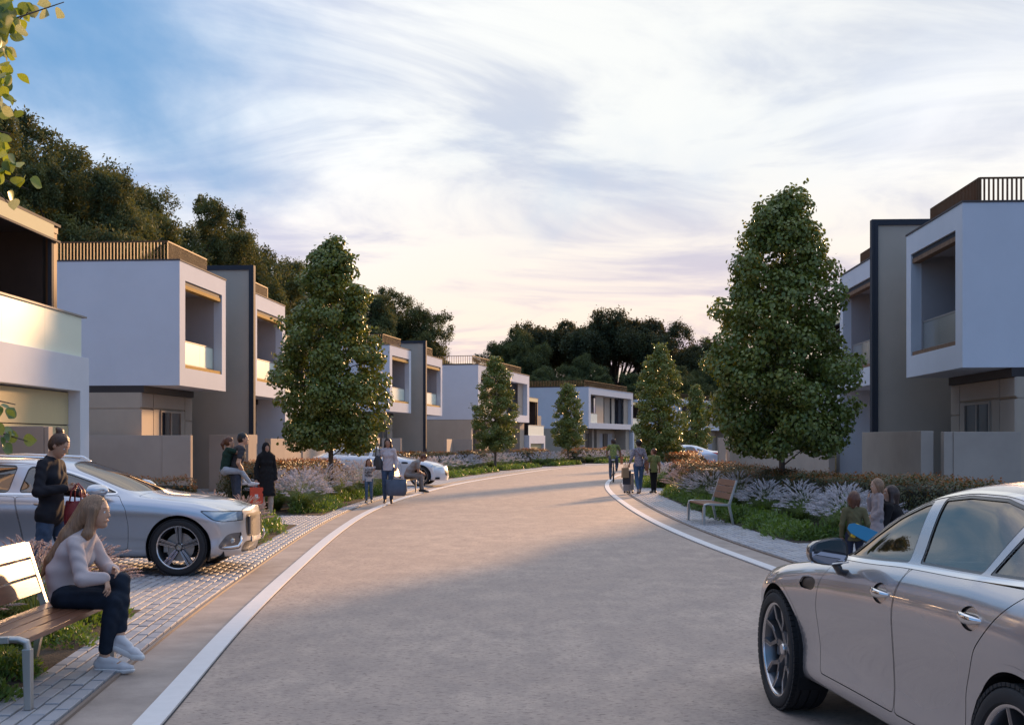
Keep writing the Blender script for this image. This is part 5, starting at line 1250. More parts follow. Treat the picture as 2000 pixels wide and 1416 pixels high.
nose_a = lambda f: 0.02-0.10*max(0, f-0.55)**1.2*2.2-0.07*max(0, 0.25-f)*2
nose_b = lambda f: 0.02-0.05*max(0, f-0.75)*2-0.10*max(0, 0.22-f)*2
tail_a = lambda f: 0.02-0.22*max(0, f-0.62)-0.10*max(0, 0.3-f)
front = lambda x0: (lambda P, V: P[:, 0] > x0)
rear = lambda x0: (lambda P, V: P[:, 0] < x0)
GT = dict(xf=0.84, xr=-4.02, wb=2.95, rw=0.362, arch=0.405, rock=0.265, inset=0.0, style='g', bow=0.36, bowt=0.30, nose=nose_a, tail=tail_a, seat=-1.75, mirror=(-1.08, 1.035, 1.055), mirsize=(0.115, 0.075), stalk=(0.86, 0.93), mirmat=None,
    zt=[(.84, .70), (.70, .77), (.4, .85), (0, .925), (-.5, .985), (-.80, 1.04), (-1.0, 1.135), (-1.35, 1.305), (-1.7, 1.42), (-2.05, 1.480), (-2.45, 1.49), (-2.95, 1.425), (-3.45, 1.26), (-3.85, 1.10), (-4.02, 1.05)],
    zs=[(.84, .66), (.6, .76), (.3, .83), (0, .875), (-.4, .93), (-.8, .975), (-1.7, 1.03), (-2.5, 1.055), (-3.2, 1.05), (-3.8, 1.02), (-4.02, 1.0)],
    zr=[(.84, .66), (0, .90), (-.6, .97), (-.85, 1.04), (-1.05, 1.15), (-1.35, 1.295), (-1.65, 1.385), (-2.0, 1.432), (-2.4, 1.43), (-2.8, 1.36), (-3.2, 1.235), (-3.5, 1.13), (-3.8, 1.05), (-4.02, 1.02)],
    yr=[(.84, .58), (0, .74), (-.7, .77), (-1.1, .735), (-1.7, .66), (-2.3, .645), (-3.0, .64), (-3.5, .66), (-4.02, .66)],
    W=[(.84, .86), (.5, .945), (0, .98), (-.6, .955), (-1.2, .95), (-1.9, .955), (-2.5, .975), (-2.95, .99), (-3.5, .96), (-4.02, .86)],
    zb=[(.84, .20), (.4, .20), (0, .24), (-.5, .215), (-2.4, .215), (-2.95, .24), (-3.6, .24), (-4.02, .30)],
    windows=[([(-.86, 1.012), (-1.10, 1.140), (-1.36, 1.262), (-1.58, 1.336), (-1.66, 1.352), (-1.73, 1.062), (-1.45, 1.043)], 0.006), ([(-1.85, 1.068), (-1.77, 1.370), (-2.02, 1.394), (-2.35, 1.394), (-2.62, 1.352), (-2.60, 1.30), (-2.50, 1.088), (-2.2, 1.078)], 0.006), ([(-2.56, 1.092), (-2.68, 1.335), (-2.85, 1.285), (-3.05, 1.20), (-3.14, 1.13), (-3.0, 1.108)], 0.006)],
    chrome=[(-.80, .998), (-1.08, 1.160), (-1.36, 1.288), (-1.62, 1.370), (-2.02, 1.416), (-2.38, 1.416), (-2.70, 1.362), (-3.0, 1.25), (-3.24, 1.11), (-2.9, 1.085), (-2.3, 1.060), (-1.7, 1.042), (-1.3, 1.018)],
    screen=[(-.70, -.1), (-.73, .30), (-.86, .62), (-.98, .70), (-1.52, .56), (-1.60, .40), (-1.64, -.1)], rearscreen=[(-2.75, -.1), (-2.78, .5), (-3.55, .56), (-3.62, -.1)], sunroof=None,
    regions=[('headlamp', 'xz', [(.78, .70), (.45, .77), (.30, .77), (.42, .68), (.70, .62)], 0.03, LAMPIN, -0.002, front(0.2)), ('grille', 'yz', [(-.1, .36), (.40, .36), (.44, .48), (.36, .60), (-.1, .62)], 0.04, BLACKP, -0.015, front(0.6)),
             ('tail_lamp', 'yz', [(.35, .88), (.80, .90), (.95, .86), (.80, .80), (.35, .84)], 0.02, REDL, 0.001, rear(-3.7)), ('wing_vent', 'xz', [(-.40, .815), (-.44, .865), (-.62, .872), (-.67, .85), (-.64, .80), (-.46, .795)], 0.03, BLACKP, -0.012, lambda P, V: V < 9)],
    hood=[[(.62, -.1), (.60, .55), (.3, .72), (-.2, .80), (-.62, .835), (-.66, -.1)]], seams=[('xz', [(-.70, .31), (-.66, .45), (-.66, .70), (-.72, .86), (-.84, 1.0)]), ('xz', [(-1.69, .28), (-1.70, .55), (-1.74, .85), (-1.80, 1.05)]), ('xz', [(-.66, .345), (-1.7, .335), (-2.46, .345)]), ('xz', [(-2.46, .345), (-2.50, .60), (-2.62, .80), (-2.82, .96), (-2.98, 1.08)]), ('xy', [(.55, .66), (.2, .77), (-.3, .84), (-.66, .85)])],
    doors=[[(-.67, .34), (-.66, .70), (-.72, .86), (-.84, .998), (-1.80, 1.05), (-1.74, .85), (-1.70, .55), (-1.69, .338)], [(-1.695, .338), (-1.705, .55), (-1.745, .85), (-1.805, 1.05), (-2.98, 1.08), (-2.82, .96), (-2.62, .80), (-2.50, .60), (-2.46, .345)]],
    handles=[(-1.58, .905), (-2.58, .925)])
def ellp(cx, cz, a, b): return [(cx+a*math.cos(t), cz+b*math.sin(t)) for t in np.linspace(0, 2*math.pi, 20)[:-1]]
for hx, hz in GT['handles']: GT['regions'].append(('handle_recess', 'xz', ellp(hx, hz-.004, .092, .050), 0.0, mat('recess_metal', (0.50, 0.48, 0.48), 0.2, metal=0.9), -0.010, lambda P, V: V < 9))
V60 = dict(xf=0.67, xr=-3.90, wb=2.87, rw=0.342, arch=0.385, rock=0.235, inset=0.01, style='v', bow=0.22, bowt=0.15, nose=nose_b, tail=tail_a, seat=-1.62, mirror=(-.93, .985, 1.02), mirsize=(0.125, 0.075), stalk=(.86, .97), mirmat=None,
    zt=[(.80, .735), (.70, .80), (.4, .885), (0, .94), (-.40, .98), (-.56, 1.03), (-1.0, 1.215), (-1.4, 1.355), (-1.8, 1.42), (-2.5, 1.44), (-3.1, 1.42), (-3.45, 1.37), (-3.70, 1.22), (-3.90, 1.05)],
    zs=[(.80, .70), (.6, .775), (.2, .85), (-.3, .905), (-.8, .94), (-1.5, .96), (-2.5, .975), (-3.3, .99), (-3.90, .98)],
    zr=[(.80, .71), (.2, .875), (-.3, .925), (-.62, .985), (-.9, 1.09), (-1.2, 1.215), (-1.5, 1.30), (-2, 1.36), (-2.8, 1.365), (-3.3, 1.33), (-3.6, 1.24), (-3.8, 1.10), (-3.90, 1.02)],
    yr=[(.80, .60), (0, .72), (-.5, .73), (-1.0, .68), (-1.6, .61), (-2.3, .60), (-3.3, .58), (-3.90, .62)],
    W=[(.80, .84), (.5, .90), (0, .925), (-.6, .915), (-2.0, .915), (-2.87, .925), (-3.5, .90), (-3.90, .84)],
    zb=[(.80, .23), (.4, .20), (0, .20), (-.5, .20), (-2.4, .20), (-2.87, .22), (-3.90, .28)],
    windows=[([(-.74, .985), (-1.05, 1.115), (-1.35, 1.215), (-1.62, 1.278), (-1.86, 1.31), (-1.93, .99)], 0.03), ([(-2.05, .99), (-1.99, 1.315), (-2.4, 1.335), (-2.75, 1.33), (-2.90, 1.10), (-2.92, 1.0)], 0.03), ([(-3.0, 1.0), (-2.86, 1.325), (-3.25, 1.30), (-3.55, 1.10), (-3.56, 1.03)], 0.04)],
    chrome=[(-.70, .972), (-1.04, 1.135), (-1.35, 1.238), (-1.62, 1.302), (-1.9, 1.335), (-2.4, 1.356), (-2.9, 1.350), (-3.3, 1.32), (-3.6, 1.12), (-3.6, 1.01), (-2.6, .982), (-1.6, .972)],
    screen=[(-.42, -.1), (-.45, .30), (-.55, .60), (-.66, .68), (-1.30, .60), (-1.42, .40), (-1.46, -.1)], rearscreen=[(-3.52, -.1), (-3.52, .46), (-3.86, .5), (-3.88, -.1)], sunroof=None,
    regions=[('headlamp', 'xz', [(.275, .772), (.45, .764), (.86, .742), (.86, .707), (.78, .658), (.53, .647), (.43, .668)], 0.01, mat('lamp_lens', (0.30, 0.36, 0.42), 0.08, metal=0.6, coat=1.0), -0.003, lambda P, V: (P[:, 0] > 0.2) & (P[:, 1] > .46)), ('headlamp_seal', 'xz', [(.245, .782), (.45, .772), (.86, .750), (.86, .70), (.79, .648), (.52, .637), (.41, .663)], 0.02, BLACKP, -0.004, lambda P, V: (P[:, 0] > 0.2) & (P[:, 1] > .46)), 
             ('grille_frame', 'yz', [(-.1, .42), (.40, .44), (.43, .60), (.40, .715), (-.1, .725)], 0.03, BLACKP, 0.002, front(0.5)), ('lower_grille', 'yz', [(-.1, .235), (.46, .245), (.50, .30), (.44, .385), (-.1, .385)], 0.03, BLACKP, -0.015, front(0.5)),
             ('fog_recess', 'xz', [(.45, .33), (.54, .30), (.80, .30), (.82, .38), (.74, .50), (.56, .50)], 0.03, RIMD, -0.010, lambda P, V: (P[:, 0] > .4) & (P[:, 1] > .52)), 
             ('tail_lamp', 'xz', [(-3.70, 1.25), (-4.2, 1.25), (-4.2, .85), (-3.85, .85)], 0.02, REDL, 0.001, rear(-3.6))],
    hood=[[(.72, -.1), (.66, .58), (.3, .72), (-.2, .775), (-.50, .79), (-.40, .3), (-.38, -.1)]], seams=[('xz', [(-.60, .26), (-.59, .60), (-.62, .80), (-.72, .96)]), ('xz', [(-1.83, .26), (-1.88, .60), (-1.95, .95)]), ('xz', [(-.60, .31), (-1.83, .31), (-2.50, .31)]), ('xz', [(-2.50, .31), (-2.56, .60), (-2.75, .85), (-2.95, .98)]), ('xz', [(.43, .71), (.30, .70), (.20, .685)]), ('xy', [(.60, .66), (.3, .76), (-.2, .80), (-.58, .82)]), ('xz', [(.36, .40), (.60, .395)])],
    doors=[[(-.60, .312), (-.59, .60), (-.62, .80), (-.72, .96), (-1.95, .95), (-1.88, .60), (-1.83, .312)], [(-1.835, .312), (-1.885, .60), (-1.955, .95), (-2.95, .98), (-2.75, .85), (-2.56, .60), (-2.50, .312)]],
    handles=[(-1.62, .86), (-2.60, .88)])
SILVER = paint('paint_silver_warm', (0.47, 0.435, 0.43), 0.55, 0.26); SILVERB = paint('paint_silver_cool', (0.52, 0.54, 0.58), 0.70, 0.28); WHITEP = paint('paint_white', (0.72, 0.75, 0.80), 0.15, 0.3); PALEB = paint('paint_pale_blue', (0.60, 0.65, 0.74), 0.35, 0.3)
GT['mirmat'] = mat('mirror_dark', (0.035, 0.035, 0.042), 0.25, coat=0.8)
ga = R(5.3)
gt, gs = build_car(GT, 'silver grey four-door coupe parked on the road at the lower right', (2.58, 7.64, 0.0), R(90)+ga, SILVER, 330, 130)
def near_side_extras(root):
    MB().box(-2.35, -2.15, 0.30, 0.75, 0.94, 1.02).build('parcel', CREAMB, root, bevel=0.01)
vo, vsf = build_car(V60, 'silver estate car nosing out of the driveway on the left', (-3.98, 15.53, 0.028), 0.0, SILVERB, 300, 110)
# grille bars, emblem bar, plate and roof rail of the estate car
def estate_extras(root):
    g = MB().box(0.715, 0.732, -0.36, 0.36, 0.455, 0.69); g.build('grille_mesh', BLACKP, root, bevel=0.004)
    for i in range(15):
        MB().box(0.732, 0.744, -0.335+i*0.048-0.005, -0.335+i*0.048+0.005, 0.46, 0.685).build('grille_bar', RIMD, root)
    MB().obox((0.745, 0, 0.57), (0.004, 0, 0), (0, 0.05, 0.0), (0, 0.0, 0.05)).build('emblem', CHROME, root, bevel=0.01)
    MB().box(0.742, 0.752, -0.26, 0.26, 0.36, 0.435).build('number_plate', mat('plate_grey', (0.35, 0.33, 0.31), 0.5), root, bevel=0.003)
    for sg in (1, -1):
        MB().tube([(-1.55, sg*0.60, 1.345), (-1.65, sg*0.60, 1.405), (-2.4, sg*0.60, 1.435), (-3.1, sg*0.585, 1.415), (-3.35, sg*0.57, 1.35)], [0.012, 0.014, 0.014, 0.014, 0.01], 8).build('roof_rail', CHROME, root, smooth=True)
        MB().tube([(0.50, sg*0.82, 0.335), (0.60, sg*0.775, 0.335), (0.68, sg*0.715, 0.345), (0.71, sg*0.68, 0.40), (0.705, sg*0.66, 0.46)], [0.010, 0.016, 0.018, 0.018, 0.012], 8).build('fog_trim', CHROME, root, smooth=True)
        MB().sphere((0.62, sg*0.755, 0.415), 0.045, 14, 8, (0.6, 0.9, 0.7)).build('fog_lamp', LAMPG, root, smooth=True)
estate_extras(vo)
GTW = dict(GT); GTW['mirmat'] = None
build_car(GTW, 'white coupe parked behind the long haired woman and the man on the bench', (-3.22, 44.65, 0.028), R(-4), WHITEP, 170, 64)
SED = dict(V60); SED.update(xr=-3.95, style='d', zt=[(.80, .70), (.6, .80), (0, .92), (-.5, .98), (-.7, 1.05), (-1.1, 1.24), (-1.5, 1.37), (-2.0, 1.43), (-2.4, 1.43), (-2.9, 1.34), (-3.3, 1.18), (-3.6, 1.09), (-3.95, 1.07)],
    zr=[(.80, .71), (.2, .875), (-.3, .925), (-.62, .985), (-.9, 1.09), (-1.2, 1.215), (-1.5, 1.30), (-2, 1.36), (-2.4, 1.35), (-2.8, 1.26), (-3.2, 1.12), (-3.5, 1.04), (-3.95, 1.02)], yr=[(.80, .60), (0, .72), (-.5, .73), (-1.0, .68), (-1.6, .61), (-2.3, .60), (-3.1, .62), (-3.95, .66)],
    rearscreen=[(-2.72, -.1), (-2.74, .48), (-3.32, .54), (-3.36, -.1)], windows=[V60['windows'][0], ([(-2.05, .99), (-1.99, 1.30), (-2.3, 1.31), (-2.5, 1.28), (-2.62, 1.02)], 0.03), ([(-2.70, 1.03), (-2.62, 1.24), (-2.85, 1.17), (-3.05, 1.06)], 0.03)], chrome=None, inset=0.01,
    regions=[V60['regions'][0], ('tail_lamp', 'xz', [(-3.45, .99), (-4.2, 1.0), (-4.2, .84), (-3.8, .86)], 0.02, REDL, 0.002, rear(-3.2))], seams=V60['seams'][:4])
build_car(SED, 'pale blue sedan with a red tail lamp at the far right driveway', (7.85, 70.5, 0.0), R(181), PALEB, 150, 56)
near_side_extras(gt)
# ------------------------------------------------------------------ people: bodies grown from distance fields, one continuous mesh each
def V3(*a): return np.array(a, float)
class Field:
    def __init__(s): s.pr = []
    def cap(s, a, b, r1, r2, k=0.03, flat=None): s.pr.append(('c', np.array(a, float), np.array(b, float), r1, r2, k, flat)); return s
    def ell(s, c, r, k=0.03, rot=None): s.pr.append(('e', np.array(c, float), np.array(r, float), rot, None, k, None)); return s
    def cut(s, n, p): s.pr.append(('x', np.array(n, float), np.array(p, float), None, None, 0, None)); return s     # keeps the side opposite to n
    def sub(s, c, r, rot=None): s.pr.append(('s', np.array(c, float), np.array(r, float), rot, None, 0, None)); return s
    def bounds(s):
        lo, hi = [], []
        for p in s.pr:
            if p[0] == 'c':
                r = max(p[3], p[4])*(1.0 if not p[6] else max(1.0, p[6][1])); lo.append(np.minimum(p[1], p[2])-r); hi.append(np.maximum(p[1], p[2])+r)
            elif p[0] == 'e': r = p[2].max(); lo.append(p[1]-r); hi.append(p[1]+r)
        return np.min(lo, 0)-0.05, np.max(hi, 0)+0.05
    def mesh(s, h):
        lo, hi = s.bounds(); n = np.ceil((hi-lo)/h).astype(int)+1
        ax = [lo[i]+np.arange(n[i])*h for i in range(3)]; D = np.full(n, 0.5, np.float32)
        def box(l, u, m):
            i0 = [max(0, int((l[i]-m-lo[i])/h)) for i in range(3)]; i1 = [min(n[i], int((u[i]+m-lo[i])/h)+2) for i in range(3)]
            sl = tuple(slice(a, b) for a, b in zip(i0, i1)); return sl, np.meshgrid(ax[0][sl[0]], ax[1][sl[1]], ax[2][sl[2]], indexing='ij')
        for t, a, b, r1, r2, k, fl in s.pr:
            if t == 'c':
                R_ = max(r1, r2)*(1 if not fl else max(1, fl[1])); sl, (X, Y, Z) = box(np.minimum(a, b)-R_, np.maximum(a, b)+R_, k+2.5*h+0.01)
                e = b-a; L = max(1e-9, e@e); wx, wy, wz = X-a[0], Y-a[1], Z-a[2]
                tt = np.clip((wx*e[0]+wy*e[1]+wz*e[2])/L, 0, 1); qx, qy, qz = wx-tt*e[0], wy-tt*e[1], wz-tt*e[2]
                if fl:
                    nx = np.array(fl[0], float); nx /= np.linalg.norm(nx); c = (qx*nx[0]+qy*nx[1]+qz*nx[2])*(1/fl[1]-1); qx, qy, qz = qx+c*nx[0], qy+c*nx[1], qz+c*nx[2]
                d = np.sqrt(qx*qx+qy*qy+qz*qz)-(r1+(r2-r1)*tt)
            elif t in 'es':
                R_ = b.max(); sl, (X, Y, Z) = box(a-R_, a+R_, k+2.5*h+0.01)
                q = np.stack([X-a[0], Y-a[1], Z-a[2]], -1)
                if r1 is not None: q = q@np.array(r1)
                qq = q/b; l = np.linalg.norm(qq, axis=-1); l2 = np.linalg.norm(qq/b, axis=-1)+1e-9; d = l*(l-1)/l2
            else:
                X, Y, Z = np.meshgrid(*ax, indexing='ij'); nn = a/np.linalg.norm(a); D = np.maximum(D, (X-b[0])*nn[0]+(Y-b[1])*nn[1]+(Z-b[2])*nn[2]); continue
            C0 = D[sl]
            if t == 's': D[sl] = np.maximum(C0, -d); continue
            if k > 0:
                hh = np.clip(0.5+0.5*(C0-d)/k, 0, 1); D[sl] = C0*(1-hh)+d*hh-k*hh*(1-hh)
            else: D[sl] = np.minimum(C0, d)
        return surface_nets(D, lo, h)
def surface_nets(D, lo, h):
    S = D < 0; c = S[:-1, :-1, :-1]
    cnt = sum(S[i:S.shape[0]-1+i, j:S.shape[1]-1+j, k:S.shape[2]-1+k].astype(np.int8) for i in (0, 1) for j in (0, 1) for k in (0, 1))
    act = (cnt > 0) & (cnt < 8); I = np.argwhere(act); n = len(I); idx = -np.ones(act.shape, np.int32); idx[act] = np.arange(n)
    acc = np.zeros((n, 3)); w = np.zeros(n)
    cor = [(i, j, k) for i in (0, 1) for j in (0, 1) for k in (0, 1)]
    for a in cor:
        for ax_ in range(3):
            if a[ax_] == 1: continue
            b = list(a); b[ax_] = 1
            da = D[I[:, 0]+a[0], I[:, 1]+a[1], I[:, 2]+a[2]]; db = D[I[:, 0]+b[0], I[:, 1]+b[1], I[:, 2]+b[2]]
            m = (da < 0) != (db < 0); t = np.where(m, da/(da-db+1e-12), 0)
            p = np.array(a, float)[None]+np.zeros((n, 3)); p[:, ax_] = t; acc[m] += p[m]; w[m] += 1
    P = lo+(I+acc/w[:, None])*h; F = []
    for ax_ in range(3):
        o = [q for q in range(3) if q != ax_]; s0 = [slice(1, -1)]*3; s0[ax_] = slice(0, -1); s1 = list(s0); s1[ax_] = slice(1, None)
        A = S[tuple(s0)]; B = S[tuple(s1)]; ch = np.argwhere(A != B)
        if len(ch) == 0: continue
        sg = A[tuple(ch.T)]; base = ch.copy(); base[:, o[0]] += 1; base[:, o[1]] += 1
        q = []
        for d0, d1 in ((0, 0), (1, 0), (1, 1), (0, 1)):
            e = base.copy(); e[:, o[0]] -= d0; e[:, o[1]] -= d1; q.append(idx[e[:, 0], e[:, 1], e[:, 2]])
        q = np.stack(q, 1); flip = sg if ax_ != 1 else ~sg
        q[~flip] = q[~flip][:, ::-1]; F.append(q)
    F = np.concatenate(F); F = F[(F >= 0).all(1)]; return P, F

def skinmat(name, c):
    m = mat(name, c, 0.5, var=0.10, vscale=25, bump=0.05, bscale=200, bdist=0.001); m.node_tree.nodes['Principled BSDF'].inputs['Subsurface Weight'].default_value = 0.12
    m.node_tree.nodes['Principled BSDF'].inputs['Subsurface Radius'].default_value = (0.02, 0.01, 0.006); return m
SKIN1 = skinmat('skin_light', (0.52, 0.30, 0.20)); SKIN2 = skinmat('skin_tan', (0.42, 0.23, 0.15)); SKIN3 = skinmat('skin_brown', (0.26, 0.135, 0.08))
def cloth(name, c, var=0.15, rough=0.85, bs=180, c2=None, vs=12): return mat(name, c, rough, var=var, vscale=vs, bump=0.3, bscale=bs, bdist=0.002, spec=0.2, color2=c2)
def hairm(name, c): return mat(name, c, 0.42, var=0.45, vscale=30, stretch=(3, 3, 0.25), bump=0.5, bscale=60, bdist=0.004)
EYEW = mat('eye_white', (0.7, 0.68, 0.65), 0.2); IRIS = mat('iris', (0.03, 0.018, 0.012), 0.1); LIP = mat('lips', (0.40, 0.12, 0.10), 0.4)

def rotz(v, a): c, s_ = math.cos(a), math.sin(a); return np.array([v[0]*c-v[1]*s_, v[0]*s_+v[1]*c, v[2]])
def pose(H=1.7, fem=True, **kw):
    s_ = H/1.70; sw = 0.148 if fem else 0.176; J = dict(pelvis=(0, 0, .93), waist=(0, 0.0, 1.08), chest=(0, 0, 1.26), neck=(0, -.015, 1.425), head=(0, .015, 1.585), shL=(-sw, 0, 1.385), shR=(sw, 0, 1.385),
        elL=(-sw-.05, -.03, 1.11), elR=(sw+.05, -.03, 1.11), wrL=(-sw-.06, .05, .87), wrR=(sw+.06, .05, .87), hiL=(-.088, 0, .90), hiR=(.088, 0, .90), knL=(-.095, .02, .50), knR=(.095, .02, .50), anL=(-.10, -.03, .085), anR=(.10, -.03, .085),
        toL=(-.115, .14, .03), toR=(.115, .14, .03), hdL=(-sw-.06, .07, .78), hdR=(sw+.06, .07, .78))
    J.update(kw); return {k: np.array(v, float)*s_ for k, v in J.items()}, s_

def build_person(label, J, s_, loc, rz, skin, hairmat, top=None, bottom=None, shoes=None, fem=True, face_dir=(0, 1, 0), hair='short', h=0.012, sleeves='long', topm=None, hem=None, skirt=False, hand_curl=0.4, child=False, extra_top=None, headscale=1.0, group='people on the street', tophem=0.0, hairx=None, facefeat=True, fat=1.0, open_collar=False, legs_in=None, lenT=1.0, hemz=None):
    root = empty('person', label, 'person', loc, rz, group)
    hs = (s_ if not child else s_**0.45)*headscale; R_ = s_*fat
    fd = np.array(face_dir, float); fd /= np.linalg.norm(fd); up = np.array([0, 0, 1.0]); up = up-(up@fd)*fd; up /= np.linalg.norm(up); rt = np.cross(fd, up); M = np.stack([rt, fd, up], 1)
    hc = J['head']; HP = lambda x, y, z: hc+M@(np.array([x, y, z])*hs)
    B = Field(); k = 0.02*s_
    # torso
    B.cap(J['pelvis'], J['waist'], .118*R_, .100*R_, .05*s_, ((0, 1, 0), .82)); B.cap(J['waist'], J['chest'], .102*R_, .125*R_, .06*s_, ((0, 1, 0), .80)); B.cap(J['shL']*.8+J['shR']*.2, J['shR']*.8+J['shL']*.2, (.056 if fem else .068)*R_, (.056 if fem else .068)*R_, .05*s_)
    B.cap(J['chest'], J['neck'], .10*R_, .055*s_, .05*s_); B.cap(J['neck'], HP(0, -.018, -.06), .050*s_ if fem else .058*s_, .047*hs if fem else .055*hs, .025*s_)
    # head
    B.ell(HP(0, 0, .018), np.array([.074, .092, .098])*hs, .02*hs, M); B.ell(HP(0, .030, -.045), np.array([.056, .056, .066])*hs, .028*hs, M); B.cap(HP(0, .072, -.088), HP(0, .060, -.092), .018*hs, .020*hs, .018*hs)
    if facefeat: B.cap(HP(0, .086, .012), HP(0, .103, -.020), .0085*hs, .0105*hs, .010*hs); B.cap(HP(-.010, .094, -.024), HP(.010, .094, -.024), .0075*hs, .0075*hs, .006*hs); B.cap(HP(-.020, .086, -.054), HP(.020, .086, -.054), .0085*hs, .0085*hs, .008*hs); B.cap(HP(-.030, .078, .030), HP(.030, .078, .030), .012*hs, .012*hs, .012*hs)
    for sg in (-1, 1): B.ell(HP(sg*.074, -.005, -.005), np.array([.010, .018, .030])*hs, .008*hs, M)
    for S_ in 'LR':
        sh, el, wr, hd = J['sh'+S_], J['el'+S_], J['wr'+S_], J['hd'+S_]
        B.cap(sh, el, .043*R_ if fem else .054*R_, .038*R_, .03*s_); B.cap(el, (el+wr)/2+0, .038*R_, .036*R_, .02*s_); B.cap(el*.6+wr*.4, wr, .036*R_, .025*s_, .02*s_)
        # hand: palm, four unequal bent fingers, thumb from the side
        d = hd-wr; L = np.linalg.norm(d); d /= L; sd = np.cross(d, np.array([0.15, 1.0, 0.1])); sd /= np.linalg.norm(sd)+1e-9
        if S_ == 'L': sd = -sd
        if legs_in and ('side'+S_) in legs_in: sd = np.array(legs_in['side'+S_], float); sd -= (sd@d)*d; sd /= np.linalg.norm(sd)
        pn = np.cross(d, sd); pn = pn if pn[1] > 0 or abs(pn[1]) < .3 and pn[2] < 0 else -pn
        if legs_in and ('palm'+S_) in legs_in: pn = np.array(legs_in['palm'+S_], float); pn -= (pn@d)*d; pn /= np.linalg.norm(pn)
        pc = wr+d*.050*s_; q = (0.86 if fem else 1.0)*s_
        B.cap(wr, pc+d*.02*q, .021*q, .020*q, .015*s_); B.cap(wr+d*.03*q-sd*.016*q, wr+d*.078*q-sd*.026*q, .014*q, .013*q, .012*s_, (pn, .75)); B.cap(wr+d*.03*q+sd*.016*q, wr+d*.078*q+sd*.026*q, .014*q, .013*q, .012*s_, (pn, .75))
        for fi, (t, fl) in enumerate(zip((-.030, -.010, .011, .031), (.066, .076, .070, .054))):
            a = wr+d*(.082-.004*abs(fi-1.2))*q+sd*t*q; cu = hand_curl*(1+.12*fi)
            b1 = a+(d*math.cos(cu*.5)+pn*math.sin(cu*.5))*fl*.48*q+sd*t*.12*q; b2 = b1+(d*math.cos(cu*1.5)+pn*math.sin(cu*1.5))*fl*.55*q
            B.cap(a, b1, .0092*q, .0084*q, .004*s_); B.cap(b1, b2, .0084*q, .0068*q, .003*s_)
        a = wr+d*.028*q-sd*.026*q; b1 = a+(d*.72-sd*.55+pn*.35)*.040*q; b2 = b1+(d*.92-sd*.15+pn*.30)*.030*q; B.cap(a, b1, .0125*q, .0105*q, .008*s_); B.cap(b1, b2, .0105*q, .0085*q, .004*s_)
        hi, kn, an, to = J['hi'+S_], J['kn'+S_], J['an'+S_], J['to'+S_]
        B.cap(hi, kn, .078*R_, .050*R_, .04*s_); mid = kn*.68+an*.32; B.cap(kn, mid, .050*R_, .050*R_, .02*s_); B.cap(mid, an, .050*R_, .032*s_, .02*s_); B.cap(an, to, .034*s_, .026*s_, .02*s_)
    P, F = B.mesh(h); me = fastmesh('body', P, F, smooth=True); link('body', me, skin, root)
    # eyes and lips
    if facefeat:
        for sg in (-1, 1):
            e = MB(); e.sphere((0, 0, 0), 1, 12, 8); o = e.build('eye', EYEW, root, smooth=True); o.location = HP(sg*.030, .0775, .008); o.scale = (.0112*hs,)*3
            e = MB(); e.sphere((0, 0, 0), 1, 10, 6); o = e.build('iris', IRIS, root, smooth=True); o.location = HP(sg*.030, .0832, .008); o.scale = (.0066*hs,)*3
            e = MB(); e.tube([HP(sg*.016, .094, .036), HP(sg*.032, .090, .041), HP(sg*.050, .074, .034)], [.0018*hs, .0024*hs, .001*hs], 6); e.build('eyebrow', hairmat, root, smooth=True)
        e = MB(); e.tube([HP(-.021, .0845, -.053), HP(-.009, .0925, -.0515), HP(.009, .0925, -.0515), HP(.021, .0845, -.053)], [.002*hs, .0044*hs, .0044*hs, .002*hs], 6); e.build('lips', LIP, root, smooth=True)
    # top
    if top is not None:
        T = Field(); g = .014*s_
        T.cap(J['pelvis']*(1-tophem)+J['waist']*tophem, J['waist'], .122*R_+g, .105*R_+g, .05*s_, ((0, 1, 0), .84)); T.cap(J['waist'], J['chest'], .106*R_+g, .128*R_+g, .06*s_, ((0, 1, 0), .84)); T.cap(J['shL']*.8+J['shR']*.2, J['shR']*.8+J['shL']*.2, (.052 if fem else .066)*R_+g, (.052 if fem else .066)*R_+g, .045*s_)
        T.cap(J['chest'], J['neck'], .10*R_+g*.6, .060*s_+g*.3, .04*s_)
        if fem and not child:
            f = np.cross(J['shL']-J['shR'], J['waist']-J['chest']); f /= np.linalg.norm(f); f = f if f[1] > -0.3 else -f
            for sg in (-1, 1): T.ell(J['chest']+f*.075*s_+np.array([sg*.065, 0, -.01])*s_, np.array([.062, .055, .062])*s_, .04*s_)
        for S_ in 'LR':
            sh, el, wr = J['sh'+S_], J['el'+S_], J['wr'+S_]
            if sleeves == 'none': continue
            if sleeves == 'short': T.cap(sh, sh*.45+el*.55, (.046 if fem else .056)*R_+g, .048*R_+g, .025*s_)
            else:
                T.cap(sh, el, (.045 if fem else .054)*R_+g, .038*R_+g, .025*s_); e = el*.08+wr*.92 if sleeves == 'long' else el*.45+wr*.55; T.cap(el, e, .041*R_+g, .030*s_+g, .02*s_)
        if hemz:     # loose lower edge of the garment, cut level
            T.cap(J['waist'], np.array([J['pelvis'][0], J['pelvis'][1], hemz*s_]), .112*R_+g, (.140 if fem else .135)*R_+g*1.2, .05*s_, ((0, 1, 0), .88)); T.cut((0, 0, -1), (0, 0, hemz*s_))
        if extra_top: extra_top(T)
        rg = np.random.default_rng(len(label)); P, F = T.mesh(h*.95)
        # soft folds
        fold = .0035*s_*(np.sin(P[:, 2]*55/s_+6*np.sin(P[:, 0]*14/s_)+3*P[:, 1])+0.7*np.sin(P[:, 0]*48/s_+P[:, 2]*31/s_)); ctr = P.mean(0); dr = P-ctr; dr[:, 2] *= .2; dr /= np.linalg.norm(dr, axis=1)[:, None]; P = P+dr*fold[:, None]
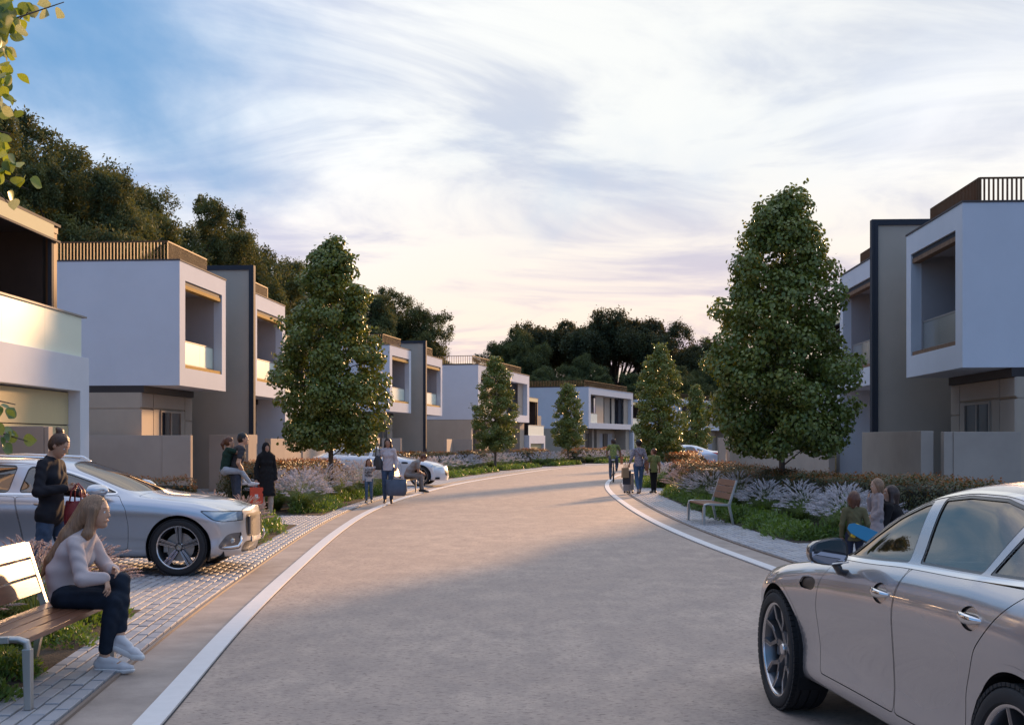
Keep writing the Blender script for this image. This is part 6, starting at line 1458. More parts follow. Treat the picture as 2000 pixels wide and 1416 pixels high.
        link('top', fastmesh('top', P, F, smooth=True), top, root)
    if bottom is not None:
        T = Field(); g = .011*s_
        T.cap(J['pelvis'], J['pelvis']*.6+J['waist']*.4, .120*R_+g, .108*R_+g, .05*s_, ((0, 1, 0), .84))
        for S_ in 'LR':
            hi, kn, an = J['hi'+S_], J['kn'+S_], J['an'+S_]; T.cap(hi, kn, .080*R_+g, .050*R_+g*1.2, .03*s_); mid = kn*.68+an*.32; T.cap(kn, mid, .050*R_+g*1.2, .050*R_+g*1.1, .015*s_); e = mid*(1-.86*lenT)+an*.86*lenT; T.cap(mid, e, .050*R_+g*1.1, .036*s_+g*1.1, .015*s_)
        P, F = T.mesh(h); fold = .003*s_*np.sin(P[:, 2]*70/s_+5*np.sin(P[:, 0]*20)); dr = P-P.mean(0); dr /= np.linalg.norm(dr, axis=1)[:, None]; P = P+dr*fold[:, None]
        link('trousers', fastmesh('trousers', P, F, smooth=True), bottom, root)
    if shoes is not None:
        for S_ in 'LR':
            an, to = J['an'+S_], J['to'+S_]; d = to-an; d /= np.linalg.norm(d); dh = np.array([d[0], d[1], 0]); dh /= np.linalg.norm(dh)+1e-9
            if abs(d[2]) > .75: dh = d
            T = Field(); heel = an-dh*.035*s_+(np.array([0, 0, -.040])*s_ if an[2] < .12*s_ or True else 0); tip = to+dh*.035*s_
            T.cap(heel, tip*.75+heel*.25, .033*s_, .033*s_, .02*s_); T.cap(tip*.75+heel*.25, tip, .033*s_, .020*s_, .02*s_); T.cap(heel+np.array([0, 0, .012])*s_, an+np.array([0, 0, .005])*s_, .034*s_, .039*s_, .015*s_); T.cap(an+np.array([0, 0, -.005])*s_, an*.45+to*.55+np.array([0, 0, .012])*s_, .037*s_, .028*s_, .012*s_)
            if min(heel[2], tip[2]) < .09*s_: T.cut((0, 0, -1), (0, 0, 0.004))
            P, F = T.mesh(h*.8); link('shoe', fastmesh('shoe', P, F, smooth=True), shoes, root)
            if h < .0095:
                so = Field(); q_ = np.array([0, 0, -.020])*s_; so.cap(heel+q_, tip*.75+heel*.25+q_, .037*s_, .036*s_, .01); so.cap(tip*.75+heel*.25+q_, tip+q_*.6, .036*s_, .026*s_, .01); so.cut((0, 0, 1), (0, 0, max(.03, min(heel[2], tip[2])-.008))) if min(heel[2], tip[2]) < .09*s_ else None
                P, F = so.mesh(h*.8); P[:, 2] = np.maximum(P[:, 2], 0.002); link('sole', fastmesh('sole', P, F, smooth=True), mat('sole_white', (.72, .71, .70), .6), root) if shoes.name == 'shoe_white' else None
    # hair
    Hf = Field()
    if hair != 'scarf':
        Hf.ell(HP(0, -.012, .034), np.array([.081, .094, .094])*hs, .01, M); Hf.ell(HP(0, -.035, -.01), np.array([.078, .068, .080])*hs, .03*hs, M)
        if hair == 'bun': Hf.ell(HP(0, -.065, .125), np.array([.042, .040, .034])*hs, .012*hs, M); Hf.ell(HP(0, -.075, .13), np.array([.030, .045, .022])*hs, .01*hs, M)
        if hair == 'puff': Hf.ell(HP(0, -.03, .05), np.array([.105, .11, .10])*hs, .02*hs, M)
        if hair == 'tail': Hf.cap(HP(0, -.105, .05), HP(0, -.15, -.04), .034*hs, .040*hs, .02*hs); Hf.cap(HP(0, -.15, -.04), HP(0, -.13, -.15), .040*hs, .018*hs, .02*hs)
        if hair == 'bob':
            for sg in (-1, 1): Hf.cap(HP(sg*.062, -.01, .0), HP(sg*.060, -.01, -.085), .032*hs, .022*hs, .03*hs)
            Hf.cap(HP(0, -.06, 0), HP(0, -.065, -.09), .05*hs, .035*hs, .03*hs)
        if hair == 'long':
            for sg in (-1, 1): Hf.cap(HP(sg*.060, .0, .02), HP(sg*.075, -.01, -.12), .032*hs, .034*hs, .03*hs); Hf.cap(HP(sg*.075, -.01, -.12), HP(sg*.07, .02, -.30), .034*hs, .018*hs, .03*hs)
            Hf.cap(HP(0, -.06, 0), HP(0, -.085, -.28), .06*hs, .045*hs, .04*hs)
        if hairx: hairx(Hf, HP, hs)
        Hf.sub(HP(0, .105, -.045), np.array([.062, .080, .098])*hs, M)
    else:
        Hf.ell(HP(0, -.006, .022), np.array([.092, .108, .112])*hs, .01, M); Hf.cap(HP(0, -.02, -.04), HP(0, -.0, -.16), .085*hs, .085*hs, .05*hs); Hf.cap(HP(0, .03, -.13), J['chest']+np.array([0, .02, .02])*s_, .075*hs, .14*s_, .06*s_, ((0, 1, 0), .85))
        Hf.cap(J['shL']*.85+J['shR']*.15, J['shR']*.85+J['shL']*.15, .085*s_, .085*s_, .08*s_)
        Hf.sub(HP(0, .118, -.018), np.array([.060, .075, .084])*hs, M)
    P, F = Hf.mesh(h*.85)
    st = .0022*hs*np.sin(np.arctan2((P-hc)@M[:, 0], -(P-hc)@M[:, 1]+.02)*38); dr = P-hc; dr /= np.linalg.norm(dr, axis=1)[:, None]
    if hair != 'scarf': P = P+dr*st[:, None]
    link('headscarf' if hair == 'scarf' else 'hair', fastmesh('hair', P, F, smooth=True), hairmat, root)
    return root

DENIM = cloth('denim_blue', (0.075, 0.115, 0.19), .35); DENIMD = cloth('denim_dark', (0.018, 0.026, 0.042), .3); BLAZER = cloth('blazer_black', (0.022, 0.022, 0.028)); SWEAT = cloth('sweater_pink_white', (0.52, 0.44, 0.43), .06)
WSHOE = mat('shoe_white', (0.62, 0.60, 0.61), .6); BSHOE = mat('shoe_black', (.02, .02, .02), .5); BOOT = mat('boot_brown', (.10, .045, .03), .55)
HB = hairm('hair_brown', (.10, .05, .028)); HBL = hairm('hair_blonde', (.30, .17, .095)); HK = hairm('hair_black', (.012, .010, .010)); HD = hairm('hair_dark_brown', (.045, .020, .014)); HR = hairm('hair_auburn', (.13, .045, .02))

def leather_bag(root_label, loc, rz, m, w, d, hh, handle=0.16, shape='tote', cat_='handbag', name='handbag', strap=None, flare=1.0):
    r = empty(name, root_label, cat_, loc, rz); mb = MB(); n = 20
    for i, (z, sc) in enumerate(((0, .80), (0.02, .97), (hh*.3, 1.08), (hh*.65, 1.04), (hh*.97, .98*flare), (hh, .93*flare), (hh*.93, .86*flare))):
        for k in range(n):
            a = 2*math.pi*k/n; ca, sa = math.cos(a), math.sin(a); q = 4 if shape == 'tote' else 2.6; rr = 1/((abs(ca)**q+abs(sa)**q)**(1/q))
            wr = 1+0.035*math.sin(5*a+i*1.3); mb.v.append((ca*rr*w/2*sc*wr, sa*rr*d/2*(sc if z < hh*.9 else sc*.6)*wr, z+0.006*math.sin(3*a+i)))
    for i in range(6):
        for k in range(n): mb.f.append((i*n+k, i*n+(k+1) % n, (i+1)*n+(k+1) % n, (i+1)*n+k))
    mb.f.append(tuple(range(n))[::-1]); mb.build('bag_body', m, r, smooth=True)
    for sg in (-1, 1):
        t = MB(); t.tube([(-w*.24, sg*d*.34, hh*.95), (-w*.20, sg*d*.2, hh+handle*.6), (0, sg*d*.08, hh+handle), (w*.20, sg*d*.2, hh+handle*.6), (w*.24, sg*d*.34, hh*.95)], .008, 6); t.build('handle', m, r, smooth=True)
    return r
def paper_bag(label, loc, rz, m, w, d, hh, hc=None, logo=False):
    r = empty('shopping_bag', label, 'shopping bag', loc, rz)
    mb = MB(); mb.add([(-w/2, -d/2, 0), (w/2, -d/2, 0), (w/2, d/2, 0), (-w/2, d/2, 0), (-w/2*1.02, -d/2*.7, hh), (w/2*1.02, -d/2*.7, hh), (w/2*1.02, d/2*.7, hh), (-w/2*1.02, d/2*.7, hh), (-w/2*.99, -d/2*.66, hh-.003), (w/2*.99, -d/2*.66, hh-.003), (w/2*.99, d/2*.66, hh-.003), (-w/2*.99, d/2*.66, hh-.003), (0, -d*.15, hh*.5)],
        [(0, 3, 2, 1), (0, 1, 5, 4), (1, 2, 6, 5), (2, 3, 7, 6), (3, 0, 4, 7), (4, 5, 9, 8), (5, 6, 10, 9), (6, 7, 11, 10), (7, 4, 8, 11), (8, 9, 10, 11)]); mb.build('bag_body', m, r)
    for sg in (-1, 1):
        t = MB(); t.tube([(-w*.2, sg*d*.3, hh-.01), (-w*.13, sg*d*.15, hh+.11), (w*.13, sg*d*.15, hh+.11), (w*.2, sg*d*.3, hh-.01)], .006, 6); t.build('handle', hc or m, r, smooth=True)
    if logo:
        q = MB(); q.obox((0, -d/2*.86-.004, hh*.5), (.033, 0, 0), (0, .003, 0), (0, .004, .035)); q.build('label_patch', mat('patch_white', (.7, .7, .7), .6), r)
    return r
# ------------------------------------------------------------------ benches
WOODS = mat('bench_wood', (0.20, 0.085, 0.045), 0.35, var=0.35, vscale=5, stretch=(1, 14, 14), spec=0.5, coat=0.25, coatr=0.2, bump=0.15, bscale=8, bdist=0.002)
WOODSUN = mat('bench_wood_sunlit', (0.42, 0.22, 0.08), 0.4, var=0.3, vscale=5, stretch=(1, 14, 14)); ALU = mat('cast_aluminium', (0.50, 0.48, 0.45), 0.35, metal=0.85)  # yellow planks: sunlight on the wood put into its base colour
def bench(label, loc, rz, L=1.6, wood=WOODS, gloss=False, seat=0.425):
    """local x along the seat, -y is the front"""
    r = empty('park_bench', label, 'bench', loc, rz, 'benches beside the road'); D = 0.46
    for i in range(4):
        y0 = -D+0.005+i*(D/4); o = MB().box(0.03, L-0.03, y0, y0+D/4-0.008, seat-0.035, seat).build('seat_plank', wood, r, bevel=0.004)
    for i in range(3):
        z0 = seat+0.075+i*0.128; yb = 0.045+i*0.040
        MB().obox((L/2, yb+0.022, z0+0.058), (L/2-0.03, 0, 0), (0, 0.012, -0.004), (0, 0.020, 0.058)).build('back_plank', wood, r, bevel=0.004)
    for x in (0.0, L):
        a = MB(); w = 0.028
        # one cast frame: front leg, arm under the seat, rear leg and back upright
        def bar(p, q, t0, t1): 
            p = Vector(p); q = Vector(q); d = (q-p).normalized(); n = Vector((0, -d.z, d.y))
            v = [tuple(c+n*t*sg+Vector((w*sx, 0, 0))) for c, t in ((p, t0), (q, t1)) for sg, sx in ((-1, -1), (-1, 1), (1, 1), (1, -1))]
            a.add(v, [(0, 1, 2, 3), (7, 6, 5, 4), (0, 4, 5, 1), (1, 5, 6, 2), (2, 6, 7, 3), (3, 7, 4, 0)])
        bar((x, -D-0.012, 0.0), (x, -D-0.004, seat-0.06), 0.020, 0.026)
        a.tube([(x, -D-0.004, seat-0.065), (x, -D+0.004, seat-0.022), (x, -D+0.05, seat-0.006), (x, -D+0.12, seat-0.004)], [0.026, 0.026, 0.022, 0.020], 10, flat=(1.0, 1.0))
        bar((x, -D+0.10, seat-0.006), (x, 0.03, seat-0.022), 0.020, 0.024)
        bar((x, 0.02, seat-0.02), (x, 0.10, 0.0), 0.026, 0.019); bar((x, 0.02, seat-0.03), (x, 0.165, seat+0.44), 0.024, 0.016)
        a.build('end_frame', ALU, r, bevel=0.004)
    return r
# bench front faces the road: near left one runs along the street
bench('wooden bench at the lower left, a woman in a pale jumper on its far end', (-3.37, 7.36, 0.03), R(91.5), L=1.68)
bench('small bench left of the road on which a man sits with his head down', (-3.66, 37.05, 0.03), R(84), L=1.6, wood=WOODSUN)
bench('empty wooden bench with metal legs on the right pavement', (4.07, 25.1, 0.03), R(-87), L=1.5, seat=0.40, wood=mat('bench_wood_dull', (0.24, 0.12, 0.07), 0.6, var=0.3, vscale=5, stretch=(1, 14, 14), spec=0.2))

# ------------------------------------------------------------------ the cast
def W2L(P, loc, rz):   # world to local helper
    v = np.array(P, float)-np.array(loc, float); return rotz(v, -rz)
# seated woman (world positions surveyed at Y about 8.6)
def seated():
    loc = (-3.15, 8.58, 0.0); rz = R(-90)
    def L(X, Y, z): return W2L((X, Y, z), loc, rz)
    J = dict(pelvis=L(-3.15, 8.58, .535), waist=L(-3.175, 8.58, .69), chest=L(-3.09, 8.58, .835), neck=L(-3.000, 8.58, .975), head=L(-2.935, 8.585, 1.128), shL=L(-3.03, 8.74, .925), shR=L(-3.03, 8.43, .915),
        elL=L(-2.90, 8.74, .70), elR=L(-2.945, 8.34, .675), wrL=L(-2.80, 8.56, .715), wrR=L(-2.790, 8.36, .680), hdL=L(-2.72, 8.46, .70), hdR=L(-2.755, 8.335, .585), hiL=L(-3.12, 8.67, .53), hiR=L(-3.12, 8.50, .53),
        knL=L(-2.725, 8.50, .645), knR=L(-2.755, 8.44, .515), anL=L(-2.725, 8.47, .245), anR=L(-2.83, 8.44, .10), toL=L(-2.60, 8.45, .125), toR=L(-2.66, 8.42, .045))
    def tattoo(): pass
    r = build_person('woman with very long blonde hair sitting on the near left bench in a pale jumper', J, 1.0, (-3.205, 8.82, .0), rz, SKIN1, HBL, SWEAT, DENIMD, WSHOE, face_dir=(0.10, 1, -0.06), hair='plain', h=0.0075, sleeves='long', fat=0.98, tophem=0.15,
        hand_curl=0.5, lenT=0.86, hairx=lambda H, HP, hs: [H.cap(HP(0, -.05, .02), HP(.03, -.17, -.18), .078, .066, .03, ((1, 0, 0), 1.2)), H.cap(HP(.03, -.17, -.18), HP(.06, -.285, -.36), .066, .040, .03, ((1, 0, 0), 1.3)), H.cap(HP(.06, -.285, -.36), HP(.08, -.335, -.47), .040, .012, .03), H.cap(HP(.070, .015, .02), HP(.088, -.01, -.15), .030, .034, .03), H.cap(HP(.088, -.01, -.15), HP(.105, -.16, -.32), .034, .02, .03)], legs_in=dict(palmR=(0, -1, -.5), palmL=(0, -1, -.4)))
    b = MB(); c = J['wrR']+(J['elR']-J['wrR'])*.10; 
    ax = (J['elR']-J['wrR']); ax = Vector(ax).normalized(); e1 = ax.cross(Vector((0, 0, 1))).normalized(); e2 = ax.cross(e1)
    b.tube([Vector(c)+e1*.030*math.cos(t)+e2*.030*math.sin(t) for t in np.linspace(0, 6.283, 17)], .0035, 6); b.build('bracelet', CHROME, r, smooth=True)
    # shoe soles and laces
    return r
seated()
# woman standing by the estate car, looking into her bag
loc = (-4.50, 12.0, 0.03); J, s_ = pose(1.69, True, head=(0, .085, 1.575), neck=(0, 0, 1.43), elR=(.235, .0, 1.13), wrR=(.10, .22, 1.16), hdR=(.06, .30, 1.17), elL=(-.22, .0, 1.13), wrL=(-.12, .24, 1.10), hdL=(-.06, .31, 1.08), knL=(-.085, .10, .50), anL=(-.10, .16, .085), toL=(-.11, .33, .03), anR=(.10, -.16, .09), knR=(.09, -.05, .50), toR=(.11, .01, .03))
build_person('woman with hair bun in a dark blazer beside the silver estate car, looking down', J, s_, loc, R(-100), SKIN1, HB, BLAZER, DENIM, BSHOE, face_dir=(.0, 1, -.60), hair='bun', h=0.009, tophem=-.15, hand_curl=0.9,
    extra_top=lambda T: (T.cap((-.09*s_, 0, .90*s_), (.09*s_, 0, .90*s_), .11, .11, .05), T.cap((-.05, .0, 1.43*s_), (.05, .0, 1.43*s_), .035, .035, .03)))
_pp = bpy.data.objects['person.001']
MB().tube([(-.055, -.045, 1.40), (-.062, .01, 1.405), (-.045, .05, 1.375), (-.008, .080, 1.31)], [.014, .016, .014, .006], 8, flat=(.5, 1.2)).build('shirt_collar', cloth('shirt_blue', (.35, .45, .68)), _pp, smooth=True)
MB().tube([(.055, -.045, 1.40), (.062, .01, 1.405), (.045, .05, 1.375), (.008, .080, 1.31)], [.014, .016, .014, .006], 8, flat=(.5, 1.2)).build('shirt_collar', MATS['shirt_blue'], _pp, smooth=True)
lb = leather_bag('wine red leather handbag hanging at the arm of the woman in the dark blazer', (-4.19, 11.86, 0.79), R(-10), mat('leather_red', (.22, .022, .03), .35, var=.3, vscale=14, bump=.3, bscale=30, bdist=.004), .25, .15, .27, .17, 'soft')
MB().tube([(0.10, -.06, .26), (.15, -.07, .33), (.17, -.06, .24), (.165, -.06, .06)], [.010, .010, .010, .008], 6).build('strap', bpy.data.materials['leather_red'], lb, smooth=True)
# man carrying a girl on his back
loc = (-5.52, 24.6, 0.02); rz = R(-62); J, s_ = pose(1.78, False, chest=(0, .05, 1.26), neck=(0, .09, 1.42), head=(0, .13, 1.585), waist=(0, 0, 1.07), shL=(-.18, .06, 1.38), shR=(.18, .06, 1.38), elR=(.245, -.03, 1.13), elL=(-.245, -.03, 1.13), wrR=(.20, .10, .90), hdR=(.17, .16, .84), wrL=(-.20, .10, .90), hdL=(-.17, .16, .84), anR=(.11, -.10, .09), knR=(.10, 0, .5))
build_person('dark haired man seen from behind with a child on his back', J, s_, loc, rz, SKIN1, HK, cloth('tshirt_grey', (.05, .052, .062)), cloth('jeans_grey', (.06, .075, .11), .35), BSHOE, fem=False, face_dir=(.25, 1, 0), hair='short', h=.012, sleeves='short', group='people on the street', hemz=.88)
Jc, sc = pose(1.40, True, pelvis=(0, 0, .93), waist=(0, .03, 1.10), chest=(0, .07, 1.29), neck=(0, .10, 1.44), head=(0, .12, 1.60), shL=(-.15, .10, 1.41), shR=(.15, .10, 1.41), elL=(-.14, .26, 1.36), elR=(.14, .26, 1.36), wrL=(-.08, .42, 1.38), wrR=(.08, .42, 1.38), hdL=(-.03, .47, 1.36), hdR=(.03, .47, 1.36),
    hiL=(-.12, 0, .92), hiR=(.12, 0, .92), knL=(-.26, .33, .90), knR=(.26, .33, .90), anL=(-.28, .55, .62), anR=(.28, .55, .62), toL=(-.29, .72, .60), toR=(.29, .72, .60))
fw = rotz(np.array([0, 1, 0]), rz); cl_ = (loc[0]-fw[0]*.235, loc[1]-fw[1]*.235, 0.04+1.02-.93*sc)
build_person('girl with a red ponytail and dark green top riding on the man\'s back', Jc, sc, cl_, rz, SKIN1, HR, cloth('top_dark_green', (.018, .045, .034)), cloth('jeans_pale', (.36, .40, .46)), WSHOE, face_dir=(.2, 1, 0), hair='tail', h=.011, sleeves='short', child=True, tophem=.1)
# woman in headscarf with red bag
loc = (-5.22, 26.1, 0.0); J, s_ = pose(1.60, True, hdR=(.24, .05, .80), wrR=(.23, .03, .88), elR=(.22, -.03, 1.12))
ABY = cloth('abaya_black', (.014, .014, .016)); BEIGET = cloth('trousers_beige', (.42, .36, .30))
def abaya(T): T.cap((0, 0, 1.02*s_), (0, .0, .58*s_), .15, .205, .06, ((0, 1, 0), .8)); T.cut((0, 0, -1), (0, 0, .50*s_))
build_person('smiling woman in a black headscarf and abaya carrying a red bag', J, s_, loc, R(200), SKIN2, ABY, ABY, BEIGET, BSHOE, face_dir=(-.12, 1, 0), hair='scarf', h=.012, extra_top=abaya, hand_curl=1.2)
hw = rotz(J['hdR'], R(200)); paper_bag('bright red shopping bag in the hand of the woman in the headscarf', (loc[0]+hw[0]+.02, loc[1]+hw[1]-.02, .30), R(10), mat('paper_red', (.62, .075, .03), .55), .27, .12, .36, logo=True)
# girl in printed shirt and mother
loc = (-3.74, 32.1, 0.03); Jg, sg_ = pose(1.13, True, shL=(-.15, 0, 1.36), shR=(.15, 0, 1.36), head=(0, .02, 1.57), elL=(-.26, 0, 1.17), wrL=(-.34, .02, 1.28), hdL=(-.39, .03, 1.36), knR=(.085, .06, .5), anR=(.09, .02, .09), anL=(-.10, -.06, .09)); Jg['head'][2] += .0
TSH = cloth('tshirt_white_print', (.62, .60, .61), .05)
pg = build_person('small girl with long hair in a white shirt reading LOVE NEW YORK', Jg, sg_, loc, R(183), SKIN2, HR, TSH, cloth('jeans_mid', (.12, .19, .29), .35), BSHOE, hair='long', h=.0085, sleeves='long', child=True, tophem=.05, hemz=.83)
for i, wd in enumerate(('LOVE', 'NEW', 'YORK')):
    cu = bpy.data.curves.new('printed_word', 'FONT'); cu.body = wd; cu.size = .086; cu.align_x = 'CENTER'; cu.extrude = .0012; cu.offset = .0022; cu.shear = .12
    o = bpy.data.objects.new('printed_word', cu); C.objects.link(o); dg = bpy.context.evaluated_depsgraph_get(); me = bpy.data.meshes.new_from_object(o.evaluated_get(dg)); bpy.data.objects.remove(o)
    q = link('printed_word', me, mat('print_black', (.012, .012, .012), .8), pg); q.location = (0, .108, .835-.078*i); q.rotation_euler = (R(84), R((4, -3, 2)[i]), math.pi); q['label'] = 'black printed word %s' % wd
loc = (-3.19, 31.6, 0.03); J, s_ = pose(1.68, True, head=(0, .035, 1.58), elL=(-.21, -.02, 1.12), wrL=(-.215, .08, .92), hdL=(-.20, .11, .83), elR=(.24, -.02, 1.13), wrR=(.33, .04, .93), hdR=(.37, .05, .87), knL=(-.08, .10, .5), anL=(-.09, .06, .10), toL=(-.10, .21, .03), anR=(.08, -.12, .10), toR=(.09, .04, .03), knR=(.085, .0, .5))
build_person('woman with long dark hair in a pale blouse holding the small girl\'s hand', J, s_, loc, R(184), SKIN2, HD, cloth('blouse_pale', (.50, .45, .47), .05), DENIM, BOOT, face_dir=(.15, 1, -.30), hair='long', h=.0115, tophem=-.1, hand_curl=1.0, hemz=.86)
leather_bag('big slate blue tote bag hanging from the hand of the long haired woman', (-2.96, 31.42, .24), R(8), mat('leather_slate', (.075, .10, .15), .45, var=.2, vscale=8), .50, .20, .42, .16, 'tote', 'tote bag', 'tote_bag', flare=1.08)
sb = leather_bag('dark grey shoulder bag tucked under the arm of the long haired woman', (-3.44, 31.55, .90), R(75), mat('leather_dark', (.035, .035, .04), .5), .12, .22, .36, .30, 'soft', 'shoulder bag', 'shoulder_bag')
# man on the far bench
def sitting(H, lean=.35, **kw):
    s_ = H/1.7; J = dict(pelvis=(0, 0, .53), waist=(0, .02+lean*.1, .68), chest=(0, .05+lean*.42, .85), neck=(0, .10+lean*.62, .985), head=(0, .16+lean*.80, 1.08), shL=(-.17, .10+lean*.5, .93), shR=(.17, .10+lean*.5, .93), elL=(-.20, .30+lean*.1, .66), elR=(.20, .30+lean*.1, .66),
        wrL=(-.07, .46, .60), wrR=(.07, .46, .60), hdL=(-.02, .52, .56), hdR=(.02, .52, .56), hiL=(-.09, 0, .52), hiR=(.09, 0, .52), knL=(-.11, .42, .52), knR=(.11, .42, .52), anL=(-.10, .42, .09), anR=(.10, .46, .09), toL=(-.11, .58, .03), toR=(.11, .62, .03)); J.update(kw)
    return {k: np.array(v, float)*s_ for k, v in J.items()}, s_
J, s_ = sitting(1.72, .42); build_person('man in grey clothes bent forward on the small left bench, head down', J, s_, (-3.28, 38.55, .02), R(-84), SKIN2, HR, cloth('tshirt_taupe', (.30, .28, .27)), cloth('trousers_taupe', (.25, .235, .23)), BSHOE, fem=False, face_dir=(0, .75, -.75), hair='short', h=.013, sleeves='short')
# cyclist from behind
CY = (4.02, 48.7); cyr = R(-6)
def bicycle(label, loc, rz):
    r = empty('bicycle', label, 'bicycle', loc, rz); RW = .335
    for y in (-.52, .53):
        w = empty('bike_wheel'); w.parent = r; w.location = (0, y, RW); t = MB(); t.tube([(0, math.cos(a)*(RW-.018), math.sin(a)*(RW-.018)) for a in np.linspace(0, 2*math.pi, 33)], .018, 8); t.build('tyre', TYRE, w, smooth=True)
        t = MB(); t.tube([(0, math.cos(a)*(RW-.042), math.sin(a)*(RW-.042)) for a in np.linspace(0, 2*math.pi, 33)], .009, 6); t.build('rim', RIML, w, smooth=True)
        for k in range(12):
            a = math.pi*2*k/12; t = MB(); t.tube([(0, 0, 0), (0, math.cos(a)*(RW-.045), math.sin(a)*(RW-.045))], .0018, 4); t.build('spoke', RIML, w)
        t = MB(); t.tube([(-.045, 0, 0), (.045, 0, 0)], .02, 8); t.build('hub', BLACKP, w)
    f = MB(); fr = BLACKP
    for a, b, rr in (((0, -.08, .29), (0, -.18, .86), .015), ((0, -.08, .29), (0, .40, .78), .018), ((0, -.16, .78), (0, .38, .84), .014), ((0, .38, .92), (0, .53, RW), .013), ((0, -.08, .29), (.02, -.52, RW), .009), ((0, -.16, .78), (-.02, -.52, RW), .009)): f.tube([a, b], rr, 8)
    f.build('frame', fr, r, smooth=True); MB().tube([(-.27, .30, 1.0), (-.12, .37, 1.0), (0, .37, .97), (.12, .37, 1.0), (.27, .30, 1.0)], .012, 8).build('handlebar', fr, r, smooth=True)
    MB().sphere((0, -.20, .89), .1, 14, 8, (.75, 1.3, .35)).build('saddle', mat('saddle_white', (.6, .6, .6), .5), r, smooth=True)
    MB().box(-.06, -.03, -.10, -.06, .27, .31).build('crank', fr, r); MB().tube([(-.06, -.08, .29), (-.075, -.10, .13), (-.15, -.10, .13)], .01, 6).build('pedal', fr, r); MB().tube([(.06, -.08, .29), (.075, -.06, .45), (.15, -.06, .45)], .01, 6).build('pedal', fr, r)
    return r
bicycle('black bicycle ridden away along the right edge of the road', (*CY, 0.0), cyr)
J, s_ = pose(1.72, True, pelvis=(0, -.17, 1.0), waist=(0, -.12, 1.14), chest=(0, -.04, 1.30), neck=(0, 0.0, 1.45), head=(0, .05, 1.60), shL=(-.17, -.0, 1.41), shR=(.17, -.0, 1.41), elL=(-.26, .12, 1.20), elR=(.26, .12, 1.20), wrL=(-.26, .27, 1.04), wrR=(.26, .27, 1.04), hdL=(-.26, .33, .99), hdR=(.26, .33, .99),
    hiL=(-.10, -.15, .97), hiR=(.10, -.15, .97), knL=(-.12, .10, .58), knR=(.13, .20, .72), anL=(-.12, -.10, .19), anR=(.12, -.04, .50), toL=(-.12, .04, .14), toR=(.12, .10, .46))
build_person('cyclist seen from behind in a green and yellow patterned shirt', J, s_, (CY[0], CY[1], 0), cyr, SKIN3, HD, cloth('shirt_pattern', (.30, .32, .08), c2=(.06, .09, .05), vs=22), cloth('jeans_slate', (.10, .12, .17)), BSHOE, hair='bob', h=.013, sleeves='short', facefeat=False)
paper_bag('orange bag hanging at the cyclist\'s right side', (CY[0]+.33, CY[1]+.05, .72), cyr, mat('orange_bag', (.55, .17, .06), .6), .10, .20, .30)
# woman and boy walking away
loc = (3.87, 37.5, .03); rz = R(4); J, s_ = pose(1.63, True, elL=(-.25, -.05, 1.12), wrL=(-.31, .0, .92), hdL=(-.33, .02, .84), elR=(.23, -.05, 1.12), wrR=(.22, .10, .93), hdR=(.22, .17, .88), knR=(.09, .12, .52), anR=(.07, .18, .10), toR=(.08, .33, .03), knL=(-.07, .0, .5), anL=(-.04, -.16, .11), toL=(-.04, -.02, .02), hiL=(-.095, 0, .90), hiR=(.095, 0, .90))
build_person('woman in a floral blouse and jeans walking away with bags and a suitcase', J, s_, loc, rz, SKIN2, HK, cloth('blouse_floral', (.42, .38, .40), c2=(.14, .12, .16), vs=26), cloth('jeans_blue', (.085, .15, .26), .3), mat('shoe_taupe', (.28, .22, .2), .6), hair='puff', h=.0125, sleeves='three', tophem=0, facefeat=False, hand_curl=1.2, lenT=.9, hemz=.88)
paper_bag('brown paper bag carried by the woman in the floral blouse', (loc[0]-.42, loc[1]-.05, .52), R(20), mat('paper_brown', (.34, .22, .12), .7), .20, .13, .30)
paper_bag('black shopping bag below the brown one, in the same hand', (loc[0]-.36, loc[1]+.04, .31), R(-8), mat('paper_black', (.018, .018, .028), .5), .25, .12, .42)
leather_bag('tan shoulder bag on the right hip of the woman in the floral blouse', (loc[0]+.24, loc[1]-.05, .72), R(80), mat('leather_tan', (.28, .10, .045), .45), .24, .09, .22, .10, 'soft', 'shoulder bag', 'shoulder_bag')
st = MB(); st.tube([(loc[0]-.12, loc[1]-.11, 1.36), (loc[0]+.02, loc[1]-.135, 1.22), (loc[0]+.20, loc[1]-.10, 1.02), (loc[0]+.25, loc[1]-.05, .92)], .011, 6, flat=(1.6, .5)); q = st.build('strap', bpy.data.materials['leather_tan'], bpy.data.objects['shoulder_bag.001'], smooth=True); q.matrix_parent_inverse = Matrix.Rotation(-R(80), 4, 'Z') @ Matrix.Translation((-(loc[0]+.24), -(loc[1]-.05), -.72))
def suitcase(label, loc, rz):
    r = empty('suitcase', label, 'suitcase', loc, rz); m = mat('suitcase_grey', (.32, .32, .34), .4)
    MB().box(-.20, .20, -.12, .12, .06, .64).build('shell', m, r, bevel=.03)
    for x in (-.12, -.04, .04, .12): MB().box(x-.008, x+.008, -.132, -.1195, .10, .60).build('rib', m, r)
    MB().tube([(-.10, .06, .63), (-.10, .06, 1.0), (.10, .06, 1.0), (.10, .06, .63)], .011, 6).build('handle', ALU, r)
    for x in (-.16, .16):
        for y in (-.08, .08): MB().lathe([(0, -.012), (.03, -.012), (.03, .012), (0, .012)], 12, 'x', (x, y, .03)).build('caster', BLACKP, r)
    return r
suitcase('grey suitcase with raised handle rolled by the woman in the floral blouse', (3.60, 37.95, .03), R(68))
loc = (4.37, 37.9, .03); J, s_ = pose(1.36, False, head=(0, .01, 1.59), knL=(-.06, .0, .5), knR=(.06, .02, .5), anL=(-.05, -.04, .09), anR=(.05, -.02, .09), hiL=(-.08, 0, .9), hiR=(.08, 0, .9))
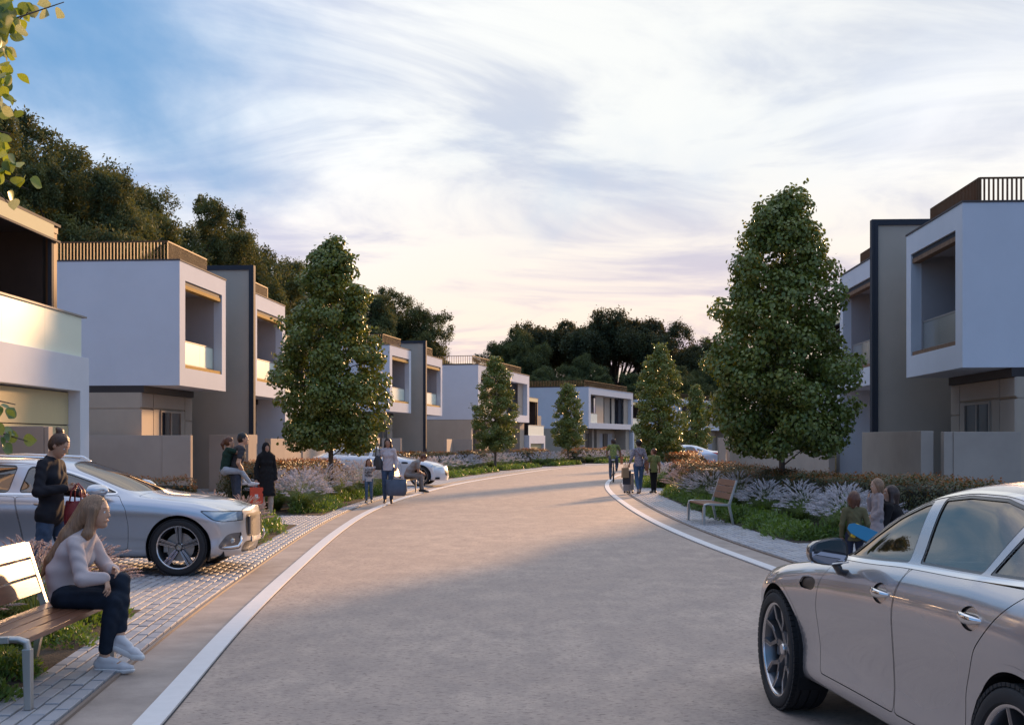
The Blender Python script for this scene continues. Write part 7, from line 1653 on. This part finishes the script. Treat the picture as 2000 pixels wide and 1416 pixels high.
build_person('boy in an olive green shirt and black trousers standing with his back to us', J, s_, loc, R(3), SKIN2, HR, cloth('shirt_olive', (.20, .22, .08)), cloth('trousers_black', (.018, .018, .02)), BSHOE, fem=False, face_dir=(-.9, .5, .1), hair='short', h=.012, sleeves='short', tophem=-.1, child=False, headscale=1.12, hemz=.80)
# children and crouching woman by the right bed
loc = (3.90, 14.0, .03); J, s_ = pose(1.01, False, elR=(.25, -.03, 1.12), wrR=(.20, .02, .92), hdR=(.16, .05, .84), shL=(-.17, 0, 1.37), shR=(.17, 0, 1.37))
J['head'] = J['head']+np.array([0, 0, .0]); OLV = cloth('jumper_olive', (.14, .12, .06))
build_person('small boy with auburn hair in an olive jumper holding a skateboard', J, s_, loc, R(-12), SKIN2, HR, OLV, cloth('trousers_navy', (.03, .035, .06)), BSHOE, fem=False, face_dir=(.35, 1, 0), hair='bob', h=.009, child=True, hemz=.80)
def skateboard(label, loc, rot):
    r = empty('skateboard', label, 'skateboard', loc); r.rotation_euler = rot; BL = mat('board_blue', (.02, .19, .34), .45); YE = mat('wheel_yellow', (.75, .50, .03), .45)
    mb = MB(); n = 16; pts = []
    for i in range(n):
        a = 2*math.pi*i/n; q = 3.2; ca, sa = math.cos(a), math.sin(a); rr = 1/((abs(ca)**q+abs(sa)**q)**(1/q)); pts.append((ca*rr*.29, sa*rr*.078))
    mb.prism(pts, -.007, .007); mb.build('deck', BL, r, bevel=.003)
    for sg in (-1, 1):
        MB().box(sg*.19-.03, sg*.19+.03, -.03, .03, -.03, -.008).build('truck', BLACKP, r, bevel=.004); MB().tube([(sg*.19, -.06, -.035), (sg*.19, .06, -.035)], .008, 6).build('axle', CHROME, r)
        for y in (-.062, .062): MB().lathe([(0, -.018), (.026, -.018), (.030, -.010), (.030, .010), (.026, .018), (0, .018)], 16, 'y', (sg*.19, y, -.04)).build('wheel', YE, r, auto=40)
    return r
skateboard('blue skateboard with yellow wheels under the small boy\'s arm', (4.06, 13.86, .56), (R(72), R(24), R(-6)))
loc = (4.82, 16.2, .03); J, s_ = pose(1.09, True, elR=(.20, .06, 1.10), wrR=(.08, .16, 1.35), hdR=(.03, .15, 1.46), elL=(-.20, .04, 1.08), wrL=(-.10, .16, .95), hdL=(-.03, .20, .95))
build_person('little blonde girl in a pink grey dress with a hand at her mouth', J, s_, loc, R(100), SKIN1, HBL, cloth('dress_pinkgrey', (.36, .29, .28)), cloth('tights_grey', (.2, .19, .2)), BSHOE, face_dir=(.25, 1, -.1), hair='bob', h=.009, child=True, extra_top=lambda T: T.cap((0, 0, .60), (0, 0, .42), .10, .14, .05))
loc = (5.22, 16.3, .03); J, s_ = sitting(1.66, .30, head=(0, .20, 1.10)); 
for kq in J: J[kq] = J[kq]-np.array([0, 0, .17]) if kq not in ('anL', 'anR', 'toL', 'toR') else J[kq]-np.array([0, .18, 0])
build_person('crouching woman with dark red brown hair facing the little blonde girl', J, s_, loc, R(85), SKIN2, HD, cloth('top_black', (.015, .013, .014)), DENIMD, BSHOE, face_dir=(0, 1, .1), hair='long', h=.012)
loc = (9.05, 67.5, .0); J, s_ = pose(1.72, False, chest=(0, .10, 1.26), neck=(0, .16, 1.42), head=(0, .21, 1.57), shL=(-.18, .14, 1.37), shR=(.18, .14, 1.37), elR=(.22, .28, 1.15), elL=(-.22, .28, 1.15), wrR=(.2, .45, 1.05), wrL=(-.2, .45, 1.05), hdL=(-.2, .52, 1.02), hdR=(.2, .52, 1.02))
build_person('person in dark clothes leaning towards the pale blue sedan, under the tree', J, s_, loc, R(30), SKIN3, HK, cloth('jacket_dark', (.02, .02, .024)), cloth('trousers_dark', (.025, .025, .03)), BSHOE, fem=False, hair='short', h=.016, facefeat=False)
